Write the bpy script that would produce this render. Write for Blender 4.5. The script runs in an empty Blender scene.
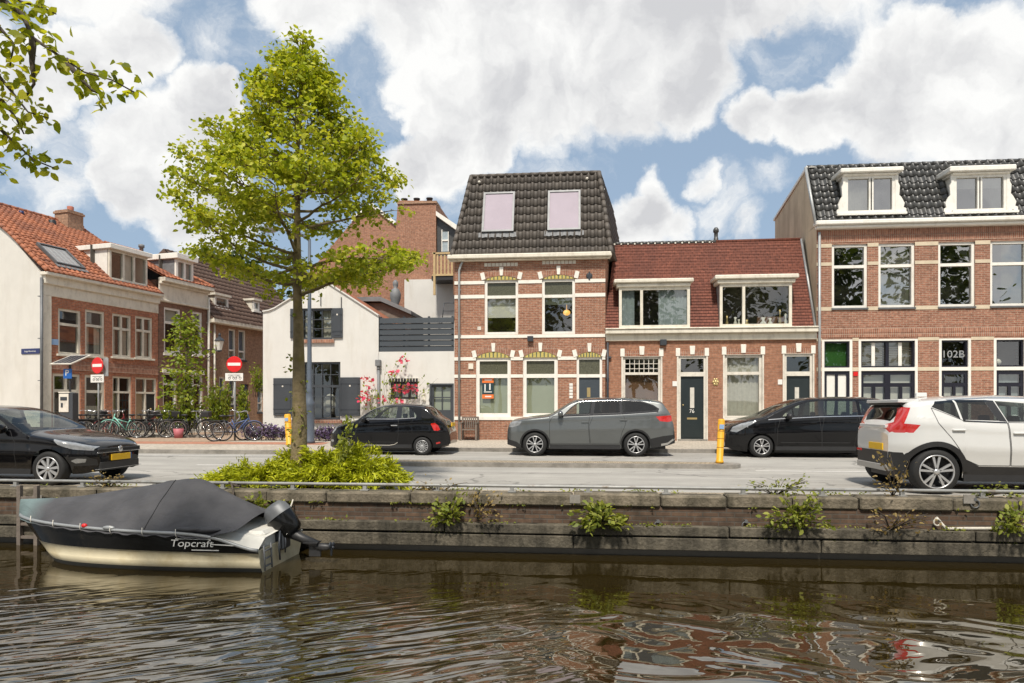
import bpy, bmesh, math, random
import numpy as np
from mathutils import Vector, Matrix, geometry

random.seed(7)
SC = bpy.context.scene
COL = SC.collection
R = math.radians
PI = math.pi

# ------------------------------------------------------------------ camera, sky, sun, exposure
H_EYE = 1.36                       # eye height above the street
YAW = R(5.5)                       # camera turned slightly left of the street's normal
F = 683.0; CX = 512.0; HZ = 407.0
cy_, sy_ = math.cos(YAW), math.sin(YAW)
cam_d = bpy.data.cameras.new('camera')
cam = bpy.data.objects.new('camera', cam_d)
COL.objects.link(cam)
cam.location = (0, 0, H_EYE)
cam.rotation_euler = (R(90), 0, YAW)
cam_d.sensor_width = 36.0
cam_d.lens = 36.0 * F / 1024.0
cam_d.shift_y = (HZ - 341.5) / 1024.0
cam_d.clip_start = 0.1
cam_d.clip_end = 2000
SC.camera = cam

SUN_EL, SUN_AZ = R(57), R(181)     # azimuth clockwise from +Y (away from the viewer)
SKY_STRENGTH = 0.10
EXPOSURE = 0.55
SC.view_settings.view_transform = 'Standard'
SC.view_settings.look = 'None'
SC.view_settings.gamma = 1.0
SC.view_settings.exposure = EXPOSURE
SC.view_settings.use_curve_mapping = False
SC.cycles.max_bounces = 8
SC.cycles.diffuse_bounces = 3
SC.cycles.glossy_bounces = 4
SC.cycles.transmission_bounces = 4
SC.cycles.transparent_max_bounces = 12
SC.cycles.caustics_reflective = False
SC.cycles.caustics_refractive = False
SC.cycles.use_denoising = True

sun_d = bpy.data.lights.new('sun', 'SUN')
sun_d.energy = 3.3
sun_d.angle = R(5.0)
sun_d.color = (1.0, 0.93, 0.83)
sun = bpy.data.objects.new('sun', sun_d)
COL.objects.link(sun)
sdir = Vector((math.sin(SUN_AZ) * math.cos(SUN_EL), math.cos(SUN_AZ) * math.cos(SUN_EL), math.sin(SUN_EL)))
sun.rotation_euler = sdir.to_track_quat('Z', 'Y').to_euler()
sun.location = (-10, -10, 30)

world = bpy.data.worlds.new('World')
SC.world = world
world.use_nodes = True


def T_(px, v):
    a = (px - CX) / F
    return v / (a * sy_ + cy_)


def U(px, v):
    a = (px - CX) / F
    return T_(px, v) * (a * cy_ - sy_)


def Z(px, py, v):
    return H_EYE + (HZ - py) * T_(px, v) / F


def VofU(px, u):
    a = (px - CX) / F
    return u * (a * sy_ + cy_) / (a * cy_ - sy_)


def dir_px(px, py):
    a = (px - CX) / F
    e = (HZ - py) / F
    d = Vector((a * cy_ - sy_, a * sy_ + cy_, e))
    return d.normalized()


def build_sky():
    nt = world.node_tree
    n, l = nt.nodes, nt.links
    n.clear()
    out = n.new('ShaderNodeOutputWorld')
    bg = n.new('ShaderNodeBackground')
    bg.inputs['Strength'].default_value = SKY_STRENGTH
    sky = n.new('ShaderNodeTexSky')
    sky.sky_type = 'NISHITA'
    sky.sun_disc = False
    sky.sun_elevation = SUN_EL
    sky.sun_rotation = SUN_AZ
    sky.air_density = 1.0
    sky.dust_density = 1.6
    sky.ozone_density = 1.2
    tc = n.new('ShaderNodeTexCoord')
    nz = n.new('ShaderNodeTexNoise')
    nz.inputs['Scale'].default_value = 5.0
    nz.inputs['Detail'].default_value = 7.0
    nz.inputs['Roughness'].default_value = 0.6
    l.new(tc.outputs['Generated'], nz.inputs['Vector'])
    sub = n.new('ShaderNodeVectorMath'); sub.operation = 'SUBTRACT'
    l.new(nz.outputs['Color'], sub.inputs[0]); sub.inputs[1].default_value = (.5, .5, .5)
    sca = n.new('ShaderNodeVectorMath'); sca.operation = 'SCALE'
    l.new(sub.outputs[0], sca.inputs[0]); sca.inputs['Scale'].default_value = 0.16
    add = n.new('ShaderNodeVectorMath'); add.operation = 'ADD'
    l.new(tc.outputs['Generated'], add.inputs[0]); l.new(sca.outputs[0], add.inputs[1])
    nrm = n.new('ShaderNodeVectorMath'); nrm.operation = 'NORMALIZE'
    l.new(add.outputs[0], nrm.inputs[0])
    # cumulus banks: (direction, angular radius)
    banks = [(135, 42, 34, 1), (85, 50, 34, 1), (30, 66, 40, 1), (-20, 90, 50, 1), (165, 160, 58, 1), (205, 112, 36, 1), (128, 182, 36, 1), (196, 214, 44, 1), (228, 95, 16, .8), (60, 200, 30, .5),
             (330, -14, 58, 1), (420, 20, 58, 1), (440, 85, 54, 1), (500, 70, 64, 1), (440, 150, 42, 1), (408, 170, 32, 1), (398, 120, 18, .7), (490, 128, 38, 1), (560, 60, 76, 1), (640, 74, 58, 1), (700, 92, 42, 1),
             (690, 10, 70, 1), (770, -8, 40, 1), (560, -10, 90, 1), (915, 92, 64, 1), (860, 108, 42, 1), (975, 90, 58, 1), (1010, 122, 60, 1), (810, 130, 32, 1), (765, 130, 24, .9), (940, 52, 34, 1), (1060, 110, 80, 1),
             (642, 212, 34, 1), (618, 238, 32, 1), (652, 180, 20, .62), (672, 224, 22, .7), (702, 184, 16, .45), (762, 190, 26, .42), (745, 236, 20, .45), (720, 215, 40, .3),
             (370, 90, 60, .34), (210, 30, 70, .3), (800, 60, 60, .33), (940, 10, 90, .36), (40, 160, 70, .36), (560, 170, 70, .3), (480, 190, 40, .3),
             (-60, 60, 60, 1), (1250, 200, 120, 1), (440, -120, 130, 1), (800, -190, 150, 1), (80, -170, 110, 1)]
    cur = None
    for (px, py, r, wt) in banks:
        d = dir_px(px, py)
        ang = r / F * 1.0
        dot = n.new('ShaderNodeVectorMath'); dot.operation = 'DOT_PRODUCT'
        l.new(nrm.outputs[0], dot.inputs[0]); dot.inputs[1].default_value = d
        mr = n.new('ShaderNodeMapRange')
        mr.interpolation_type = 'LINEAR'
        mr.inputs['From Min'].default_value = math.cos(ang * 1.25)
        mr.inputs['From Max'].default_value = math.cos(ang * 0.15)
        mr.inputs['To Max'].default_value = wt
        l.new(dot.outputs['Value'], mr.inputs['Value'])
        if cur is None:
            cur = mr.outputs[0]
        else:
            mx = n.new('ShaderNodeMath'); mx.operation = 'MAXIMUM'
            l.new(cur, mx.inputs[0]); l.new(mr.outputs[0], mx.inputs[1])
            cur = mx.outputs[0]
    # clouds over the rest of the sky, behind the viewer
    nb = n.new('ShaderNodeTexNoise'); nb.inputs['Scale'].default_value = 2.2; nb.inputs['Detail'].default_value = 5
    l.new(nrm.outputs[0], nb.inputs['Vector'])
    sep = n.new('ShaderNodeSeparateXYZ'); l.new(tc.outputs['Generated'], sep.inputs[0])
    rear = n.new('ShaderNodeMapRange'); rear.inputs['From Min'].default_value = 0.35; rear.inputs['From Max'].default_value = -0.1
    l.new(sep.outputs['Y'], rear.inputs['Value'])
    nbm = n.new('ShaderNodeMapRange'); nbm.inputs['From Min'].default_value = 0.42; nbm.inputs['From Max'].default_value = 0.62
    l.new(nb.outputs['Fac'], nbm.inputs['Value'])
    mu = n.new('ShaderNodeMath'); mu.operation = 'MULTIPLY'
    l.new(nbm.outputs[0], mu.inputs[0]); l.new(rear.outputs[0], mu.inputs[1])
    mx = n.new('ShaderNodeMath'); mx.operation = 'MAXIMUM'
    l.new(cur, mx.inputs[0]); l.new(mu.outputs[0], mx.inputs[1])
    # ragged edges
    nd = n.new('ShaderNodeTexNoise'); nd.inputs['Scale'].default_value = 9.5; nd.inputs['Detail'].default_value = 9; nd.inputs['Roughness'].default_value = .66
    l.new(nrm.outputs[0], nd.inputs['Vector'])
    e1 = n.new('ShaderNodeMath'); e1.operation = 'SUBTRACT'; l.new(nd.outputs['Fac'], e1.inputs[0]); e1.inputs[1].default_value = .5
    e2 = n.new('ShaderNodeMath'); e2.operation = 'MULTIPLY_ADD'
    l.new(e1.outputs[0], e2.inputs[0]); e2.inputs[1].default_value = .95; l.new(mx.outputs[0], e2.inputs[2])
    dens = n.new('ShaderNodeMapRange'); dens.interpolation_type = 'SMOOTHSTEP'
    dens.inputs['From Min'].default_value = 0.17; dens.inputs['From Max'].default_value = 0.58
    l.new(e2.outputs[0], dens.inputs['Value'])
    # cloud brightness: bright rims, softly grey bodies
    ns = n.new('ShaderNodeTexNoise'); ns.inputs['Scale'].default_value = 6.0; ns.inputs['Detail'].default_value = 6
    mp = n.new('ShaderNodeMapping'); mp.inputs['Location'].default_value = (.3, .7, .12)
    l.new(nrm.outputs[0], mp.inputs['Vector']); l.new(mp.outputs[0], ns.inputs['Vector'])
    sh = n.new('ShaderNodeMath'); sh.operation = 'MULTIPLY'
    l.new(e2.outputs[0], sh.inputs[0]); l.new(ns.outputs['Fac'], sh.inputs[1])
    cr = n.new('ShaderNodeValToRGB')
    cr.color_ramp.elements[0].position = 0.20; cr.color_ramp.elements[0].color = (1.0, 1.0, .985, 1)
    cr.color_ramp.elements[1].position = 0.62; cr.color_ramp.elements[1].color = (.66, .665, .685, 1)
    # relief: the sides of the billows turned up towards the sun are brighter
    of = n.new('ShaderNodeVectorMath'); of.operation = 'ADD'; of.inputs[1].default_value = (-.012, 0, .03); l.new(nrm.outputs[0], of.inputs[0])
    n4 = n.new('ShaderNodeTexNoise'); n4.inputs['Scale'].default_value = 9.5; n4.inputs['Detail'].default_value = 9; n4.inputs['Roughness'].default_value = .6
    n5 = n.new('ShaderNodeTexNoise'); n5.inputs['Scale'].default_value = 9.5; n5.inputs['Detail'].default_value = 9; n5.inputs['Roughness'].default_value = .6
    l.new(of.outputs[0], n4.inputs['Vector']); l.new(nrm.outputs[0], n5.inputs['Vector'])
    df_ = n.new('ShaderNodeMath'); df_.operation = 'SUBTRACT'; l.new(n4.outputs['Fac'], df_.inputs[0]); l.new(n5.outputs['Fac'], df_.inputs[1])
    sm = n.new('ShaderNodeMath'); sm.operation = 'MULTIPLY_ADD'; sm.inputs[1].default_value = 1.1
    l.new(df_.outputs[0], sm.inputs[0]); l.new(sh.outputs[0], sm.inputs[2])
    l.new(sm.outputs[0], cr.inputs['Fac'])
    cm = n.new('ShaderNodeVectorMath'); cm.operation = 'SCALE'; cm.inputs['Scale'].default_value = 6.8
    l.new(cr.outputs['Color'], cm.inputs[0])
    skb = n.new('ShaderNodeMixRGB'); skb.blend_type = 'MIX'; skb.inputs['Fac'].default_value = .72
    l.new(sky.outputs[0], skb.inputs['Color1']); skb.inputs['Color2'].default_value = (2.55, 3.35, 4.3, 1)
    mix = n.new('ShaderNodeMixRGB')
    l.new(dens.outputs[0], mix.inputs['Fac']); l.new(skb.outputs[0], mix.inputs['Color1']); l.new(cm.outputs[0], mix.inputs['Color2'])
    l.new(mix.outputs[0], bg.inputs['Color'])
    l.new(bg.outputs[0], out.inputs['Surface'])


build_sky()

# ------------------------------------------------------------------ materials
MATS = {}


def new_mat(name):
    m = bpy.data.materials.new(name)
    m.use_nodes = True
    MATS[name] = m
    return m, m.node_tree.nodes, m.node_tree.links


def mat(name, col, rough=.6, var=.12, vscale=3.0, bump=0.0, bscale=40.0, metallic=0.0, spec=.5, coat=0.0, dirt=None, emit=0, streak=0):
    if name in MATS:
        return MATS[name]
    m, n, l = new_mat(name)
    b = n['Principled BSDF']
    b.inputs['Roughness'].default_value = rough
    b.inputs['Metallic'].default_value = metallic
    b.inputs['Specular IOR Level'].default_value = spec
    b.inputs['Coat Weight'].default_value = coat
    b.inputs['Coat Roughness'].default_value = 0.03
    tc = n.new('ShaderNodeTexCoord')
    nz = n.new('ShaderNodeTexNoise'); nz.inputs['Scale'].default_value = vscale; nz.inputs['Detail'].default_value = 6; nz.inputs['Roughness'].default_value = .65
    l.new(tc.outputs['Object'], nz.inputs['Vector'])
    mr = n.new('ShaderNodeMapRange'); mr.inputs['From Min'].default_value = .3; mr.inputs['From Max'].default_value = .7
    mr.inputs['To Min'].default_value = 1 - var; mr.inputs['To Max'].default_value = 1 + var
    l.new(nz.outputs['Fac'], mr.inputs['Value'])
    sc = n.new('ShaderNodeVectorMath'); sc.operation = 'SCALE'; sc.inputs[0].default_value = col[:3]
    l.new(mr.outputs[0], sc.inputs['Scale'])
    src = sc.outputs[0]
    if dirt:
        dcol, dscale, d0, d1 = dirt
        n2 = n.new('ShaderNodeTexNoise'); n2.inputs['Scale'].default_value = dscale; n2.inputs['Detail'].default_value = 8; n2.inputs['Roughness'].default_value = .7
        if streak:
            sm = n.new('ShaderNodeMapping'); sm.inputs['Scale'].default_value = (1, 1, streak)
            l.new(tc.outputs['Object'], sm.inputs['Vector']); l.new(sm.outputs[0], n2.inputs['Vector'])
        else:
            l.new(tc.outputs['Object'], n2.inputs['Vector'])
        m2 = n.new('ShaderNodeMapRange'); m2.inputs['From Min'].default_value = d0; m2.inputs['From Max'].default_value = d1
        l.new(n2.outputs['Fac'], m2.inputs['Value'])
        mx = n.new('ShaderNodeMixRGB'); mx.inputs['Color2'].default_value = (*dcol, 1)
        l.new(m2.outputs[0], mx.inputs['Fac']); l.new(src, mx.inputs['Color1'])
        src = mx.outputs[0]
    l.new(src, b.inputs['Base Color'])
    if bump:
        n3 = n.new('ShaderNodeTexNoise'); n3.inputs['Scale'].default_value = bscale; n3.inputs['Detail'].default_value = 5
        l.new(tc.outputs['Object'], n3.inputs['Vector'])
        bp = n.new('ShaderNodeBump'); bp.inputs['Strength'].default_value = bump; bp.inputs['Distance'].default_value = .02
        l.new(n3.outputs['Fac'], bp.inputs['Height']); l.new(bp.outputs[0], b.inputs['Normal'])
    if emit:
        b.inputs['Emission Color'].default_value = (*col, 1); b.inputs['Emission Strength'].default_value = emit
    return m


def brick_mat(name, c1, c2, mortar, bw=.22, rh=.065, ms=.009, stain=(.06, .04, .03), stain_amt=.55, rough=.85, bumpd=.008, offset=.5, squash=1.0, big=.7):
    m, n, l = new_mat(name)
    b = n['Principled BSDF']; b.inputs['Roughness'].default_value = rough; b.inputs['Specular IOR Level'].default_value = .25
    uv = n.new('ShaderNodeUVMap')
    br = n.new('ShaderNodeTexBrick')
    br.inputs['Scale'].default_value = 1.0
    br.inputs['Brick Width'].default_value = bw; br.inputs['Row Height'].default_value = rh
    br.inputs['Mortar Size'].default_value = ms; br.inputs['Mortar Smooth'].default_value = .2
    br.inputs['Bias'].default_value = -.1
    br.offset = offset; br.squash = squash
    br.inputs['Color1'].default_value = (*c1, 1); br.inputs['Color2'].default_value = (*c2, 1); br.inputs['Mortar'].default_value = (*mortar, 1)
    l.new(uv.outputs[0], br.inputs['Vector'])
    nz = n.new('ShaderNodeTexNoise'); nz.inputs['Scale'].default_value = big; nz.inputs['Detail'].default_value = 9; nz.inputs['Roughness'].default_value = .68
    mp = n.new('ShaderNodeMapping'); mp.inputs['Scale'].default_value = (1.0, .3, 1)
    l.new(uv.outputs[0], mp.inputs['Vector']); l.new(mp.outputs[0], nz.inputs['Vector'])
    mr = n.new('ShaderNodeMapRange'); mr.inputs['From Min'].default_value = .48; mr.inputs['From Max'].default_value = .78
    mr.inputs['To Max'].default_value = stain_amt
    l.new(nz.outputs['Fac'], mr.inputs['Value'])
    n2 = n.new('ShaderNodeTexNoise'); n2.inputs['Scale'].default_value = 9; n2.inputs['Detail'].default_value = 4
    l.new(uv.outputs[0], n2.inputs['Vector'])
    m2 = n.new('ShaderNodeMapRange'); m2.inputs['From Min'].default_value = .3; m2.inputs['From Max'].default_value = .7; m2.inputs['To Min'].default_value = .75; m2.inputs['To Max'].default_value = 1.25
    l.new(n2.outputs['Fac'], m2.inputs['Value'])
    sc = n.new('ShaderNodeVectorMath'); sc.operation = 'SCALE'
    l.new(br.outputs['Color'], sc.inputs[0]); l.new(m2.outputs[0], sc.inputs['Scale'])
    mx = n.new('ShaderNodeMixRGB'); mx.inputs['Color2'].default_value = (*stain, 1)
    l.new(mr.outputs[0], mx.inputs['Fac']); l.new(sc.outputs[0], mx.inputs['Color1'])
    l.new(mx.outputs[0], b.inputs['Base Color'])
    if bumpd:
        bp = n.new('ShaderNodeBump'); bp.invert = True; bp.inputs['Strength'].default_value = .6; bp.inputs['Distance'].default_value = bumpd
        l.new(br.outputs['Fac'], bp.inputs['Height']); l.new(bp.outputs[0], b.inputs['Normal'])
    return m


def glass_mat(name, tint, refl=.12, rough=.01, wob=.0):
    m, n, l = new_mat(name)
    n.remove(n['Principled BSDF'])
    out = n['Material Output']
    tr = n.new('ShaderNodeBsdfTransparent'); tr.inputs['Color'].default_value = (*tint, 1)
    gl = n.new('ShaderNodeBsdfGlossy'); gl.inputs['Roughness'].default_value = rough
    lw = n.new('ShaderNodeLayerWeight'); lw.inputs['Blend'].default_value = .35
    mr = n.new('ShaderNodeMapRange'); mr.inputs['To Min'].default_value = refl; mr.inputs['To Max'].default_value = .9
    pw = n.new('ShaderNodeMath'); pw.operation = 'POWER'; pw.inputs[1].default_value = 3.0
    l.new(lw.outputs['Facing'], pw.inputs[0]); l.new(pw.outputs[0], mr.inputs['Value'])
    if wob:
        tc = n.new('ShaderNodeTexCoord'); nz = n.new('ShaderNodeTexNoise'); nz.inputs['Scale'].default_value = 1.3; nz.inputs['Detail'].default_value = 1
        l.new(tc.outputs['Object'], nz.inputs['Vector'])
        bp = n.new('ShaderNodeBump'); bp.inputs['Strength'].default_value = wob; bp.inputs['Distance'].default_value = .05
        l.new(nz.outputs['Fac'], bp.inputs['Height']); l.new(bp.outputs[0], gl.inputs['Normal'])
    mx = n.new('ShaderNodeMixShader')
    l.new(mr.outputs[0], mx.inputs['Fac']); l.new(tr.outputs[0], mx.inputs[1]); l.new(gl.outputs[0], mx.inputs[2])
    l.new(mx.outputs[0], out.inputs['Surface'])
    return m


def leaf_mat(name, c1, c2, c3=None, trans=.45, clump=1.2, rough=.5):
    m, n, l = new_mat(name)
    n.remove(n['Principled BSDF'])
    out = n['Material Output']
    geo = n.new('ShaderNodeNewGeometry')
    tc = n.new('ShaderNodeTexCoord')
    nz = n.new('ShaderNodeTexNoise'); nz.inputs['Scale'].default_value = clump; nz.inputs['Detail'].default_value = 3
    l.new(tc.outputs['Object'], nz.inputs['Vector'])
    ad = n.new('ShaderNodeMath'); ad.operation = 'MULTIPLY_ADD'; ad.inputs[1].default_value = .5
    l.new(geo.outputs['Random Per Island'], ad.inputs[0])
    m5 = n.new('ShaderNodeMath'); m5.operation = 'MULTIPLY'; m5.inputs[1].default_value = .6
    l.new(nz.outputs['Fac'], m5.inputs[0]); l.new(m5.outputs[0], ad.inputs[2])
    cr = n.new('ShaderNodeValToRGB')
    e = cr.color_ramp.elements
    e[0].position = .15; e[0].color = (*c1, 1)
    e[1].position = .85; e[1].color = (*(c3 or c2), 1)
    if c3:
        k = e.new(.5); k.color = (*c2, 1)
    l.new(ad.outputs[0], cr.inputs['Fac'])
    df = n.new('ShaderNodeBsdfPrincipled'); df.inputs['Roughness'].default_value = rough; df.inputs['Specular IOR Level'].default_value = .3
    tl = n.new('ShaderNodeBsdfTranslucent')
    l.new(cr.outputs[0], df.inputs['Base Color']); 
    br = n.new('ShaderNodeVectorMath'); br.operation = 'MULTIPLY'; br.inputs[1].default_value = (1.25, 1.2, .5)
    l.new(cr.outputs[0], br.inputs[0]); l.new(br.outputs[0], tl.inputs['Color'])
    mx = n.new('ShaderNodeMixShader'); mx.inputs['Fac'].default_value = trans
    l.new(df.outputs[0], mx.inputs[1]); l.new(tl.outputs[0], mx.inputs[2])
    l.new(mx.outputs[0], out.inputs['Surface'])
    return m


# ------------------------------------------------------------------ mesh building
def wloc(o):
    v = Vector((0, 0, 0))
    while o is not None:
        v += o.location
        o = o.parent
    return v


class MB:
    def __init__(s):
        s.v = []; s.f = []; s.sm = []; s.uvs = {}

    def quad(s, *p, smooth=False):
        i = len(s.v); s.v += [Vector(q) for q in p]
        s.f.append(tuple(range(i, i + len(p)))); s.sm.append(smooth)
        return s

    def box(s, x0, x1, y0, y1, z0, z1):
        if x0 > x1: x0, x1 = x1, x0
        if y0 > y1: y0, y1 = y1, y0
        if z0 > z1: z0, z1 = z1, z0
        i = len(s.v)
        s.v += [Vector(p) for p in ((x0, y0, z0), (x1, y0, z0), (x1, y1, z0), (x0, y1, z0), (x0, y0, z1), (x1, y0, z1), (x1, y1, z1), (x0, y1, z1))]
        for q in ((0, 3, 2, 1), (4, 5, 6, 7), (0, 1, 5, 4), (1, 2, 6, 5), (2, 3, 7, 6), (3, 0, 4, 7)):
            s.f.append(tuple(i + k for k in q)); s.sm.append(False)
        return s

    def tube(s, pts, r, n=8, cap=True, smooth=True):
        pts = [Vector(p) for p in pts]
        rs = r if isinstance(r, (list, tuple)) else [r] * len(pts)
        i0 = len(s.v)
        up = None
        for k, p in enumerate(pts):
            if k == 0: d = pts[1] - pts[0]
            elif k == len(pts) - 1: d = pts[-1] - pts[-2]
            else: d = (pts[k + 1] - pts[k]).normalized() + (pts[k] - pts[k - 1]).normalized()
            if d.length < 1e-9: d = Vector((0, 0, 1))
            d.normalize()
            if up is None:
                up = Vector((0, 0, 1)) if abs(d.z) < .9 else Vector((1, 0, 0))
            a = d.cross(up)
            if a.length < 1e-6: a = d.orthogonal()
            a.normalize(); b = a.cross(d).normalized(); up = b
            for j in range(n):
                t = 2 * PI * j / n
                s.v.append(p + (a * math.cos(t) + b * math.sin(t)) * rs[k])
        for k in range(len(pts) - 1):
            for j in range(n):
                q = i0 + k * n
                s.f.append((q + j, q + (j + 1) % n, q + n + (j + 1) % n, q + n + j)); s.sm.append(smooth)
        if cap:
            s.f.append(tuple(i0 + j for j in range(n))[::-1]); s.sm.append(False)
            q = i0 + (len(pts) - 1) * n
            s.f.append(tuple(q + j for j in range(n))); s.sm.append(False)
        return s

    def lathe(s, prof, c, axis='Z', n=24, smooth=True):
        """prof: list of (radius, height along axis)"""
        c = Vector(c); i0 = len(s.v)
        for (r, h) in prof:
            for j in range(n):
                t = 2 * PI * j / n
                a, b = r * math.cos(t), r * math.sin(t)
                s.v.append(c + Vector({'Z': (a, b, h), 'Y': (a, h, b), 'X': (h, a, b)}[axis]))
        for k in range(len(prof) - 1):
            for j in range(n):
                q = i0 + k * n
                fc = (q + j, q + (j + 1) % n, q + n + (j + 1) % n, q + n + j)
                s.f.append(fc if axis != 'Y' else fc[::-1]); s.sm.append(smooth)
        return s

    def ell(s, c, rad, n=12, m=8):
        prof = []
        i0 = len(s.v)
        for k in range(m + 1):
            ph = -PI / 2 + PI * k / m
            for j in range(n):
                t = 2 * PI * j / n
                s.v.append(Vector(c) + Vector((rad[0] * math.cos(ph) * math.cos(t), rad[1] * math.cos(ph) * math.sin(t), rad[2] * math.sin(ph))))
        for k in range(m):
            for j in range(n):
                q = i0 + k * n
                s.f.append((q + j, q + (j + 1) % n, q + n + (j + 1) % n, q + n + j)); s.sm.append(True)
        return s

    def prism(s, poly, y0, y1, smooth=False):
        """polygon in (x,z) extruded along y (y0 front)"""
        n = len(poly); i = len(s.v)
        s.v += [Vector((p[0], y0, p[1])) for p in poly] + [Vector((p[0], y1, p[1])) for p in poly]
        s.f.append(tuple(range(i, i + n))); s.sm.append(False)
        s.f.append(tuple(range(i + n, i + 2 * n))[::-1]); s.sm.append(False)
        for k in range(n):
            s.f.append((i + k, i + n + k, i + n + (k + 1) % n, i + (k + 1) % n)); s.sm.append(smooth)
        return s

    def prism_x(s, poly, x0, x1):
        """polygon in (y,z) extruded along x"""
        n = len(poly); i = len(s.v)
        s.v += [Vector((x0, p[0], p[1])) for p in poly] + [Vector((x1, p[0], p[1])) for p in poly]
        s.f.append(tuple(range(i, i + n))[::-1]); s.sm.append(False)
        s.f.append(tuple(range(i + n, i + 2 * n))); s.sm.append(False)
        for k in range(n):
            s.f.append((i + k, i + (k + 1) % n, i + n + (k + 1) % n, i + n + k)); s.sm.append(False)
        return s

    def prism_z(s, poly, z0, z1):
        n = len(poly); i = len(s.v)
        s.v += [Vector((p[0], p[1], z0)) for p in poly] + [Vector((p[0], p[1], z1)) for p in poly]
        s.f.append(tuple(range(i, i + n))[::-1]); s.sm.append(False)
        s.f.append(tuple(range(i + n, i + 2 * n))); s.sm.append(False)
        for k in range(n):
            s.f.append((i + k, i + (k + 1) % n, i + n + (k + 1) % n, i + n + k)); s.sm.append(False)
        return s

    def wall(s, outline, holes, y, depth, flip=1):
        """wall face in the XZ plane at y with holes [(poly)...]; reveals run from y to y+depth"""
        vs = []; es = []
        for lp in [outline] + holes:
            i = len(vs); vs += [Vector((p[0], p[1])) for p in lp]
            es += [(i + k, i + (k + 1) % len(lp)) for k in range(len(lp))]
        ov, oe, of, *_ = geometry.delaunay_2d_cdt(vs, es, [], 0, 1e-5)
        i0 = len(s.v)
        s.v += [Vector((p.x, y, p.y)) for p in ov]
        for f in of:
            c = sum((Vector(ov[k]) for k in f), Vector((0, 0))) / len(f)
            if not inpoly(c, outline): continue
            if any(inpoly(c, h) for h in holes): continue
            pts = [ov[k] for k in f]
            ar = sum(pts[k].x * pts[(k + 1) % len(pts)].y - pts[(k + 1) % len(pts)].x * pts[k].y for k in range(len(pts)))
            ff = tuple(f) if ar > 0 else tuple(f)[::-1]
            s.f.append(tuple(i0 + k for k in ff)); s.sm.append(False)
        for h in holes:
            for k in range(len(h)):
                p, q = h[k], h[(k + 1) % len(h)]
                s.quad((p[0], y, p[1]), (q[0], y, q[1]), (q[0], y + depth, q[1]), (p[0], y + depth, p[1]))
        return s

    def bevel(s, w, seg=1):
        bm = s._bm()
        bmesh.ops.remove_doubles(bm, verts=bm.verts, dist=1e-5)
        bmesh.ops.bevel(bm, geom=[e for e in bm.edges if len(e.link_faces) == 2 and e.calc_face_angle(0) > .5], offset=w, segments=seg, affect='EDGES', profile=.5)
        s._from(bm); return s

    def cut(s, xa, xb, za, zb, ymax=1e9):
        """remove what lies inside an upright opening"""
        bm = s._bm()
        for p, n in (((xa, 0, 0), (1, 0, 0)), ((xb, 0, 0), (1, 0, 0)), ((0, 0, za), (0, 0, 1)), ((0, 0, zb), (0, 0, 1))):
            bmesh.ops.bisect_plane(bm, geom=bm.verts[:] + bm.edges[:] + bm.faces[:], plane_co=p, plane_no=n, dist=1e-5)
        kill = []
        for f in bm.faces:
            c = f.calc_center_median()
            if xa < c.x < xb and za < c.z < zb and c.y < ymax: kill.append(f)
        bmesh.ops.delete(bm, geom=kill, context='FACES')
        s._from(bm); return s

    def _bm(s):
        bm = bmesh.new()
        vs = [bm.verts.new(v) for v in s.v]
        for f, sm in zip(s.f, s.sm):
            try:
                fc = bm.faces.new([vs[k] for k in f]); fc.smooth = sm
            except ValueError:
                pass
        return bm

    def _from(s, bm):
        bm.verts.index_update()
        s.v = [v.co.copy() for v in bm.verts]
        s.f = [tuple(v.index for v in f.verts) for f in bm.faces]
        s.sm = [f.smooth for f in bm.faces]
        bm.free()

    def clip(s, planes):
        bm = s._bm()
        for p, nrm in planes:
            bmesh.ops.bisect_plane(bm, geom=bm.verts[:] + bm.edges[:] + bm.faces[:], plane_co=p, plane_no=nrm, clear_outer=True, dist=1e-5)
        s._from(bm); return s

    def xform(s, M):
        s.v = [M @ v for v in s.v]; return s

    def build(s, name, m, parent=None, loc=None, label=None, cat=None, group=None, kind=None):
        me = bpy.data.meshes.new(name)
        org = Vector(loc) if loc is not None else (wloc(parent) if parent else Vector((0, 0, 0)))
        me.from_pydata([tuple(v - org) for v in s.v], [], s.f)
        me.polygons.foreach_set('use_smooth', s.sm)
        uv = me.uv_layers.new(name='UVMap')
        nl = len(me.loops)
        vi = np.empty(nl, dtype=np.int32); me.loops.foreach_get('vertex_index', vi)
        co = np.array([tuple(v) for v in s.v], dtype=np.float32).reshape(-1, 3)
        fn = np.empty(len(me.polygons) * 3, dtype=np.float32); me.polygons.foreach_get('normal', fn); fn = np.abs(fn.reshape(-1, 3))
        lt = np.empty(len(me.polygons), dtype=np.int32); me.polygons.foreach_get('loop_total', lt)
        lf = np.repeat(np.arange(len(lt)), lt)
        ax = np.argmax(fn + np.array([0, .01, .02]), axis=1)[lf]
        c = co[vi]
        uvc = np.empty((nl, 2), dtype=np.float32)
        uvc[:, 0] = np.where(ax == 0, c[:, 1], c[:, 0])
        uvc[:, 1] = np.where(ax == 2, c[:, 1], c[:, 2])
        uv.data.foreach_set('uv', uvc.ravel())
        if m is not None: me.materials.append(m)
        o = bpy.data.objects.new(name, me)
        COL.objects.link(o)
        if parent: o.parent = parent
        elif loc is not None: o.location = loc
        tag(o, label, cat, group, kind)
        return o


def inpoly(c, poly):
    x, y = c[0], c[1]; r = False; j = len(poly) - 1
    for i in range(len(poly)):
        xi, yi = poly[i]; xj, yj = poly[j]
        if (yi > y) != (yj > y) and x < (xj - xi) * (y - yi) / (yj - yi) + xi:
            r = not r
        j = i
    return r


def rect(x0, x1, z0, z1):
    return [(x0, z0), (x1, z0), (x1, z1), (x0, z1)]


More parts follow.
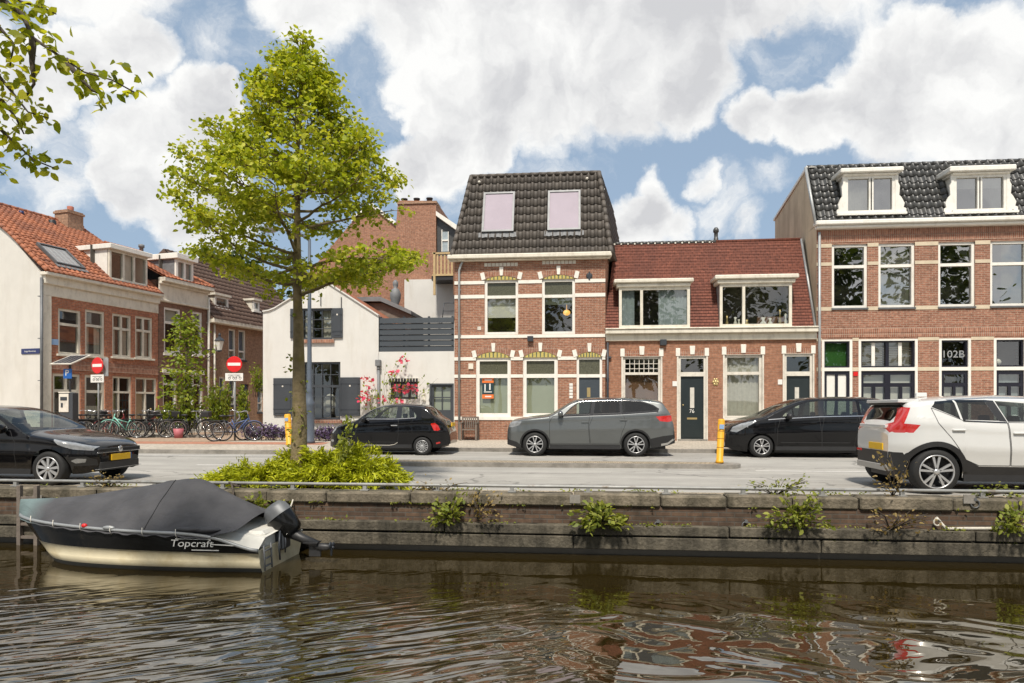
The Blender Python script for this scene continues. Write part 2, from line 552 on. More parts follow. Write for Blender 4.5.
def tag(o, label=None, cat=None, group=None, kind=None):
    if label: o['label'] = label
    if cat: o['category'] = cat
    if group: o['group'] = group
    if kind: o['kind'] = kind


def thing(name, label, cat, loc=(0, 0, 0), group=None, rz=0):
    o = bpy.data.objects.new(name, None)
    o.empty_display_size = .2
    COL.objects.link(o)
    o.location = loc; o.rotation_euler = (0, 0, rz)
    tag(o, label, cat, group)
    return o


def bx(name, m, parent, *b, bev=0, **k):
    mb = MB().box(*b)
    if bev: mb.bevel(bev)
    return mb.build(name, m, parent, **k)


def text(name, s, m, parent, loc, size, rot=(R(90), 0, 0), extrude=.002, align='CENTER', sx=1.0, shear=0.0):
    cu = bpy.data.curves.new(name, 'FONT')
    cu.body = s; cu.size = size; cu.extrude = extrude; cu.align_x = align; cu.align_y = 'CENTER'; cu.shear = shear
    cu.materials.append(m)
    tmp = bpy.data.objects.new(name, cu)
    me = bpy.data.meshes.new_from_object(tmp)
    bpy.data.objects.remove(tmp); bpy.data.curves.remove(cu)
    o = bpy.data.objects.new(name, me); COL.objects.link(o)
    o.parent = parent
    o.location = Vector(loc) - (wloc(parent) if parent else Vector((0, 0, 0)))
    o.rotation_euler = rot
    o.scale = (sx, 1, 1)
    return o


def leaves(name, pts, size, m, parent, seed=1, aspect=.62, droop=.4, upbias=.6, jitter=.35, outward=None, label=None, loc=None, fold=.15, **k):
    """many small leaves: one four-cornered leaf per point"""
    rng = np.random.default_rng(seed)
    P = np.asarray(pts, dtype=np.float64); N = len(P)
    org = np.array(wloc(parent) if parent else (loc if loc is not None else (0, 0, 0)))
    d = rng.normal(size=(N, 3)); d[:, 2] = d[:, 2] * .5 - droop
    if outward is not None: d += outward
    d /= np.linalg.norm(d, axis=1)[:, None]
    nr = rng.normal(size=(N, 3)) * .6; nr[:, 2] += upbias
    w = np.cross(d, nr); w /= np.linalg.norm(w, axis=1)[:, None] + 1e-9
    up = np.cross(w, d)
    L = size * (1 + jitter * rng.uniform(-1, 1, size=(N, 1)))
    def at(t, s): return P + d * L * t + w * L * aspect * s + up * L * fold * (abs(s) * 2)
    V = np.stack([P, at(.28, .42), at(.66, .40), P + d * L, at(.66, -.40), at(.28, -.42)], axis=1).reshape(-1, 3) - org
    me = bpy.data.meshes.new(name)
    me.vertices.add(6 * N); me.loops.add(6 * N); me.polygons.add(N)
    me.vertices.foreach_set('co', V.ravel())
    me.loops.foreach_set('vertex_index', np.arange(6 * N))
    me.polygons.foreach_set('loop_start', np.arange(N) * 6)
    me.polygons.foreach_set('loop_total', np.full(N, 6))
    me.update(calc_edges=True); me.validate()
    me.materials.append(m)
    o = bpy.data.objects.new(name, me); COL.objects.link(o)
    if parent: o.parent = parent
    elif loc is not None: o.location = loc
    tag(o, label, **k)
    return o


def tiles(name, m, parent, p0, ux, uy, width, length, tw, th, amp=.03, lip=.03, clip=(), kx=8, cuts=()):
    """a sheet of roof tiles: p0 lower left corner, ux along the eave, uy up the slope"""
    ux, uy = Vector(ux).normalized(), Vector(uy).normalized()
    nn = ux.cross(uy).normalized()
    mb = MB()
    nc = int(width / tw * kx) + 1
    nr = int(math.ceil(length / th))
    xs = [width * i / (nc - 1) for i in range(nc)]

    def hx(x):
        t = (x / tw) % 1.0
        return amp * (math.cos(2 * PI * t) * .8 + .25 * math.cos(4 * PI * t))
    for r_ in range(nr):
        ya, yb = r_ * th - .012, min((r_ + 1) * th, length)
        i0 = len(mb.v)
        jit = [random.uniform(-.004, .004) for _ in range(int(width / tw) + 2)]
        for (y, hh) in ((ya, -.01), (ya, lip), (yb, 0.0)):
            for x in xs:
                k = hx(x) * (1 if hh > -.005 else .2) + jit[int(x / tw)]
                mb.v.append(Vector(p0) + ux * x + uy * y + nn * (hh + k))
        for a in range(2):
            for i in range(nc - 1):
                q = i0 + a * nc
                mb.f.append((q + i, q + i + 1, q + nc + i + 1, q + nc + i)); mb.sm.append(a == 1)
    if clip: mb.clip(clip)
    for c in cuts: mb.cut(*c)
    return mb.build(name, m, parent)
# ------------------------------------------------------------------ material list
VF = 25.8            # facade line
ZP = 0.11            # pavement height
ZW = -0.75           # water level
VQ = 9.87            # quay face
brick_mat('brick_row', (.50, .19, .10), (.36, .12, .065), (.30, .22, .17))
brick_mat('brick_dark', (.24, .12, .078), (.17, .085, .056), (.2, .16, .13))
brick_mat('brick_tan', (.42, .25, .16), (.34, .20, .13), (.30, .22, .16))
brick_mat('brick_mansard', (.35, .16, .098), (.24, .098, .06), (.38, .28, .21), stain_amt=.35)
brick_mat('brick_red', (.37, .175, .105), (.285, .13, .078), (.32, .20, .14), stain=(.10, .05, .035), stain_amt=.5)
brick_mat('brick_right', (.34, .155, .10), (.22, .09, .057), (.38, .28, .21), stain_amt=.35)
brick_mat('brick_far', (.36, .17, .105), (.28, .125, .075), (.34, .24, .18), stain_amt=.3)
brick_mat('brick_soldier', (.36, .16, .10), (.25, .10, .06), (.42, .32, .25), bw=.065, rh=.21, offset=0, stain_amt=.3)
brick_mat('brick_quay', (.135, .085, .056), (.078, .052, .037), (.10, .085, .07), stain=(.035, .03, .022), stain_amt=.85, big=1.6)
brick_mat('plain_tile_red', (.195, .068, .044), (.14, .05, .033), (.07, .025, .02), bw=.17, rh=.115, ms=.007, stain=(.07, .03, .025), stain_amt=.7, rough=.75, bumpd=.015, big=.8)
brick_mat('brick_paving', (.42, .30, .21), (.34, .24, .17), (.24, .19, .14), bw=.2, rh=.1, ms=.008, stain=(.2, .17, .13), stain_amt=.4, bumpd=.004)
brick_mat('tile_paving', (.46, .41, .34), (.40, .355, .29), (.25, .22, .18), bw=.3, rh=.3, ms=.008, offset=.5, stain=(.26, .22, .17), stain_amt=.5, bumpd=.003)
brick_mat('gutter_brick', (.38, .31, .23), (.30, .25, .18), (.18, .15, .10), bw=.1, rh=.2, ms=.01, offset=.5, stain=(.2, .17, .11), stain_amt=.6, bumpd=.004)
brick_mat('cycle_paving', (.42, .20, .13), (.36, .17, .11), (.28, .16, .11), bw=.3, rh=.3, ms=.006, stain=(.26, .16, .11), stain_amt=.5, bumpd=.002)


def asphalt_mat():
    m, n, l = new_mat('asphalt')
    b = n['Principled BSDF']; b.inputs['Roughness'].default_value = .9
    g = n.new('ShaderNodeNewGeometry')

    def noise(scale, sc, detail=6, rough=.6):
        mp = n.new('ShaderNodeMapping'); mp.inputs['Scale'].default_value = sc
        t = n.new('ShaderNodeTexNoise'); t.inputs['Scale'].default_value = scale; t.inputs['Detail'].default_value = detail; t.inputs['Roughness'].default_value = rough
        l.new(g.outputs['Position'], mp.inputs['Vector']); l.new(mp.outputs[0], t.inputs['Vector']); return t.outputs['Fac']

    def rng(src, a, b_, lo, hi):
        q = n.new('ShaderNodeMapRange'); q.inputs['From Min'].default_value = a; q.inputs['From Max'].default_value = b_; q.inputs['To Min'].default_value = lo; q.inputs['To Max'].default_value = hi
        l.new(src, q.inputs['Value']); return q.outputs[0]

    def mul(a, c):
        q = n.new('ShaderNodeMath'); q.operation = 'MULTIPLY'; l.new(a, q.inputs[0]); l.new(c, q.inputs[1]); return q.outputs[0]
    # long worn tracks along the street, blotches, grit, and tar filled cracks
    f = mul(rng(noise(1.1, (.06, 1.6, 1)), .35, .68, 1.08, .80), rng(noise(.8, (1, 1, 1), 9, .7), .4, .75, 1.06, .80))
    f = mul(f, rng(noise(60, (1, 1, 1), 2), .3, .7, .86, 1.14))
    vo = n.new('ShaderNodeTexVoronoi'); vo.feature = 'DISTANCE_TO_EDGE'; vo.inputs['Scale'].default_value = .33
    mp = n.new('ShaderNodeMapping'); mp.inputs['Scale'].default_value = (.5, 1, 1)
    wn = n.new('ShaderNodeTexNoise'); wn.inputs['Scale'].default_value = 1.4; wn.inputs['Detail'].default_value = 5
    l.new(g.outputs['Position'], wn.inputs['Vector'])
    ad = n.new('ShaderNodeVectorMath'); ad.operation = 'ADD'; l.new(g.outputs['Position'], ad.inputs[0]); l.new(wn.outputs['Color'], ad.inputs[1])
    l.new(ad.outputs[0], mp.inputs['Vector']); l.new(mp.outputs[0], vo.inputs['Vector'])
    f = mul(f, rng(vo.outputs['Distance'], .004, .012, .62, 1.0))
    sc = n.new('ShaderNodeVectorMath'); sc.operation = 'SCALE'; sc.inputs[0].default_value = (.35, .333, .30); l.new(f, sc.inputs['Scale'])
    l.new(sc.outputs[0], b.inputs['Base Color'])
    bp = n.new('ShaderNodeBump'); bp.inputs['Strength'].default_value = .3; bp.inputs['Distance'].default_value = .01
    l.new(noise(120, (1, 1, 1), 3), bp.inputs['Height']); l.new(bp.outputs[0], b.inputs['Normal'])


asphalt_mat()
mat('earth', (.12, .09, .06), .95, .3, 4, .5, 30)
mat('kerb_stone', (.27, .25, .22), .85, .18, 5, .3, 60, dirt=((.10, .09, .075), 1.5, .45, .75))
mat('road_paint', (.62, .60, .56), .8, .1, 8, dirt=((.3, .28, .25), 9, .55, .7))
mat('quay_cap', (.185, .155, .11), .9, .42, 3.2, 1.0, 22, dirt=((.055, .048, .03), 4.0, .42, .68), streak=.35)
mat('quay_beam', (.125, .108, .078), .85, .42, 3.5, .9, 22, dirt=((.03, .026, .017), 4.2, .40, .64), streak=.3)
mat('quay_wet', (.022, .02, .015), .5, .3, 3)
mat('white_plaster', (.64, .625, .585), .85, .045, 1.5, .12, 60, dirt=((.50, .46, .39), 2.6, .50, .95), streak=.18)
mat('gable_plaster', (.61, .59, .54), .85, .05, 1.2, .12, 60, dirt=((.50, .47, .41), 1.6, .48, .95), streak=.3)
mat('tan_plaster', (.60, .49, .34), .9, .10, 1.4, .15, 50, dirt=((.36, .28, .19), 2.6, .42, .8), streak=.12)
mat('white_paint', (.78, .755, .69), .5, .05, 4, dirt=((.5, .46, .38), 4, .52, .9), streak=.4)
mat('cream_paint', (.70, .655, .55), .55, .06, 3, dirt=((.38, .34, .27), 4, .48, .85), streak=.4)
mat('old_white', (.66, .62, .54), .6, .09, 3, dirt=((.34, .31, .26), 2.4, .5, .8))
mat('stone_cream', (.58, .49, .36), .85, .1, 4)
mat('white_stone', (.78, .745, .67), .75, .06, 4, dirt=((.5, .46, .39), 3, .55, .9))
mat('green_black', (.018, .026, .028), .35, .1, 3)
mat('door_grey', (.05, .062, .075), .4, .08, 3)
mat('navy_paint', (.010, .010, .019), .35, .1, 3)
mat('slate_paint', (.048, .054, .062), .5, .1, 2)
mat('fence_paint', (.028, .036, .044), .5, .12, 2)
mat('zinc', (.36, .37, .37), .5, .15, 4, metallic=.4)
mat('zinc_dark', (.13, .135, .14), .5, .2, 4, metallic=.3)
mat('lead', (.17, .175, .18), .6, .2, 5)
mat('tile_grey', (.095, .08, .066), .62, .25, 3.5, .2, 50, dirt=((.055, .047, .04), 1.2, .45, .75))
mat('tile_black', (.06, .06, .058), .40, .25, 5, spec=.6, dirt=((.07, .068, .058), 1.7, .5, .8))
mat('tile_orange', (.37, .13, .06), .7, .28, 5, .25, 50, dirt=((.17, .065, .04), 1.3, .42, .66))
mat('tile_brown', (.12, .075, .055), .75, .25, 3, .2, 40)
mat('dark_wood', (.17, .085, .045), .55, .3, 3)
mat('pale_wood', (.50, .36, .18), .6, .2, 5)
mat('grey_wood', (.17, .14, .115), .75, .25, 6, .3, 40)
mat('interior', (.10, .09, .075), .9, .4, 1.5)
mat('interior_light', (.22, .20, .17), .9, .35, 2)
mat('curtain', (.56, .54, .48), .9, .12, 8)
mat('curtain_green', (.47, .50, .38), .9, .05, 1)
mat('blind_white', (.72, .71, .66), .8, .05, 2)
mat('curtain_blue', (.33, .39, .42), .9, .15, 8)
mat('green_film', (.03, .14, .02), .6, .1, 3)
mat('black_plastic', (.02, .02, .021), .5, .15, 5)
mat('dark_metal', (.035, .04, .048), .45, .15, 4)
mat('post_grey', (.30, .31, .31), .5, .1, 4, metallic=.4)
mat('rail_metal', (.30, .30, .285), .55, .2, 3, metallic=.3, dirt=((.15, .10, .06), 4, .55, .75))
mat('sign_red', (.62, .012, .012), .4, .05, 3)
mat('sign_white', (.74, .73, .69), .45, .04, 3)
mat('sign_blue', (.012, .10, .36), .4, .05, 3)
mat('street_blue', (.018, .028, .11), .4, .05, 3)
mat('plate_blue', (.25, .38, .58), .45, .05, 3)
mat('bollard_yellow', (.72, .36, .015), .5, .1, 5, dirt=((.35, .18, .03), 5, .55, .8))
mat('poster_orange', (.75, .17, .03), .6, .05, 3)
mat('poster_teal', (.01, .035, .045), .6, .05, 3)
mat('tympanum_yellow', (.50, .41, .12), .7, .15, 9)
mat('tympanum_green', (.10, .12, .07), .7, .2, 9)
mat('lamp_glow', (.85, .45, .12), .5, .05, 3, emit=1.2)
mat('lamp_glass', (.75, .74, .68), .3, .05, 3)
mat('brass', (.52, .40, .19), .4, .1, 4, metallic=.6)
mat('terracotta', (.35, .12, .08), .8, .2, 5)
mat('lavender', (.14, .09, .22), .8, .3, 9)
mat('rope', (.52, .49, .42), .9, .15, 20)
mat('bark', (.20, .155, .085), .95, .3, 9, .7, 30, dirt=((.17, .14, .035), 4, .5, .7))
mat('bark_dark', (.07, .055, .042), .95, .3, 9, .6, 30)
leaf_mat('leaf_street', (.09, .14, .010), (.36, .42, .028), (.60, .58, .08), trans=.42, clump=1.6)
leaf_mat('leaf_overhang', (.08, .12, .012), (.32, .36, .025), (.55, .52, .05), trans=.6, clump=2)
leaf_mat('leaf_juniper', (.12, .155, .006), (.38, .42, .014), (.62, .62, .04), trans=.3, clump=3)
leaf_mat('leaf_small', (.08, .13, .012), (.20, .27, .025), (.36, .38, .05), trans=.4, clump=2)
leaf_mat('leaf_dark', (.02, .035, .01), (.05, .075, .018), trans=.3, clump=1)
leaf_mat('leaf_bank', (.018, .032, .007), (.05, .075, .013), (.10, .12, .02), trans=.35, clump=.6)
leaf_mat('leaf_weed', (.08, .12, .018), (.24, .28, .045), (.40, .40, .08), trans=.4, clump=6)
leaf_mat('leaf_dry', (.22, .15, .05), (.35, .26, .10), trans=.3, clump=6)
leaf_mat('petal_pink', (.58, .03, .10), (.75, .14, .22), trans=.3, clump=6)
leaf_mat('petal_lavender', (.10, .07, .17), (.20, .13, .28), (.10, .13, .06), trans=.25, clump=5)
glass_mat('glass', (.80, .82, .78), refl=.19, wob=.05)
glass_mat('glass_mirror', (.60, .62, .60), refl=.46, wob=.06)
glass_mat('car_glass', (.62, .68, .64), refl=.08, rough=.02)
glass_mat('car_glass_dark', (.13, .14, .14), refl=.08, rough=.02)
mat('skylight_painted_sky', (.40, .35, .395), .9, .05, 1, spec=.02)  # matt pane; the pale lilac sky reflection is painted into its colour
mat('leaded_glass', (.085, .085, .055), .25, .4, 22, spec=.8)


def water_mat():
    m, n, l = new_mat('canal_water')
    n.remove(n['Principled BSDF'])
    out = n['Material Output']
    geo = n.new('ShaderNodeNewGeometry')
    df = n.new('ShaderNodeBsdfDiffuse'); df.inputs['Color'].default_value = (.022, .015, .004, 1)
    gl = n.new('ShaderNodeBsdfGlossy'); gl.inputs['Roughness'].default_value = .012; gl.inputs['Color'].default_value = (1, .97, .91, 1)
    fr = n.new('ShaderNodeFresnel'); fr.inputs['IOR'].default_value = 3.3

    def noise(rot, sc, scale, detail, dist, rough=.5):
        mp = n.new('ShaderNodeMapping'); mp.vector_type = 'TEXTURE'; mp.inputs['Rotation'].default_value = (0, 0, R(rot)); mp.inputs['Scale'].default_value = tuple(1 / q for q in sc)
        l.new(geo.outputs['Position'], mp.inputs['Vector'])
        t = n.new('ShaderNodeTexNoise'); t.inputs['Scale'].default_value = scale; t.inputs['Detail'].default_value = detail; t.inputs['Distortion'].default_value = dist; t.inputs['Roughness'].default_value = rough
        l.new(mp.outputs[0], t.inputs['Vector']); return t.outputs['Fac']

    def mul(a, v):
        q = n.new('ShaderNodeMath'); q.operation = 'MULTIPLY'; l.new(a, q.inputs[0])
        if isinstance(v, float): q.inputs[1].default_value = v
        else: l.new(v, q.inputs[1])
        return q.outputs[0]

    def add(a, b):
        q = n.new('ShaderNodeMath'); q.operation = 'ADD'; l.new(a, q.inputs[0]); l.new(b, q.inputs[1]); return q.outputs[0]

    def ramp(src, a, b, lo, hi):
        q = n.new('ShaderNodeMapRange'); q.interpolation_type = 'SMOOTHSTEP'
        q.inputs['From Min'].default_value = a; q.inputs['From Max'].default_value = b; q.inputs['To Min'].default_value = lo; q.inputs['To Max'].default_value = hi
        l.new(src, q.inputs['Value']); return q.outputs[0]
    sep = n.new('ShaderNodeSeparateXYZ'); l.new(geo.outputs['Position'], sep.inputs[0])
    # a breeze ruffles the left and nearer water, the water by the quay and to the right lies calmer
    breeze = mul(ramp(sep.outputs['X'], .2, -1.8, .03, 1.0), ramp(sep.outputs['Y'], 8.0, 6.3, .03, 1.0))
    rip = mul(noise(30, (.5, 2.4, 1), 2.9, 1.3, .7, .4), breeze)
    swell = mul(noise(-15, (.9, 1.5, 1), 1.1, 1.0, .9), ramp(sep.outputs['Y'], 8.8, 6.4, .05, .62))
    fine = mul(noise(10, (1, 1.4, 1), 5.5, 1.0, .4), .012)
    h = add(add(mul(rip, .90), swell), fine)
    bp = n.new('ShaderNodeBump'); bp.inputs['Strength'].default_value = 1.0; bp.inputs['Distance'].default_value = .060
    l.new(h, bp.inputs['Height'])
    l.new(bp.outputs[0], gl.inputs['Normal']); l.new(bp.outputs[0], fr.inputs['Normal'])
    mx = n.new('ShaderNodeMixShader')
    l.new(fr.outputs[0], mx.inputs['Fac']); l.new(df.outputs[0], mx.inputs[1]); l.new(gl.outputs[0], mx.inputs[2])
    l.new(mx.outputs[0], out.inputs['Surface'])
    return m


water_mat()
M_ = MATS

# ------------------------------------------------------------------ ground, road, pavements, water
def sheet(name, poly, z, m, thick=None, **k):
    mb = MB()
    if thick: mb.prism_z(poly, z - thick, z)
    else: mb.quad(*[(p[0], p[1], z) for p in poly])
    return mb.build(name, m, None, kind='structure', **k)


sheet('ground', [(-400, VQ + .3), (400, VQ + .3), (400, 900), (-400, 900)], -.012, M_['earth'])
sheet('road', [(-120, VQ + .34), (120, VQ + .34), (120, 20.9), (-120, 20.9)], 0.0, M_['asphalt'])
sheet('water', [(-150, -.2), (150, -.2), (150, VQ + .2), (-150, VQ + .2)], ZW, M_['canal_water'])
sheet('canal_bed', [(-150, -.2), (150, -.2), (150, VQ + .4), (-150, VQ + .4)], ZW - 1.2, M_['earth'])
sheet('opposite_quay', [(-150, -60), (150, -60), (150, .1), (-150, .1)], -.25, M_['tile_paving'], thick=2.0)
sheet('gutter_strip', [(-120, VQ + .36), (120, VQ + .36), (120, 11.05), (-120, 11.05)], .006, M_['gutter_brick'])
# pavement with the kerb pulled forward left of the small parked car
VK = 20.6
uk = U(318, 18.9)
pav_poly = [(-120, 18.9), (uk, 18.9), (uk + .35, 19.1), (uk + .8, VK), (120, VK), (120, 60), (-120, 60)]
in_poly = [(-120, 19.06), (uk - .06, 19.06), (uk + .22, 19.22), (uk + .67, VK + .16), (120, VK + .16), (120, 60), (-120, 60)]
sheet('kerb', pav_poly, ZP - .004, M_['kerb_stone'], thick=.15)
sheet('pavement', in_poly, ZP, M_['tile_paving'])
sheet('cycle_path', [(U(-200, 22.0), 21.9), (U(322, 21.9), 21.9), (U(330, 23.3), 23.3), (U(-200, 23.3), 23.3)], ZP + .004, M_['cycle_paving'])
sheet('side_street', [(-20.0, 23.4), (-12.6, 23.4), (-7.5, 48), (-15.5, 48)], ZP + .004, M_['brick_paving'])
# traffic island in mid road and the road markings
vi0, vi1 = 15.35, 16.2
xe = U(737, vi0)
isl = [(U(395, vi0), vi0)]
isl = [(-5.2, vi0), (xe - .25, vi0)] + [(xe - .25 + .42 * math.sin(t), (vi0 + vi1) / 2 - (vi1 - vi0) / 2 * math.cos(t)) for t in [PI * k / 8 for k in range(1, 8)]] + [(xe - .25, vi1), (-5.2, vi1)]
sheet('traffic_island', isl, ZP - .02, M_['kerb_stone'], thick=.12)
sheet('island_paving', [(-5.1, vi0 + .14), (xe - .3, vi0 + .14), (xe - .3, vi1 - .14), (-5.1, vi1 - .14)], ZP - .016, M_['gutter_brick'])
for k, (a, b, v, w) in enumerate([(xe + .3, 40, 14.9, .12), (-40, U(135, 15), 15.0, .12), (U(195, 15.2), U(232, 15.2), 15.2, .12), (-30, -5.3, 18.1, .1)]):
    sheet('road_marking', [(a, v), (b, v), (b, v + w), (a, v + w)], .004, M_['road_paint'])
zw = -2.0
# ------------------------------------------------------------------ quay wall
qw = thing('quay_wall', 'weathered brick canal wall with stone coping and two concrete ledges along the water', 'quay wall', (0, VQ, ZW))
# coping stones: individual stones with slightly uneven ends
mb = MB(); x = -60.0
rq = random.Random(3)
while x < 60:
    w = rq.uniform(.75, 1.5)
    dz = rq.uniform(-.016, .012); dy = rq.uniform(-.02, .02)
    mb.box(x + .008, x + w - .008, VQ - .03 + dy, VQ + .345, -.065, ZP + dz)
    x += w
mb.bevel(.022)
mb.build('coping', M_['quay_cap'], qw)
MB().box(-60, 60, VQ + .01, VQ + .30, ZW - .8, -.067).build('brickwork', M_['brick_quay'], qw)
for nm, z0, z1, y0 in (('ledge', -.448, -.315, VQ - .13), ('ledge', -.655, -.48, VQ - .12)):
    mb = MB(); x = -60.0
    while x < 60:
        w = rq.uniform(3.2, 4.6); dy = rq.uniform(-.012, .012); dz = rq.uniform(-.006, .006)
        mb.box(x + .008, x + w - .008, y0 + dy, VQ + .02, z0 + dz, z1 + dz)
        x += w
    mb.bevel(.01)
    mb.build(nm, M_['quay_beam'], qw)
MB().box(-60, 60, VQ - .02, VQ + .012, ZW - .8, -.47).build('footing', M_['quay_wet'], qw)
for px, py in ((746, 522), (975, 500), (658, 522)):
    u, z = U(px, VQ - .03), Z(px, py, VQ - .03)
    ring = [(u + .055 * math.sin(t), VQ - .035, z - .05 + .055 * math.cos(t)) for t in [2 * PI * k / 14 for k in range(15)]]
    MB().tube(ring, .009, 6).box(u - .02, u + .02, VQ - .05, VQ + .01, z - .01, z + .03).build('mooring_ring', M_['zinc_dark'], qw)
for px in (575, 969, 38, 175):
    u, z = U(px, VQ - .03), Z(px, 499, VQ - .03)
    MB().box(u - .075, u + .075, VQ - .045, VQ - .03, z - .06, z + .06).build('number_plate', M_['kerb_stone'], qw)
# low rail along the coping
VR = 10.02
rl = thing('quay_railing', 'low grey steel tube railing on short posts along the canal edge', 'railing', (0, VR, ZP))
zr = Z(512, 486.0, VR)
MB().tube([(-40, VR, zr), (40, VR, zr)], .024, 10).build('rail', M_['rail_metal'], rl)
posts = [U(p, VR) for p in (16, 83, 223, 293, 365, 438, 512, 588, 666, 743, 822, 902, 982)]
posts.append(U(155, VR))
for k in range(1, 14):
    posts += [U(16, VR) - 1.1 * k, U(982, VR) + 1.12 * k]
for u in posts:
    MB().box(u - .028, u + .028, VR - .025, VR + .025, ZP + .012, zr - .02).box(u - .06, u + .06, VR - .05, VR + .05, ZP - .004, ZP + .012).build('post', M_['rail_metal'], rl)

# ------------------------------------------------------------------ building helpers
def window(root, x0, x1, z0, z1, y=0.0, fw=.075, m=None, trans=(), mull=(), glass='glass', depth=.11, inset=.05, sill=None, back='interior', curtain=None, name='window', bars=(), barw=.025, upper=None, wedge=None):
    """framed window in the wall plane y (outside is -y). trans = z of transoms, mull = x of mullions;
    curtain: list of (x0,x1,z0,z1,material) hung behind the pane; upper: glass of the light over the first transom"""
    m = m or M_['white_paint']
    ya, yb = y + inset, y + inset + depth
    mb = MB()
    mb.box(x0, x0 + fw, ya, yb, z0, z1).box(x1 - fw, x1, ya, yb, z0, z1)
    mb.box(x0 + fw, x1 - fw, ya, yb, z1 - fw, z1).box(x0 + fw, x1 - fw, ya, yb, z0, z0 + fw)
    for t in trans: mb.box(x0 + fw, x1 - fw, ya - .005, yb - .004, t - fw * .55, t + fw * .55)
    for t in mull: mb.box(t - fw * .5, t + fw * .5, ya + .003, yb - .006, z0 + fw, z1 - fw)
    for (kind, a, b, c) in bars:
        if kind == 'v': mb.box(a - barw / 2, a + barw / 2, ya + .02, yb - .012, b, c)
        else: mb.box(b, c, ya + .023, yb - .015, a - barw / 2, a + barw / 2)
    f = mb.build(name, m, root)
    yp = yb - .03
    if upper and trans:
        MB().quad((x0 + fw, yp, z0 + fw), (x1 - fw, yp, z0 + fw), (x1 - fw, yp, trans[0]), (x0 + fw, yp, trans[0])).build('pane', M_[glass], f)
        MB().quad((x0 + fw, yp, trans[0]), (x1 - fw, yp, trans[0]), (x1 - fw, yp, z1 - fw), (x0 + fw, yp, z1 - fw)).build('pane', M_[upper], f)
    else:
        MB().quad((x0 + fw, yp, z0 + fw), (x1 - fw, yp, z0 + fw), (x1 - fw, yp, z1 - fw), (x0 + fw, yp, z1 - fw)).build('pane', M_[glass], f)
    for (a, b, c, d, cm) in (curtain or ()):
        n = max(2, int((b - a) / .04)); w = MB(); yc = yb + .07
        fold = .018 if 'curtain' in cm and cm != 'curtain_green' else .0
        ph = random.uniform(0, 6)
        for k in range(n):
            xa, xb = a + (b - a) * k / n, a + (b - a) * (k + 1) / n
            ha, hb = fold * math.sin(k * 1.7 + ph), fold * math.sin((k + 1) * 1.7 + ph)
            w.quad((xa, yc + ha, c), (xb, yc + hb, c), (xb, yc + hb, d), (xa, yc + ha, d))
        w.build('curtain', M_[cm], f)
    if back: MB().box(x0 - .2, x1 + .2, yb + .75, yb + .8, z0 - .2, z1 + .2).build('interior', M_[back], f)
    if sill: MB().box(x0 - .04, x1 + .04, y - .06, y + inset + .02, z0 - .07, z0).bevel(.008).build('sill', sill, f)
    return f


def pipe(root, x, z0, z1, y, r=.045, m=None, name='downpipe', bend=None):
    pts = [(x, y, z0), (x, y, z1)]
    if bend: pts += [(x + bend[0] * .5, y + .0, z1 + bend[1] * .6), (x + bend[0], y + .0, z1 + bend[1])]
    mb = MB().tube(pts, r, 10)
    z = z0 + .6
    while z < z1 - .2:
        mb.box(x - r * 1.3, x + r * 1.3, y - .01, y + r * 2.2, z, z + .03); z += 1.7
    return mb.build(name, m or M_['zinc'], root)


def lamp_box(root, x, z, y, s=.16):
    MB().box(x - s / 2, x + s / 2, y - .14, y, z - s * .4, z + s * .5).bevel(.015).build('wall_lamp', M_['dark_metal'], root)


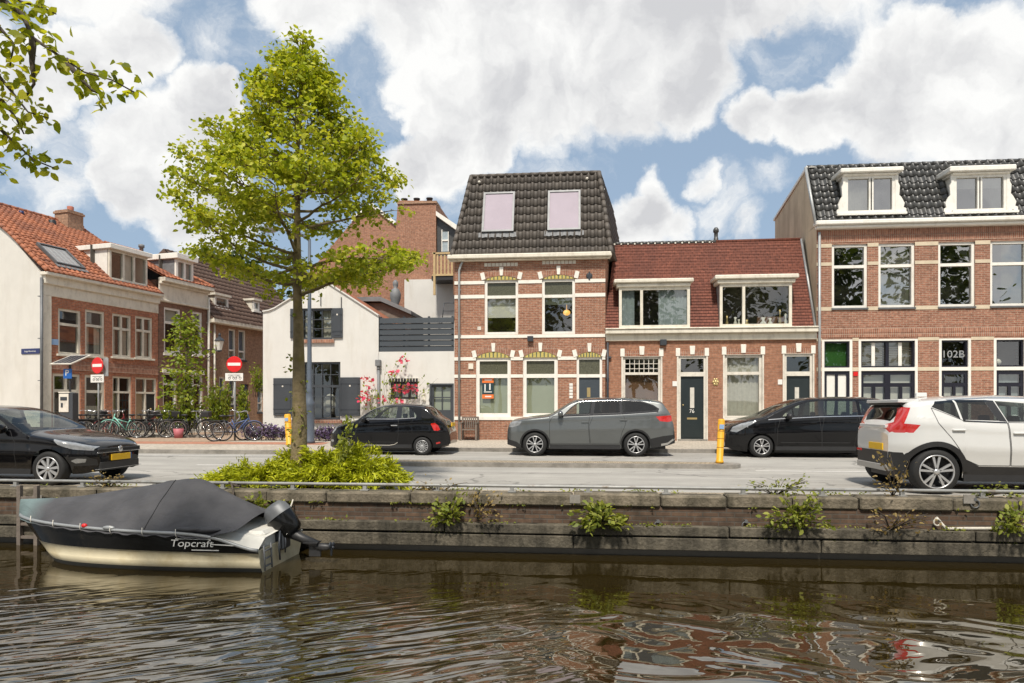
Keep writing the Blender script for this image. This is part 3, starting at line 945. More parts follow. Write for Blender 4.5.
# ------------------------------------------------------------------ the tall house with the grey tiled mansard roof
def house_mansard():
    h = thing('brick_house', 'tall narrow brick house with white bands and a grey tiled mansard roof with two skylights', 'house', (U(530, VF), VF, ZP))
    X = lambda px: U(px, VF)
    Zf = lambda px, py: Z(px, py, VF)
    xl, xr = X(454.5), X(605.3)
    ze = Zf(530, 257)
    wins = []
    b2 = Zf(500, 279.8), Zf(500, 334.6)
    up = [(X(484.6), X(518.2)), (X(542), X(575))]
    for a, b in up: wins.append(rect(a, b, b2[1], b2[0]))
    g1 = Zf(500, 357.6), Zf(500, 416.6)
    gr = [(X(476), X(510.8)), (X(523), X(557.8))]
    for a, b in gr: wins.append(rect(a, b, g1[1], g1[0]))
    d = (X(576.6), X(602.2))
    zd1 = Zf(590, 357.0)
    wins.append([(d[0], ZP - .02), (d[1], ZP - .02), (d[1], zd1), (d[0], zd1)])
    outline = [(xl, ZP - .2), (d[0], ZP - .2), (xr, ZP - .2), (xr, ze), (xl, ze)]
    mb = MB().wall(outline, wins, VF, .24)
    # side and back walls; the right side splays outwards to the back
    vb = 33.0
    xrb = U(620.5, 31.0) + .3
    mb.quad((xr, VF, ZP - .2), (xrb, vb, ZP - .2), (xrb, vb, ze), (xr, VF, ze))
    mb.quad((xl, vb, ZP - .2), (xl, VF, ZP - .2), (xl, VF, ze), (xl, vb, ze))
    mb.quad((xrb, vb, ZP - .2), (xl, vb, ZP - .2), (xl, vb, ze), (xrb, vb, ze))
    mb.build('wall', M_['brick_mansard'], h)
    # white bands, butted between the openings
    bands = [(280.3, 283.6), (294.3, 297.8), (334.6, 337.8), (356.8, 360.2), (374.4, 377.6), (416.6, 420)]
    for i, (a, b) in enumerate(bands):
        z1, z0 = Zf(520, a), Zf(520, b)
        if i in (0, 1): op = up
        elif i in (2, ): op = []
        elif i in (3, 4): op = gr + [d]
        else: op = [d]
        e = [xl] + [q for o in op for q in o] + [xr]
        for k in range(0, len(e), 2):
            if e[k + 1] - e[k] > .02: bx('stone_band', M_['white_stone'], h, e[k], e[k + 1], VF - .025, VF + .05, z0, z1)
    # windows
    wc = M_['white_paint']
    tz = Zf(500, 296.8)
    f = window(h, *up[0], b2[1], b2[0], VF, .10, wc, [tz], upper='leaded_glass', curtain=[(up[0][0] + .1, up[0][1] - .1, Zf(500, 317), tz, 'blind_white')])
    f = window(h, *up[1], b2[1], b2[0], VF, .10, wc, [tz], upper='leaded_glass', curtain=[(up[1][0] + .1, up[1][1] - .1, Zf(550, 304), tz, 'curtain_green')])
    lx, lz = X(566.5), Zf(566, 311)
    MB().ell((lx, VF + .45, lz), (.14, .14, .11)).tube([(lx, VF + .45, lz + .1), (lx, VF + .45, lz + .45)], .01, 6).build('pendant_lamp', M_['lamp_glow'], f)
    tz = Zf(500, 376)
    for a, b in gr:
        f = window(h, a, b, g1[1], g1[0], VF, .13, wc, [tz], upper='leaded_glass', curtain=[(a + .1, b - .1, g1[1] + .05, tz, 'curtain_green')])
        if a == gr[0][0]:
            p0, p1, q0, q1 = X(481.8), X(493.2), Zf(488, 398.5), Zf(488, 377.8)
            yp = VF + .115
            po = MB().box(p0, p1, yp, yp + .006, q0, q1).build('poster', M_['poster_teal'], f)
            po['label'] = 'orange and dark poster taped inside the window'
            hh = q1 - q0
            MB().box(p0 - .002, p1 + .002, yp - .004, yp - .001, q1 - hh * .24, q1).box(p0 - .002, p1 + .002, yp - .004, yp - .001, q0, q0 + hh * .2).build('poster_band', M_['poster_orange'], po)
            mb = MB()
            w = p1 - p0
            for (fx0, fx1, fz0, fz1) in ((.2, .85, .87, .93), (.25, .8, .07, .13), (.2, .3, .36, .7), (.62, .74, .42, .72), (.15, .85, .30, .34)):
                mb.box(p0 + w * fx0, p0 + w * fx1, yp - .008, yp - .005, q0 + hh * fz0, q0 + hh * fz1)
            mb.build('poster_lettering', M_['sign_white'], po)
    # door
    dw = .09
    mb = MB().box(d[0], d[0] + dw, VF + .05, VF + .16, ZP, zd1).box(d[1] - dw, d[1], VF + .05, VF + .16, ZP, zd1)
    zt0, zt1 = Zf(590, 374.2), Zf(590, 377.4)
    mb.box(d[0] + dw, d[1] - dw, VF + .05, VF + .16, zd1 - .09, zd1).box(d[0] + dw, d[1] - dw, VF + .045, VF + .15, zt1, zt0)
    fr = mb.build('door_frame', wc, h)
    MB().box(d[0] + dw, d[1] - dw, VF + .11, VF + .12, zt0, zd1 - .09).build('fanlight', M_['leaded_glass'], fr)
    dr = bx('door', M_['door_grey'], h, d[0] + dw, d[1] - dw, VF + .10, VF + .14, ZP + .02, zt1)
    bx('door_window', M_['brass'], dr, X(587), X(590.4), VF + .09, VF + .101, Zf(588, 397), Zf(588, 387.5))
    # arched heads with yellow tile infill over the openings
    def head(a, b, zt, rise, kname='arch'):
        n = 12
        arc = [(a + (b - a) * k / n, zt + rise * (1 - ((k / n) * 2 - 1) ** 2) + .0) for k in range(n + 1)]
        MB().prism([(a, zt - .002)] + arc + [(b, zt - .002)], VF - .006, VF + .02).build('tympanum', M_['tympanum_yellow'], h)
        mb = MB()
        k = 9
        for i in range(k):
            xx = a + (b - a) * (i + .5) / k
            hh = rise * (1 - (((i + .5) / k) * 2 - 1) ** 2) * .95
            mb.box(xx - .022, xx + .022, VF - .012, VF - .004, zt + .01, zt + max(.03, hh))
        mb.build('tympanum_pattern', M_['tympanum_green'], h)
        # brick voussoirs
        mb = MB(); nv = 22
        for i in range(nv):
            t0, t1 = i / nv, (i + .86) / nv
            p = []
            for t, up_ in ((t0, 0), (t1, 0), (t1, .24), (t0, .24)):
                xx = a + (b - a) * t; zz = zt + rise * (1 - (t * 2 - 1) ** 2) + .012
                xx += (t - .5) * up_ * .5
                p.append((xx, zz + up_))
            mb.prism(p, VF - .016, VF + .02)
        mb.build(kname, M_['brick_soldier'], h)
        c = (a + b) / 2
        MB().prism([(c - .055, zt + rise + .02), (c + .055, zt + rise + .02), (c + .075, zt + rise + .34), (c - .075, zt + rise + .34)], VF - .04, VF + .02).build('keystone', M_['white_stone'], h)
        for sx, xx in ((-1, a), (1, b)):
            MB().prism([(xx + sx * -.04, zt + .03), (xx + sx * .11, zt - .01), (xx + sx * .17, zt + .25), (xx + sx * .02, zt + .29)][::sx], VF - .04, VF + .02).build('corner_block', M_['white_stone'], h)
    for a, b in up: head(a, b, b2[0], .14)
    for a, b in gr: head(a, b, g1[0], .21)
    head(d[0], d[1], zd1, .18)
    # vent strips under the gutter
    for a, b in ((484, 518), (542, 576)):
        mb = MB()
        z0, z1 = Zf(500, 266.3) + (.04 if a > 500 else 0), Zf(500, 262.9) + (.04 if a > 500 else 0)
        for k in range(9):
            xx = X(a) + (X(b) - X(a)) * (k + .08) / 9
            mb.box(xx, xx + (X(b) - X(a)) * .85 / 9, VF - .012, VF + .02, z0, z1)
        mb.build('vent_strip', M_['old_white'], h)
    # gutter
    zg0, zg1 = Zf(530, 261.2) + .02, Zf(530, 254.6)
    MB().box(X(448.5), X(611.5), VF - .30, VF + .02, zg0 + .06, zg1).box(X(449.5), X(610.5), VF - .2, VF + .02, zg0, zg0 + .06).bevel(.03).build('gutter', M_['cream_paint'], h)
    pipe(h, X(459.5), ZP, Zf(459, 271), VF - .07, .045, M_['zinc'], bend=(.14, .36))
    MB().ell((X(589.3), VF - .02, Zf(589, 276)), (.12, .02, .12), 8, 6).box(X(589.3) - .03, X(589.3) + .03, VF - .04, VF, Zf(589, 276) - .16, Zf(589, 276) + .16).build('wall_anchor', M_['dark_metal'], h)
    lamp_box(h, X(530.5), Zf(530, 339.3), VF - .026, .22)
    bx('alarm_box', M_['cream_paint'], h, X(468.6), X(473.4), VF - .05, VF, Zf(470, 369), Zf(470, 363.5))
    mb = MB()
    for k in range(5):
        z = Zf(571, 384.5 + k * 3.1); mb.box(X(569.4), X(572.8), VF - .02, VF, z - .05, z + .045)
    mb.build('number_plates', M_['sign_white'], h)
    bx('vent_rosette', M_['old_white'], h, X(477.5), X(481), VF - .012, VF + .01, Zf(479, 330), Zf(479, 326.5))
    # mansard roof: front slope, two hips
    zb, zt = Zf(530, 257), Zf(530, 175.5) + .08
    vt = VF + 1.15
    xa0, xa1 = X(452.5), X(611)
    ta0, ta1 = U(471.5, vt), U(599, vt)
    zt = Z(535, 175, vt)
    y0 = VF - .18
    # solid core
    mb = MB()
    P = [(xa0, y0, zb), (xa1, y0, zb), (xrb + .1, vb, zb), (xa0, vb, zb)]
    Q = [(ta0, vt, zt), (ta1, vt, zt), (U(611, 31) + .1, vb - 1, zt), (ta0, vb - 1, zt)]
    for k in range(4):
        mb.quad(P[k], P[(k + 1) % 4], Q[(k + 1) % 4], Q[k])
    mb.quad(*Q)
    mb.quad(*P[::-1])
    core = mb.build('roof', M_['tile_grey'], h)
    up_ = Vector((0, vt - y0, zt - zb)); L = up_.length
    off = Vector((0, -.03, .012))
    cl = []
    for p, q, sgn in ((P[0], Q[0], -1), (P[1], Q[1], 1)):
        e = Vector(q) - Vector(p)
        nrm = Vector((1, 0, 0)) * sgn; nrm = nrm - e * (nrm.dot(e) / e.length_squared)
        # keep the clip plane through the edge and the front slope's normal
        fn = Vector((1, 0, 0)).cross(up_).normalized()
        pn = e.cross(fn).normalized()
        if pn.x * sgn < 0: pn = -pn
        cl.append((Vector(p), pn))
    o = tiles('roof_tiles', M_['tile_grey'], core, Vector((xa0, y0, zb)) + off, (1, 0, 0), up_, xa1 - xa0, L, (xa1 - xa0) / 22, L / 10, .055, .026, cl)
    # right-hand hip face
    e1 = Vector(P[2]) - Vector(P[1]); e2 = Vector(Q[1]) - Vector(P[1])
    ux = e1.normalized(); n_ = ux.cross(e2).normalized(); uy = n_.cross(ux)
    Lh = uy.dot(e2)
    pl = []
    for p, q, ins in ((P[1], Q[1], Vector(P[2])), (P[2], Q[2], Vector(P[1]))):
        e = Vector(q) - Vector(p); pn = e.cross(n_).normalized()
        if pn.dot(ins - Vector(p)) > 0: pn = -pn
        pl.append((Vector(p), pn))
    tiles('roof_tiles', M_['tile_grey'], core, Vector(P[1]) + n_ * .03, ux, uy, e1.length, Lh, .25, L / 10, .05, .026, pl)
    # hip and ridge tiles
    mb = MB()
    for p, q, rr, n in ((P[0], Q[0], .10, 11), (P[1], Q[1], .10, 11), (Q[0], Q[1], .085, 15)):
        p, q = Vector(p) + off, Vector(q) + off
        for k in range(n):
            a = p.lerp(q, k / n); b = p.lerp(q, (k + 1.08) / n)
            mb.tube([a, b], [rr, rr * .85], 10)
    mb.build('ridge_tiles', M_['tile_grey'], core)
    for sx in (480, 587): 
        b = Vector((U(sx, vt), vt - .2, zt - .28)); MB().ell(b, (.06, .08, .06), 8, 6).build('vent_cap', M_['old_white'], core)
    # skylights lie in the slope
    uyv = up_.normalized(); nn = Vector((1, 0, 0)).cross(uyv)
    for (a, b, c, d_) in ((482, 514.5, 195, 234), (547.5, 580.5, 193.2, 232.4)):
        def slope_pt(px, py):
            lo, hi = 0.0, 1.0
            for _ in range(40):
                t = (lo + hi) / 2; p = Vector((0, y0, zb)) + up_ * t
                if H_EYE + (HZ - py) * T_(px, p.y) / F > p.z: lo = t
                else: hi = t
            p = Vector((0, y0, zb)) + up_ * lo
            return lo * L, U(px, p.y)
        s0, xa = slope_pt(a, d_); s1, _ = slope_pt(a, c); _, xb = slope_pt(b, (c + d_) / 2)
        M4 = Matrix(((1, 0, 0, 0), (0, uyv.y, nn.y, 0), (0, uyv.z, nn.z, 0), (0, 0, 0, 1)))
        M4.translation = Vector((0, y0, zb))
        fwid = .075
        mb = MB().box(xa, xa + fwid, s0, s1, .0, .16).box(xb - fwid, xb, s0, s1, .0, .16).box(xa + fwid, xb - fwid, s0, s0 + fwid, .0, .16).box(xa + fwid, xb - fwid, s1 - fwid, s1, .0, .16)
        sk = mb.xform(M4).build('skylight', M_['zinc_dark'], core)
        MB().box(xa + fwid, xb - fwid, s0 + fwid, s1 - fwid, .02, .128).xform(M4).build('pane', M_['skylight_painted_sky'], sk)
        ap = MB(); n = 40
        for k in range(n):
            x0_, x1_ = xa - .12 + (xb - xa + .24) * k / n, xa - .12 + (xb - xa + .24) * (k + 1) / n
            ap.quad((x0_, s0 - .22, .09 + .02 * math.sin(k)), (x1_, s0 - .22, .09 + .02 * math.sin(k + 1)), (x1_, s0, .08), (x0_, s0, .08), smooth=True)
        ap.xform(M4).build('flashing', M_['lead'], sk)
    return h


house_mansard()


# ------------------------------------------------------------------ the low house with the red roof and two wide dormers
def house_red():
    h = thing('brick_house', 'low brick house under a steep red tiled roof with two wide flat dormers', 'house', (U(700, VF), VF, ZP))
    X = lambda px: U(px, VF)
    Zf = lambda px, py: Z(px, py, VF)
    xl, xr = X(605.8) + .02, X(816.2)
    zc0, zc1 = Zf(700, 340.5), Zf(700, 328)
    ops = []
    W1 = (X(623), X(660.7), Zf(640, 418), Zf(640, 356.6))
    D1 = (X(678.5), X(706.2), ZP - .02, Zf(690, 356.2))
    W2 = (X(724.6), X(762.2), Zf(740, 418.5), Zf(740, 354.8))
    D2 = (X(784.4), X(812.6), ZP - .02, Zf(800, 353.8))
    for w in (W1, D1, W2, D2): ops.append(rect(*w))
    ze = zc0 + .1
    mb = MB().wall([(xl, ZP - .2), (D1[0], ZP - .2), (xr, ZP - .2), (xr, ze), (xl, ze)], ops, VF, .22)
    vb = 33.0
    mb.quad((xr, VF, ZP - .2), (xr, vb, ZP - .2), (xr, vb, ze), (xr, VF, ze)).quad((xl, vb, ZP - .2), (xl, VF, ZP - .2), (xl, VF, ze), (xl, vb, ze)).quad((xr, vb, ZP - .2), (xl, vb, ZP - .2), (xl, vb, ze), (xr, vb, ze))
    mb.build('wall', M_['brick_red'], h)
    # cornice
    MB().box(xl - .02, xr + .0, VF - .10, VF + .05, zc0, zc0 + (zc1 - zc0) * .55).box(xl - .04, xr + .0, VF - .26, VF + .05, zc0 + (zc1 - zc0) * .55, zc1 - .05).box(xl - .05, xr + .0, VF - .30, VF + .05, zc1 - .05, zc1).bevel(.02).build('cornice', M_['cream_paint'], h)
    wp = M_['old_white']
    bars = []
    tz = Zf(640, 373.5)
    nb = 7
    for k in range(1, nb): bars.append(('v', W1[0] + .08 + (W1[1] - W1[0] - .16) * k / nb, tz, W1[3] - .08))
    for k in range(1, 3): bars.append(('h', tz + (W1[3] - tz - .08) * k / 3, W1[0] + .08, W1[1] - .08))
    window(h, *W1, VF, .085, wp, [tz], bars=bars, barw=.022, curtain=[(W1[0] + .05, W1[1] - .05, W1[2] + .05, tz, 'dark_wood')])
    tz = Zf(740, 373.2)
    window(h, *W2, VF, .10, wp, [tz], curtain=[(W2[0] + .05, W2[1] - .05, W2[2] + .05, W2[3] - .05, 'curtain')], sill=M_['old_white'])
    for D, slot, cx in ((D1, True, 692.4), (D2, False, 797.5)):
        dw = .085
        zt1 = Zf(690, 376.3); zt0 = Zf(690, 372)
        mb = MB().box(D[0], D[0] + dw, VF + .03, VF + .16, ZP, D[3]).box(D[1] - dw, D[1], VF + .03, VF + .16, ZP, D[3]).box(D[0] + dw, D[1] - dw, VF + .03, VF + .16, D[3] - .09, D[3]).box(D[0] + dw, D[1] - dw, VF + .025, VF + .15, zt1, zt0)
        fr = mb.build('door_frame', wp, h)
        MB().quad((D[0] + dw, VF + .1, zt0), (D[1] - dw, VF + .1, zt0), (D[1] - dw, VF + .1, D[3] - .09), (D[0] + dw, VF + .1, D[3] - .09)).build('pane', M_['glass'], fr)
        bx('interior', M_['interior'], fr, D[0], D[1], VF + .5, VF + .52, zt1 - .1, D[3])
        dr = MB().box(D[0] + dw, D[1] - dw, VF + .09, VF + .14, ZP + .06, zt1).build('door', M_['green_black'], h)
        # raised mouldings
        x0, x1 = D[0] + dw, D[1] - dw
        mb = MB()
        for (a, b, c, d_) in ((.12, .88, .05, .26), ):
            hgt = zt1 - ZP
            for q in (.015,):
                mb.box(x0 + (x1 - x0) * a, x0 + (x1 - x0) * b, VF + .082, VF + .088, ZP + hgt * c, ZP + hgt * d_)
        mb.build('door_panel', M_['green_black'], dr)
        bx('door_window', M_['curtain'], dr, U(cx - 2.0, VF), U(cx + 2.2, VF), VF + .078, VF + .092, Zf(690, 408), Zf(690, 387.5))
        bx('letter_slot', M_['brass'], dr, U(cx - 5, VF), U(cx + 5, VF), VF + .078, VF + .09, Zf(690, 419.5), Zf(690, 417.6))
        MB().ell((x0 + .09, VF + .06, Zf(690, 405)), (.03, .03, .03), 8, 6).build('door_knob', M_['brass'], dr)
        if slot: text('lettering', '76', M_['sign_white'], dr, (U(692.2, VF), VF + .085, Zf(690, 411.3)), .19)
        bx('door_step', M_['kerb_stone'], h, D[0] - .03, D[1] + .03, VF - .12, VF + .16, ZP - .01, ZP + .06)
    # white corner blocks and keystones over each opening
    for (a, b, c, d_) in (W1, D1, W2, D2):
        for q in (a - .10, b - .06): bx('corner_block', M_['white_stone'], h, q, q + .16, VF - .03, VF + .02, d_ + .0, d_ + .30, bev=.012)
        cx = (a + b) / 2
        MB().prism([(cx - .08, d_ + .06), (cx + .08, d_ + .06), (cx + .10, d_ + .38), (cx - .10, d_ + .38)], VF - .04, VF + .02).bevel(.012).build('keystone', M_['white_stone'], h)
        mb = MB(); n = int((b - a - .12) / .066)
        for i in range(n):
            mb.box(a + .06 + i * .066 + .004, a + .06 + i * .066 + .062, VF - .010, VF + .01, d_ + .012, d_ + .05 + .16)
        mb.build('lintel', M_['brick_soldier'], h)
        mb = MB().box(a - .06, a, VF - .012, VF + .03, max(c, ZP), d_).box(b, b + .06, VF - .012, VF + .03, max(c, ZP), d_).box(a - .06, b + .06, VF - .02, VF + .03, d_, d_ + .012)
        mb.build('architrave', M_['old_white'], h)
    lamp_box(h, X(663), Zf(663, 343), VF, .24)
    for px, py in ((674.7, 383.7), (780, 382)):
        bx('number_plate', M_['sign_white'], h, X(px - 2.2), X(px + 2.2), VF - .02, VF, Zf(px, py + 2.5), Zf(px, py - 2.5))
    mb = MB()
    for k in range(6):
        t = k * PI / 3; mb.ell((X(715.6) + .08 * math.cos(t), VF - .015, Zf(715, 382) + .10 * math.sin(t)), (.05, .02, .05), 8, 5)
    mb.ell((X(715.6), VF - .02, Zf(715, 382)), (.06, .03, .07), 8, 5).build('wall_ornament', M_['brass'], h)
    pipe(h, xl + .05, ZP, zc0 - .05, VF - .06, .045, M_['dark_metal'])
    MB().ell((X(610), VF - .05, Zf(610, 357.8)), (.06, .06, .05), 8, 6).build('camera', M_['dark_metal'], h)
    # roof: steep front slope
    y0, zb = VF + .0, zc1 - .02
    vt = VF + 1.35
    zt = Z(700, 242, vt)
    b0, b1 = X(604.5), X(815.0)
    t0, t1 = U(614.5, vt), U(801, vt)
    sl = Vector((0, vt - y0, zt - zb)); un = sl.normalized(); nn = Vector((1, 0, 0)).cross(un)
    mb = MB()
    mb.quad((b0, y0, zb), (b1, y0, zb), (t1, vt, zt), (t0, vt, zt))
    mb.quad((t0, vt, zt), (t1, vt, zt), (t1, vb, zt - .3), (t0, vb, zt - .3))
    mb.quad((b1, y0, zb), (b1, vb, zb), (t1, vb, zt - .3), (t1, vt, zt))
    mb.quad((b0, vb, zb), (b0, y0, zb), (t0, vt, zt), (t0, vb, zt - .3))
    mb.quad((b0, vb, zb), (b1, vb, zb), (t1, vb, zt - .3), (t0, vb, zt - .3))
    DOR = ((613.8, 693, 278.6, 286.5, 619, 689.8, 286.5, 327.5, 641.5, 0), (714, 797.5, 276.2, 284.6, 719.5, 791.6, 284.6, 326, 743.5, 1))
    vd = VF - .02
    cuts = [(U(q[4], vd) + .05, U(q[5], vd) - .05, zc1 + .02, Z(700, q[6], vd) + .05, VF + 1.2) for q in DOR]
    for c in cuts: mb.cut(*c)
    rf = mb.build('roof', M_['plain_tile_red'], h)
    # tile courses as thin stepped strips
    mb = MB(); n = 30
    for k in range(n):
        a, b = k / n, (k + 1) / n
        pa0 = Vector((b0 + (t0 - b0) * a, y0, zb)) + Vector((0, sl.y * a, sl.z * a)); pa1 = Vector((b1 + (t1 - b1) * a, y0, zb)) + Vector((0, sl.y * a, sl.z * a))
        pb0 = Vector((b0 + (t0 - b0) * b, y0, zb)) + Vector((0, sl.y * b, sl.z * b)); pb1 = Vector((b1 + (t1 - b1) * b, y0, zb)) + Vector((0, sl.y * b, sl.z * b))
        mb.quad(pa0 + nn * .03, pa1 + nn * .03, pb1 + nn * .012, pb0 + nn * .012)
        mb.quad(pa0 + nn * .004, pa1 + nn * .004, pa1 + nn * .03, pa0 + nn * .03)
    for c in cuts: mb.cut(*c)
    mb.build('roof_tiles', M_['plain_tile_red'], rf)
    # ridge: dark tiles with white clips on the left part, plain on the right, right verge in zinc
    xm = U(716, vt)
    mb = MB(); n = 15
    for k in range(n):
        a, b = t0 + (xm - t0) * k / n, t0 + (xm - t0) * (k + 1) / n
        mb.tube([(a, vt, zt), (b - .01, vt, zt)], [.075, .065], 8)
    mb.build('ridge_tiles', M_['tile_black'], rf)
    mb = MB()
    for k in range(n): mb.box(t0 + (xm - t0) * k / n - .03, t0 + (xm - t0) * k / n + .03, vt - .09, vt - .06, zt - .06, zt + .0)
    mb.build('ridge_clip', M_['old_white'], rf)
    MB().tube([(xm, vt, zt + .005), (t1, vt, zt + .02)], .06, 8).build('ridge', M_['plain_tile_red'], rf)
    e0, e1 = Vector((b1, y0, zb)) + nn * .04, Vector((t1, vt, zt)) + nn * .04
    MB().tube([e0, e1], .05, 6).build('verge', M_['zinc'], rf)
    MB().lathe([(.09, -.1), (.09, .2), (.075, .22), (.075, .42), (.11, .44), (.11, .54), (.06, .62), (0, .63)], (U(716, vt + .3), vt + .3, zt), n=12).build('vent_pipe', M_['tile_black'], rf)
    # dormers
    for (c0, c1, cy0, cy1, w0, w1, wy0, wy1, mu, content) in DOR:
        x0, x1 = U(w0, vd), U(w1, vd)
        z0, z1 = zc1 - .0, Z(700, wy0, vd)
        zt_ = Z(700, cy0, vd) + .0
        d = MB().box(x0, x0 + .06, vd + .02, vd + 1.6, z0, z1 + .1).build('dormer', M_['zinc'] if content else M_['grey_wood'], rf)
        MB().box(x1 - .06, x1, vd + .02, vd + 1.6, z0, z1 + .1).build('dormer_cheek', M_['zinc'] if content else M_['grey_wood'], d)
        MB().box(U(c0, vd), U(c1, vd), vd - .22, vd + 1.8, (z1 + zt_) / 2, zt_).box(U(c0, vd) + .1, U(c1, vd) - .1, vd - .13, vd + 1.8, z1, (z1 + zt_) / 2).bevel(.03).build('dormer_roof', M_['cream_paint'], d)
        m = U(mu, vd)
        cur = [(x0 + .1, m - .25, z0, z1, 'curtain_blue'), (m + (x1 - m) * .36, m + (x1 - m) * .96, z0, z1, 'curtain_blue')] if not content else []
        f = window(d, x0 + .0, x1 - .0, z0 + .02, z1, vd - .10, .10, M_['cream_paint'], mull=[m], glass='glass' if not content else 'glass', curtain=cur, back='interior')
        if content:
            zz = z0 + .12
            mb = MB()
            mb.box(x0 + .1, x1 - .1, vd + .1, vd + .35, zz - .06, zz - .02)
            mb.build('window_shelf', M_['old_white'], f)
            for k, (xx, hh, rr) in enumerate(((m - .55, .35, .05), (m - .25, .3, .06), (m - .12, .22, .05), (m + .16, .2, .08), (m + .75, .28, .10), (m + 1.0, .25, .08), (m + 1.35, .55, .05), (m + 1.55, .4, .05), (m + 1.72, .5, .05))):
                MB().lathe([(rr, 0), (rr * 1.1, hh * .3), (rr * .4, hh * .6), (rr * .9, hh), (0, hh * 1.05)], (xx, vd + .2, zz - .02), n=10).build('vase', M_['blind_white'] if k % 3 else M_['brass'], f)
            MB().box(m + .6, m + 1.9, vd + .45, vd + .5, zz, zz + .32).build('cabinet', M_['dark_wood'], f)
        mb = MB().box(x0 - .04, x1 + .04, vd - .12, vd + .05, z0 - .01, z0 + .02)
        mb.build('dormer_sill', M_['old_white'], d)
    return h


house_red()


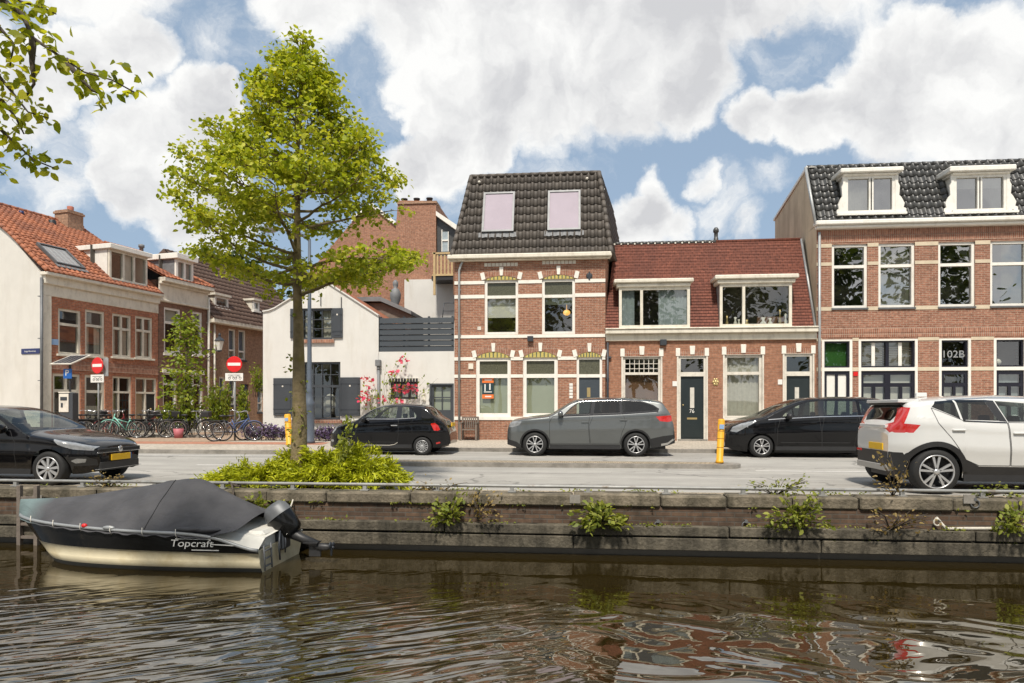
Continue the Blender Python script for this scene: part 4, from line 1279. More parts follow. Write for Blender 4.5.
# ------------------------------------------------------------------ the long house at the right with the black glazed roof
def house_right():
    X = lambda px: U(px, VF)
    Zf = lambda px, py: Z(px, py, VF)
    xl = X(816.6); xr = xl + 15.0
    h = thing('brick_house', 'long brick house with tall white windows and a glossy black tiled roof', 'house', (X(930), VF, ZP))
    ze = Z(818, 226, VF)
    u2 = [(831.8, 867.4), (878.4, 914.8), (938.2, 975), (990.2, 1028)]
    z20, z21 = Zf(840, 308.2), Zf(840, 244.4)
    gr = [(821.8, 852.4), (858.6, 917.8), (939, 971), (993.8, 1027)]
    z11 = Zf(840, 339.5)
    ops = []; U2 = []; G = []
    for a, b in u2: U2.append((X(a), X(b)))
    for a, b in gr: G.append((X(a), X(b)))
    sp = U2[3][0] - U2[2][0]
    for k in range(1, 4): U2.append((U2[3][0] + sp * k, U2[3][1] + sp * k)); G.append((G[3][0] + sp * k, G[3][1] + sp * k))
    for a, b in U2: ops.append(rect(a, b, z20, z21))
    for a, b in G: ops.append(rect(a, b, ZP - .02, z11))
    mb = MB().wall([(xl, ZP - .2), (xr, ZP - .2), (xr, ze), (xl, ze)], ops, VF, .22)
    mb.build('wall', M_['brick_right'], h)
    # gable wall, plastered
    vr = VofU(807.6, xl); zr = H_EYE + (HZ - 169) * T_(807.6, vr) / F
    vbk = VofU(775, xl); zbk = H_EYE + (HZ - 221) * T_(775, vbk) / F
    mb = MB().prism_x([(VF + .02, ZP - .2), (VF + .02, ze), (vr, zr), (vbk, zbk), (vbk, ZP - .2)], xl - .0, xl + .25)
    mb.build('gable_wall', M_['tan_plaster'], h)
    MB().prism_x([(VF + .02, ZP - .2), (VF + .02, ze), (vr, zr), (vbk, zbk), (vbk, ZP - .2)], xr - .25, xr).build('gable_wall', M_['brick_right'], h)
    MB().box(xl + .25, xr - .25, vbk - .25, vbk, ZP - .2, zbk).build('back_wall', M_['brick_right'], h)
    # coping on the gable's back slope
    MB().prism_x([(vr - .1, zr + .03), (vr, zr + .12), (vbk + .1, zbk + .12), (vbk + .1, zbk + .02)], xl - .05, xl + .3).build('gable_coping', M_['white_paint'], h)
    # bands
    mb = MB(); mb2 = MB()
    for (pa, pb, op) in ((243.6, 247.4, U2), (262.3, 265.6, U2), (307.0, 310.6, U2), (338.0, 341.2, G), (367.5, 371.2, G)):
        z1, z0 = Zf(840, pa), Zf(840, pb)
        e = [xl] + [q for o in op for q in o] + [xr]
        for k in range(0, len(e), 2): bx('stone_band', M_['stone_cream'], h, e[k], e[k + 1], VF - .014, VF + .03, z0, z1)
    for pa, pb in ((229, 242.5), (328.5, 337.5)):
        z1, z0 = Zf(840, pa), Zf(840, pb)
        mb2.box(xl, xr, VF - .012, VF + .01, z0, (z0 + z1) / 2 - .01).box(xl, xr, VF - .02, VF + .01, (z0 + z1) / 2, z1)
    mb2.build('brick_frieze', M_['brick_soldier'], h)
    # upper windows
    tz = Zf(840, 266.6)
    for i, (a, b) in enumerate(U2):
        cur = []
        if i == 1: cur = [(a + .1, b - .1, z20 + .1, z21 - .1, 'curtain')]
        if i in (3, 5): cur = [(a + .5, b - .1, z20 + .1, z21 - .1, 'tympanum_green')]
        window(h, a, b, z20, z21, VF, .095, M_['white_paint'], [tz], glass='glass_mirror', curtain=cur)
        MB().box(a - .02, b + .02, VF - .05, VF + .05, z20 - .06, z20).build('sill', M_['zinc_dark'], h)
    # ground floor: upper lights and dark doors under them
    tz0, tz1 = Zf(840, 371), Zf(840, 367.6)
    for i, (a, b) in enumerate(G):
        fr = MB().box(a, a + .09, VF + .0, VF + .14, ZP, z11).box(b - .09, b, VF + .0, VF + .14, ZP, z11).box(a + .09, b - .09, VF + .0, VF + .14, z11 - .06, z11).box(a + .09, b - .09, VF + .0, VF + .14, tz0, tz1).build('door_frame', M_['white_paint'], h)
        n = 2 if i == 1 else 1
        wp = (b - a - .18) / n
        for k in range(n):
            xa, xb = a + .09 + wp * k, a + .09 + wp * (k + 1)
            cur = {0: [(xa, xb, tz1, z11, 'green_film')], 1: [(xa + .1, xb - .1, tz1, z11, 'blind_white')]}.get(i, [])
            f = window(fr, xa, xb, tz1, z11 - .06, VF, .055, M_['navy_paint'], inset=.06, curtain=cur, glass='glass')
            if i == 1:
                MB().box((xa + xb) / 2 - .06, (xa + xb) / 2 + .06, VF + .12, VF + .15, tz1 + .05, z11 - .1).build('blind_post', M_['white_paint'], f)
                mb = MB()
                for q in range(9): mb.box(xa + .06, xb - .06, VF + .155, VF + .165, tz1 + .08 + q * .085, tz1 + .11 + q * .085)
                mb.build('blind_slat', M_['grey_wood'], f)
            if i == 2: text('lettering', '102B', M_['zinc'], f, ((xa + xb) / 2, VF + .128, Zf(950, 354.2)), .36, extrude=.001, sx=1.08)
            if i == 3: MB().ell((xa + .25, VF + .4, Zf(1000, 361.5)), (.13, .13, .13)).build('globe_lamp', M_['lamp_glass'], f)
            # door leaf
            leafs = 1
            dr = MB()
            zt = tz0
            hh = zt - ZP
            panes = []
            st = .10
            if i == 0:
                w = (xb - xa - 3 * st) / 2
                panes = [(xa + st, xa + st + w, ZP + hh * .35, zt - .13), (xa + 2 * st + w, xb - st, ZP + hh * .35, zt - .13)]
            else:
                za = zt - .14; zb_ = za - .30; zc = zb_ - .14; zd = ZP + hh * .30
                w = (xb - xa - 3 * st) / 2
                panes = [(xa + st, xb - st, zb_, za), (xa + st, xa + st + w, zd, zc), (xa + 2 * st + w, xb - st, zd, zc)]
            dr.wall(rect(xa, xb, ZP + .01, zt), [rect(p[0], p[1], p[2], p[3]) for p in panes], VF + .05, .05)
            d = dr.build('door', M_['navy_paint'], h)
            mb = MB()
            for p in panes: mb.quad((p[0], VF + .085, p[2]), (p[1], VF + .085, p[2]), (p[1], VF + .085, p[3]), (p[0], VF + .085, p[3]))
            mb.build('pane', M_['blind_white' if i == 0 else 'glass'], d)
            if i in (1, 3):
                mb = MB()
                for p in panes: mb.quad((p[0], VF + .2, p[2]), (p[1], VF + .2, p[2]), (p[1], VF + .2, p[3]), (p[0], VF + .2, p[3]))
                mb.build('curtain', M_['blind_white' if i == 1 else 'curtain_blue'], d)
            elif i != 0:
                mb = MB()
                for p in panes[1:]: mb.quad((p[0], VF + .2, p[2]), (p[1], VF + .2, p[2]), (p[1], VF + .2, p[3] - .02), (p[0], VF + .2, p[3] - .02))
                mb.build('curtain', M_['blind_white'], d)
            bx('interior', M_['interior'], d, xa - .1, xb + .1, VF + .8, VF + .84, ZP, zt)
    bx('small_red_sign', M_['sign_red'], h, X(853.2), X(857.6), VF - .03, VF, Zf(855, 376), Zf(855, 371.8))
    pipe(h, X(818.8), ZP, ze - .25, VF - .07, .05, M_['zinc'])
    # gutter and eaves
    zg1 = Zf(900, 217.6); zg1 = ze + .12
    MB().box(xl - .12, xr, VF - .34, VF + .02, zg1 - .16, zg1).box(xl - .06, xr, VF - .24, VF + .02, zg1 - .27, zg1 - .16).bevel(.03).build('gutter', M_['white_paint'], h)
    # roof
    sl = Vector((0, vr - VF + .12, zr - ze)); un = sl.normalized(); nn = Vector((1, 0, 0)).cross(un)
    p0 = Vector((xl - .02, VF - .12, ze + .04))
    mb = MB()
    e = p0; Lr = sl.length
    mb.quad(e, e + Vector((xr - xl, 0, 0)), e + Vector((xr - xl, 0, 0)) + sl, e + sl)
    mb.quad(e + sl, e + sl + Vector((xr - xl, 0, 0)), (xr, vbk, zbk + .05), (xl + .05, vbk, zbk + .05))
    mb.quad(e, (xl, VF + 1, ze), (xr, VF + 1, ze), e + Vector((xr - xl, 0, 0)))
    vd = VF - .06
    RD_ = ((845, 895, 175.6, 213, 170.5, 848.8, 868.2, 874.2, 893.2, 180, 208.8, 836.5, 906, 0), (953.5, 1006.5, 174.5, 211.5, 168.5, 957.2, 976.6, 983, 1002.4, 178.3, 206.8, 943.5, 1017.5, 1))
    cuts = [(U(q[0], vd) + .04, U(q[1], vd) - .04, Z(870 if not q[13] else 980, q[3], vd), Z(870 if not q[13] else 980, q[2], vd), VF + 1.2) for q in RD_]
    for c in cuts: mb.cut(*c)
    rf = mb.build('roof', M_['tile_black'], h)
    tiles('roof_tiles', M_['tile_black'], rf, p0 + nn * .04, (1, 0, 0), un, xr - xl, Lr, .29, Lr / 9, .062, .034, cuts=cuts)
    mb = MB()
    n = 40
    for k in range(n):
        a = p0 + sl + Vector(((xr - xl) * k / n, 0, .02)); mb.tube([a, a + Vector(((xr - xl) / n * 1.04, 0, 0))], [.085, .07], 8)
    mb.build('ridge_tiles', M_['tile_black'], rf)
    MB().prism([(0, 0), (.14, 0), (.14, .05), (0, .05)], 0, 1).v
    va, vb_ = p0 + nn * .03 + Vector((-.06, 0, 0)), p0 + sl + nn * .03 + Vector((-.06, 0, 0))
    MB().tube([va, vb_], .06, 6).build('verge', M_['zinc'], rf)
    # dormers with scrolled side boards
    for (a, b, ya, yb, rt, p1a, p1b, p2a, p2b, pya, pyb, sc0, sc1, blind) in RD_:
        x0, x1 = U(a, vd), U(b, vd)
        z1, z0 = Z(870 if not blind else 980, ya, vd), Z(870 if not blind else 980, yb, vd)
        zr_ = Z(870 if not blind else 980, rt, vd)
        d = MB().box(x0 + .02, x0 + .08, vd + .05, vd + 1.5, z0, z1).build('dormer', M_['white_paint'], rf)
        MB().box(x1 - .08, x1 - .02, vd + .05, vd + 1.5, z0, z1).build('dormer_cheek', M_['white_paint'], d)
        MB().box(x0 - .22, x1 + .22, vd - .22, vd + 1.6, z1 + .07, zr_ + .05).box(x0 - .1, x1 + .1, vd - .12, vd + 1.6, z1, z1 + .07).bevel(.03).build('dormer_roof', M_['white_paint'], d)
        mid = (U(p1b, vd) + U(p2a, vd)) / 2
        cur = [(x0 + .1, x1 - .1, z1 - .45, z1 - .1, 'blind_white')] if blind else [(x0 + .1, mid, z0, z1, 'curtain')]
        window(d, x0, x1, z0, z1, vd - .06, .10, M_['white_paint'], mull=[mid - .03, mid + .03], glass='glass_mirror', curtain=cur)
        hz_ = z1 - z0
        for s, xx in ((-1, x0), (1, x1)):
            wv = abs(U(sc0 if s < 0 else sc1, vd) - xx)
            pr = [(0, 0), (wv, 0), (wv, hz_ * .10), (wv * .75, hz_ * .13), (wv * .85, hz_ * .24), (wv * .55, hz_ * .40), (wv * .35, hz_ * .46), (wv * .42, hz_ * .7), (wv * .25, hz_ * .8), (wv * .3, hz_), (0, hz_)]
            poly = [(xx + s * q[0], z0 + q[1]) for q in pr]
            if s < 0: poly = poly[::-1]
            MB().prism(poly, vd - .03, vd + .05).build('scroll_board', M_['white_paint'], d)
        MB().box(U(sc0, vd), U(sc1, vd), vd - .10, vd + .0, z0 - .08, z0).build('dormer_sill', M_['white_paint'], d)
    return h


house_right()
# ------------------------------------------------------------------ the row of houses along the side street
R0 = Vector((U(45, VF), VF, 0))
RD = Vector((.216, .976, 0)).normalized()
RROT = math.atan2(RD.y, RD.x)


def PR(px, py, off=0.0):
    """pixel -> (distance along the row, height) on the row's facade plane moved off metres towards the street"""
    nx, ny = RD.y, -RD.x
    bx_, by_ = R0.x + nx * off, R0.y + ny * off
    a = (px - CX) / F
    xc0, xc1 = bx_ * cy_ + by_ * sy_, RD.x * cy_ + RD.y * sy_
    zc0, zc1 = -bx_ * sy_ + by_ * cy_, -RD.x * sy_ + RD.y * cy_
    d = (a * zc0 - xc0) / (xc1 - a * zc1)
    t = zc0 + zc1 * d
    return d, H_EYE + (HZ - py) * t / F


def place_row(root):
    root.location = R0
    root.rotation_euler = (0, 0, RROT)


def rwin(h, pa, pb, pyt, pyb, hole=None, **k):
    (a, z1), (b, _) = PR(pa, pyt), PR(pb, pyt)
    _, z0 = PR(pa, pyb)
    return a, b, z0, z1


def house_row_first():
    h = thing('brick_house', 'corner house of red brick with orange tiled roof and bare whitewashed gable facing the water', 'house')
    L = PR(158, 300)[0]
    dep = 9.6
    zc1 = PR(45.7, 272.5)[1]; zc0 = PR(45.7, 295.5)[1]
    wins = [rwin(h, 58.2, 81.2, 307.7, 353.8), rwin(h, 85.2, 104.8, 309.0, 355.4), rwin(h, 112.3, 131.4, 313.0, 356.4), rwin(h, 135.2, 152.6, 315.5, 357.6)]
    zt = PR(60, 373.4)[1]
    gnd = [(PR(51.5, 0)[0] + .05, PR(80.5, 0)[0], ZP, zt), (PR(84.8, 0)[0], PR(105, 0)[0], ZP, zt), (PR(112.6, 0)[0], PR(131.5, 0)[0], ZP, zt), (PR(135.4, 0)[0], PR(156.8, 0)[0], ZP, zt)]
    holes = [rect(*w) for w in wins] + [rect(*g) for g in gnd]
    MB().wall(rect(.0, L, ZP - .3, zc0 + .1), holes, 0, .2).build('wall', M_['brick_row'], h)
    # gable wall (facing the water) and far gable
    prof = [(0, ZP - .3), (0, zc1 - .12), (1.8, 8.5), (3.0, 9.3), (4.8, 10.4), (6.8, 9.2), (dep, 6.9), (dep, ZP - .3)]
    prof = [(p, q) for p, q in prof]
    MB().prism_x([(max(p, .0) + (.02 if i < 2 else 0), q) for i, (p, q) in enumerate(prof)], -.12, .12).build('gable_wall', M_['gable_plaster'], h)
    MB().prism_x([(max(p, .0) + (.3 if i < 2 else 0), q - .1) for i, (p, q) in enumerate(prof)], L - .2, L).build('gable_wall', M_['brick_row'], h)
    MB().box(.12, L - .2, dep - .2, dep, ZP, 6.8).build('back_wall', M_['brick_row'], h)
    MB().box(-.13, .24, -.05, .02, ZP, zc0).build('corner_board', M_['cream_paint'], h)
    pipe(h, -.2, ZP, zc1 - .25, -.07, .055, M_['zinc_dark'])
    MB().box(-.1, L, -.05, .02, zc0, zc1 - .2).box(-.12, L, -.16, .02, zc0 + (zc1 - zc0) * .5, zc1 - .12).box(-.2, L + .03, -.36, .02, zc1 - .14, zc1).bevel(.02).build('cornice', M_['cream_paint'], h)
    wp = M_['cream_paint']
    for i, (a, b, z0, z1) in enumerate(wins):
        mid = (a + b) / 2
        tz = z1 - (z1 - z0) * .34
        window(h, a, b, z0, z1, 0, .10, wp, [tz], mull=[mid] if i > 1 else [], curtain=[(a + .1, a + .35, z0, tz, 'curtain'), (b - .35, b - .1, z0, tz, 'curtain')] if i != 0 else [], glass='glass')
        MB().box(a - .08, b + .08, -.09, .05, z0 - .09, z0).bevel(.01).build('sill', M_['cream_paint'], h)
    for i, (a, b, z0, z1) in enumerate(gnd):
        tz = z1 - .72
        mid = (a + b) / 2
        if i == 0:
            window(h, a, b, z0, z1, 0, .11, wp, [tz], mull=[mid], curtain=[(a, b, z0, tz - .02, 'green_black')])
        elif i == 1:
            window(h, a, b, z0 + .5, z1, 0, .11, wp, [tz], glass='glass', curtain=[(a + .1, b - .1, z0, z0 + 1.3, 'curtain')])
            MB().box(a, b, .0, .12, z0, z0 + .5).build('panel', wp, h)
        else:
            s = a + (b - a) * (.36 if i == 2 else .5)
            window(h, a, b, z0, z1, 0, .08, wp, [tz], mull=[s], curtain=[(a + .05, s, z0, tz, 'tan_plaster')])
            d = bx('door', M_['green_black'], h, s + .04, b - .08, .07, .11, z0 + .02, tz - .05)
            if i == 2:
                mb = MB(); w = b - .08 - s - .04
                for k in range(3):
                    for j in range(3):
                        xx = s + .04 + w * (.2 + .3 * k); zz = z0 + .75 + j * .42
                        mb.box(xx - w * .11, xx + w * .11, .064, .071, zz, zz + .36)
                mb.build('door_pane', M_['glass_mirror'], d)
            else:
                MB().ell(((s + b) / 2, .05, z0 + 1.15), (.05, .03, .05), 8, 6).build('door_knob', M_['brass'], d)
    # brick piers between the openings (slightly proud) and a band
    zm = PR(60, 352.5)[1] - .25
    mb = MB()
    e = [.02] + [q for w in wins for q in w[:2]] + [L]
    MB().box(.25, L, -.03, .02, zt + .15, zt + .55).build('brick_band', M_['brick_soldier'], h)
    # roof with its bell-cast front slope
    y0 = -.34
    pr = [(y0, zc1 - .02), (1.8, 8.5 + .03), (3.0, 9.3 + .03), (4.8, 10.4 + .03), (6.8, 9.2 + .03), (dep + .2, 6.85)]
    mb = MB()
    for k in range(len(pr) - 1):
        mb.quad((-.15, pr[k][0], pr[k][1]), (L, pr[k][0], pr[k][1]), (L, pr[k + 1][0], pr[k + 1][1]), (-.15, pr[k + 1][0], pr[k + 1][1]))
    da, db = PR(110.3, 260)[0] - .02, PR(147.8, 260)[0]
    dcut = (da + .05, db - .05, PR(110, 279)[1] - .02, PR(110, 248.5)[1], 2.2)
    rf = mb.cut(*dcut).build('roof', M_['tile_orange'], h)
    for k in range(3):
        p, q = Vector((-.18, *pr[k])), Vector((-.18, *pr[k + 1]))
        uy = q - p; nn = Vector((1, 0, 0)).cross(uy.normalized())
        tiles('roof_tiles', M_['tile_orange'], rf, p + nn * .04, (1, 0, 0), uy, L + .18, uy.length, .23, .29, .035, .03, kx=6, cuts=[dcut])
    mb = MB()
    for k in range(5):
        p, q = Vector((-.15, *pr[k])), Vector((-.15, *pr[k + 1])); n = max(2, int((q - p).length / .3))
        for j in range(n):
            a, b = p.lerp(q, j / n), p.lerp(q, (j + 1.1) / n); mb.tube([a + Vector((0, 0, .05)), b + Vector((0, 0, .03))], [.09, .08], 8)
    mb.build('verge_tiles', M_['tile_orange'], rf)
    mb = MB()
    for j in range(16):
        a = -.15 + (L + .1) * j / 16; mb.tube([(a, pr[3][0], pr[3][1] + .06), (a + .4, pr[3][0], pr[3][1] + .05)], [.1, .09], 8)
    mb.build('ridge_tiles', M_['tile_orange'], rf)
    # roof window in the front slope
    p, q = Vector((0, *pr[0])), Vector((0, *pr[1])); uy = (q - p).normalized(); nn = Vector((1, 0, 0)).cross(uy)
    M4 = Matrix(((1, 0, 0, 0), (0, uy.y, nn.y, 0), (0, uy.z, nn.z, 0), (0, 0, 0, 1))); M4.translation = p
    xa, xb, s0, s1 = .62, 1.95, .72, 2.2
    sk = MB().box(xa, xa + .07, s0, s1, 0, .16).box(xb - .07, xb, s0, s1, 0, .16).box(xa + .07, xb - .07, s0, s0 + .07, 0, .16).box(xa + .07, xb - .07, s1 - .07, s1, 0, .16).xform(M4).build('skylight', M_['zinc_dark'], rf)
    MB().box(xa + .07, xb - .07, s0 + .07, s1 - .07, 0, .12).xform(M4).build('pane', M_['glass_mirror'], sk)
    MB().box(xa + .07, xb - .07, s0 + .07, s1 - .07, 0, .05).xform(M4).build('blind', M_['blind_white'], sk)
    MB().box(xa - .06, xb + .06, s0 - .2, s0, .05, .09).xform(M4).build('flashing', M_['lead'], sk)
    # dormer
    da, db = PR(110.3, 260)[0] - .02, PR(147.8, 260)[0]
    z0, z1 = PR(110, 279)[1], PR(110, 248.5)[1]
    d = MB().box(da, da + .07, .16, 3.0, z0 - .4, z1).build('dormer', M_['white_paint'], rf)
    MB().box(db - .07, db, .16, 3.0, z0 - .4, z1).build('dormer_cheek', M_['white_paint'], d)
    MB().box(da - .12, db + .12, -.18, 3.6, z1, z1 + .22).bevel(.02).build('dormer_roof', M_['white_paint'], d)
    m1, m2 = da + (db - da) * .36, da + (db - da) * .64
    window(d, da, db, z0, z1, .02, .10, M_['cream_paint'], mull=[m1, m2], glass='glass', inset=.0, curtain=[(m1, m2, z0, z1, 'white_paint')])
    MB().box(da - .06, db + .06, -.1, .2, z0 - .06, z0).build('dormer_sill', M_['lead'], d)
    # pots
    MB().lathe([(.07, 0), (.07, .45), (.1, .46), (.1, .6), (0, .62)], (2.2, 4.3, 9.7), n=10).build('vent_pipe', M_['street_blue'], rf)
    MB().lathe([(.14, 0), (.17, .5), (.13, .55), (0, .55)], (3.6, 4.2, 9.7), n=10).build('chimney_pot', M_['black_plastic'], rf)
    # chimney on the party wall
    dc, zt_ = PR(69.5, 212, -4.5); zb_ = PR(69.5, 244, -4.5)[1]
    ch = MB().box(dc - .42, dc + .42, 4.1, 4.95, zb_ - .6, zt_).box(dc - .47, dc + .47, 4.05, 5.0, zt_ - .16, zt_ - .06).build('chimney', M_['brick_tan'], rf)
    MB().lathe([(.13, 0), (.15, .26), (.13, .28), (0, .28)], (dc + .05, 4.5, zt_), n=10).build('chimney_pot', M_['terracotta'], ch)
    # name plate on the gable, number plate on the brick
    s0 = (21.8, 39.8)
    # gable plane: local x = -.12
    def gy(px, py):
        a = (px - CX) / F
        nx, ny = -RD.y, RD.x
        b0 = R0 + RD * -.125
        xc0, xc1 = b0.x * cy_ + b0.y * sy_, nx * cy_ + ny * sy_
        zc0, zc1 = -b0.x * sy_ + b0.y * cy_, -nx * sy_ + ny * cy_
        w = (a * zc0 - xc0) / (xc1 - a * zc1)
        t = zc0 + zc1 * w
        return w, H_EYE + (HZ - py) * t / F
    (ya, za), (yb, zb_) = gy(39.8, 348.3), gy(21.8, 354.2)
    sp = MB().box(-.15, -.12, ya, yb, zb_, za).build('street_sign', M_['street_blue'], h)
    text('lettering', 'Lange Heerenvest', M_['sign_white'], sp, (-.153, (ya + yb) / 2, (za + zb_) / 2), .088, rot=(R(90), 0, R(-90)), extrude=.001)
    (a, z1), (b, z0) = PR(50.6, 338.8), PR(58.0, 345.2)
    MB().box(a, b, -.03, 0, z0, z1).build('number_plate', M_['plate_blue'], h)
    place_row(h)
    return h, L


row1, L1 = house_row_first()


def house_row_second():
    h = thing('brick_house', 'dark brick row house between the orange roofed corner house and the tan house', 'house')
    a0, a1 = L1 + .02, PR(207.6, 300)[0]
    dep = 9.0
    zc1 = PR(151.5, 274)[1] * .0 + PR(180, 283.6)[1]; zc0 = PR(180, 303.5)[1]
    zc1 = PR(160, 277.5)[1]; zc0 = zc1 - 1.15
    wins = [rwin(h, 164, 180.6, 306.6, 352.4), rwin(h, 192.6, 202.4, 311.0, 353.6)]
    zt = 3.05
    gnd = [(PR(163, 0)[0], PR(177, 0)[0], ZP, zt), (PR(184, 0)[0], PR(203, 0)[0], ZP, zt)]
    MB().wall(rect(a0, a1, ZP - .3, zc0 + .1), [rect(*w) for w in wins + gnd], 0, .2).build('wall', M_['brick_dark'], h)
    MB().box(a0, a0 + .2, .2, dep, ZP, zc1 - .1).box(a1 - .2, a1, .2, dep, ZP, zc1 - .1).box(a0 + .2, a1 - .2, dep - .2, dep, ZP, zc1 - .1).build('back_wall', M_['brick_dark'], h)
    MB().box(a0, a1, -.06, .02, zc0, zc1 - .3).box(a0, a1, -.14, .02, zc0, zc0 + .1).box(a0 - .0, a1 + .08, -.4, .02, zc1 - .2, zc1).box(a0, a1, -.2, .02, zc1 - .32, zc1 - .2).bevel(.02).build('cornice', M_['cream_paint'], h)
    for i, (a, b, z0, z1) in enumerate(wins):
        tz = z1 - (z1 - z0) * .33
        f = window(h, a, b, z0, z1, 0, .11, M_['white_paint'], [tz], glass='glass', curtain=[(a + .1, b - .1, tz, z1, 'blind_white')])
        MB().box(a - .06, b + .06, -.09, .05, z0 - .14, z0).build('sill', M_['white_paint'], h)
        if i == 0: MB().ell((a + .35, .4, z0 + .45), (.12, .1, .35), 8, 6).build('vase', M_['brick_tan'], f)
    for i, (a, b, z0, z1) in enumerate(gnd):
        window(h, a, b, z0, z1, 0, .09, M_['white_paint'], [z1 - .55], mull=[] if i == 0 else [(a + b) / 2], glass='glass')
        MB().box(a - .05, b + .05, -.07, .02, z1, z1 + .22).build('lintel', M_['white_stone'], h)
    # hipped roof
    y0 = -.38; zt_ = 9.55; m = (a0 + a1) / 2
    e = [(a0, y0, zc1 - .02), (a1 + .05, y0, zc1 - .02), (a1 + .05, dep, zc1 - .02), (a0, dep, zc1 - .02)]
    r0, r1 = (a0 - .0, 3.4, zt_), (a1 - 1.0, 3.4, zt_)
    mb = MB().quad(e[0], e[1], r1, r0).quad(e[1], e[2], r1).quad(e[2], e[3], r0, r1)
    da, db = PR(176.2, 270)[0], PR(193.4, 270)[0]
    dcut = (da + .05, db - .05, PR(176, 279.5)[1], PR(176, 258.5)[1], 2.2)
    rf = mb.cut(*dcut).build('roof', M_['tile_orange'], h)
    uy = Vector((0, 3.4 - y0, zt_ - zc1)); nn = Vector((1, 0, 0)).cross(uy.normalized())
    e_ = Vector(r1) - Vector(e[1]); pn = e_.cross(nn).normalized()
    if pn.x < 0: pn = -pn
    tiles('roof_tiles', M_['tile_orange'], rf, Vector(e[0]) + nn * .04, (1, 0, 0), uy, a1 - a0 + .05, uy.length, .23, .29, .035, .03, [(Vector(e[1]), pn)], kx=6, cuts=[dcut])
    mb = MB()
    for p, q, n in ((Vector(e[1]), Vector(r1), 14), (Vector(r0), Vector(r1), 12)):
        for j in range(n):
            a, b = p.lerp(q, j / n), p.lerp(q, (j + 1.08) / n); mb.tube([a + Vector((0, 0, .06)), b + Vector((0, 0, .05))], [.1, .09], 8)
    mb.build('ridge_tiles', M_['tile_orange'], rf)
    MB().lathe([(.1, 0), (.1, .35), (.15, .36), (.15, .5), (0, .55)], ((a0 + a1) / 2 + .6, 3.4, zt_ - .05), n=10).build('vent_pipe', M_['lead'], rf)
    # dormer
    da, db = PR(176.2, 270)[0], PR(193.4, 270)[0]
    z1, z0 = PR(176, 258.5)[1], PR(176, 279.5)[1]
    d = MB().box(da, da + .07, .1, 2.6, z0 - .2, z1).build('dormer', M_['lead'], rf)
    MB().box(db - .07, db, .1, 2.6, z0 - .2, z1).build('dormer_cheek', M_['lead'], d)
    MB().box(da - .14, db + .14, -.2, 3.0, z1, z1 + .28).bevel(.02).build('dormer_roof', M_['white_paint'], d)
    window(d, da, db, z0, z1, .0, .13, M_['white_paint'], mull=[(da + db) / 2], inset=0, glass='glass', curtain=[(da + .1, db - .1, z0, z1, 'curtain_blue')])
    MB().box(da - .06, db + .06, -.08, .1, z0 - .1, z0).build('dormer_sill', M_['white_paint'], d)
    pipe(h, a1 - .02, ZP, zc1 - .5, -.09, .06, M_['old_white'])
    place_row(h)
    return a1


L2 = house_row_second()


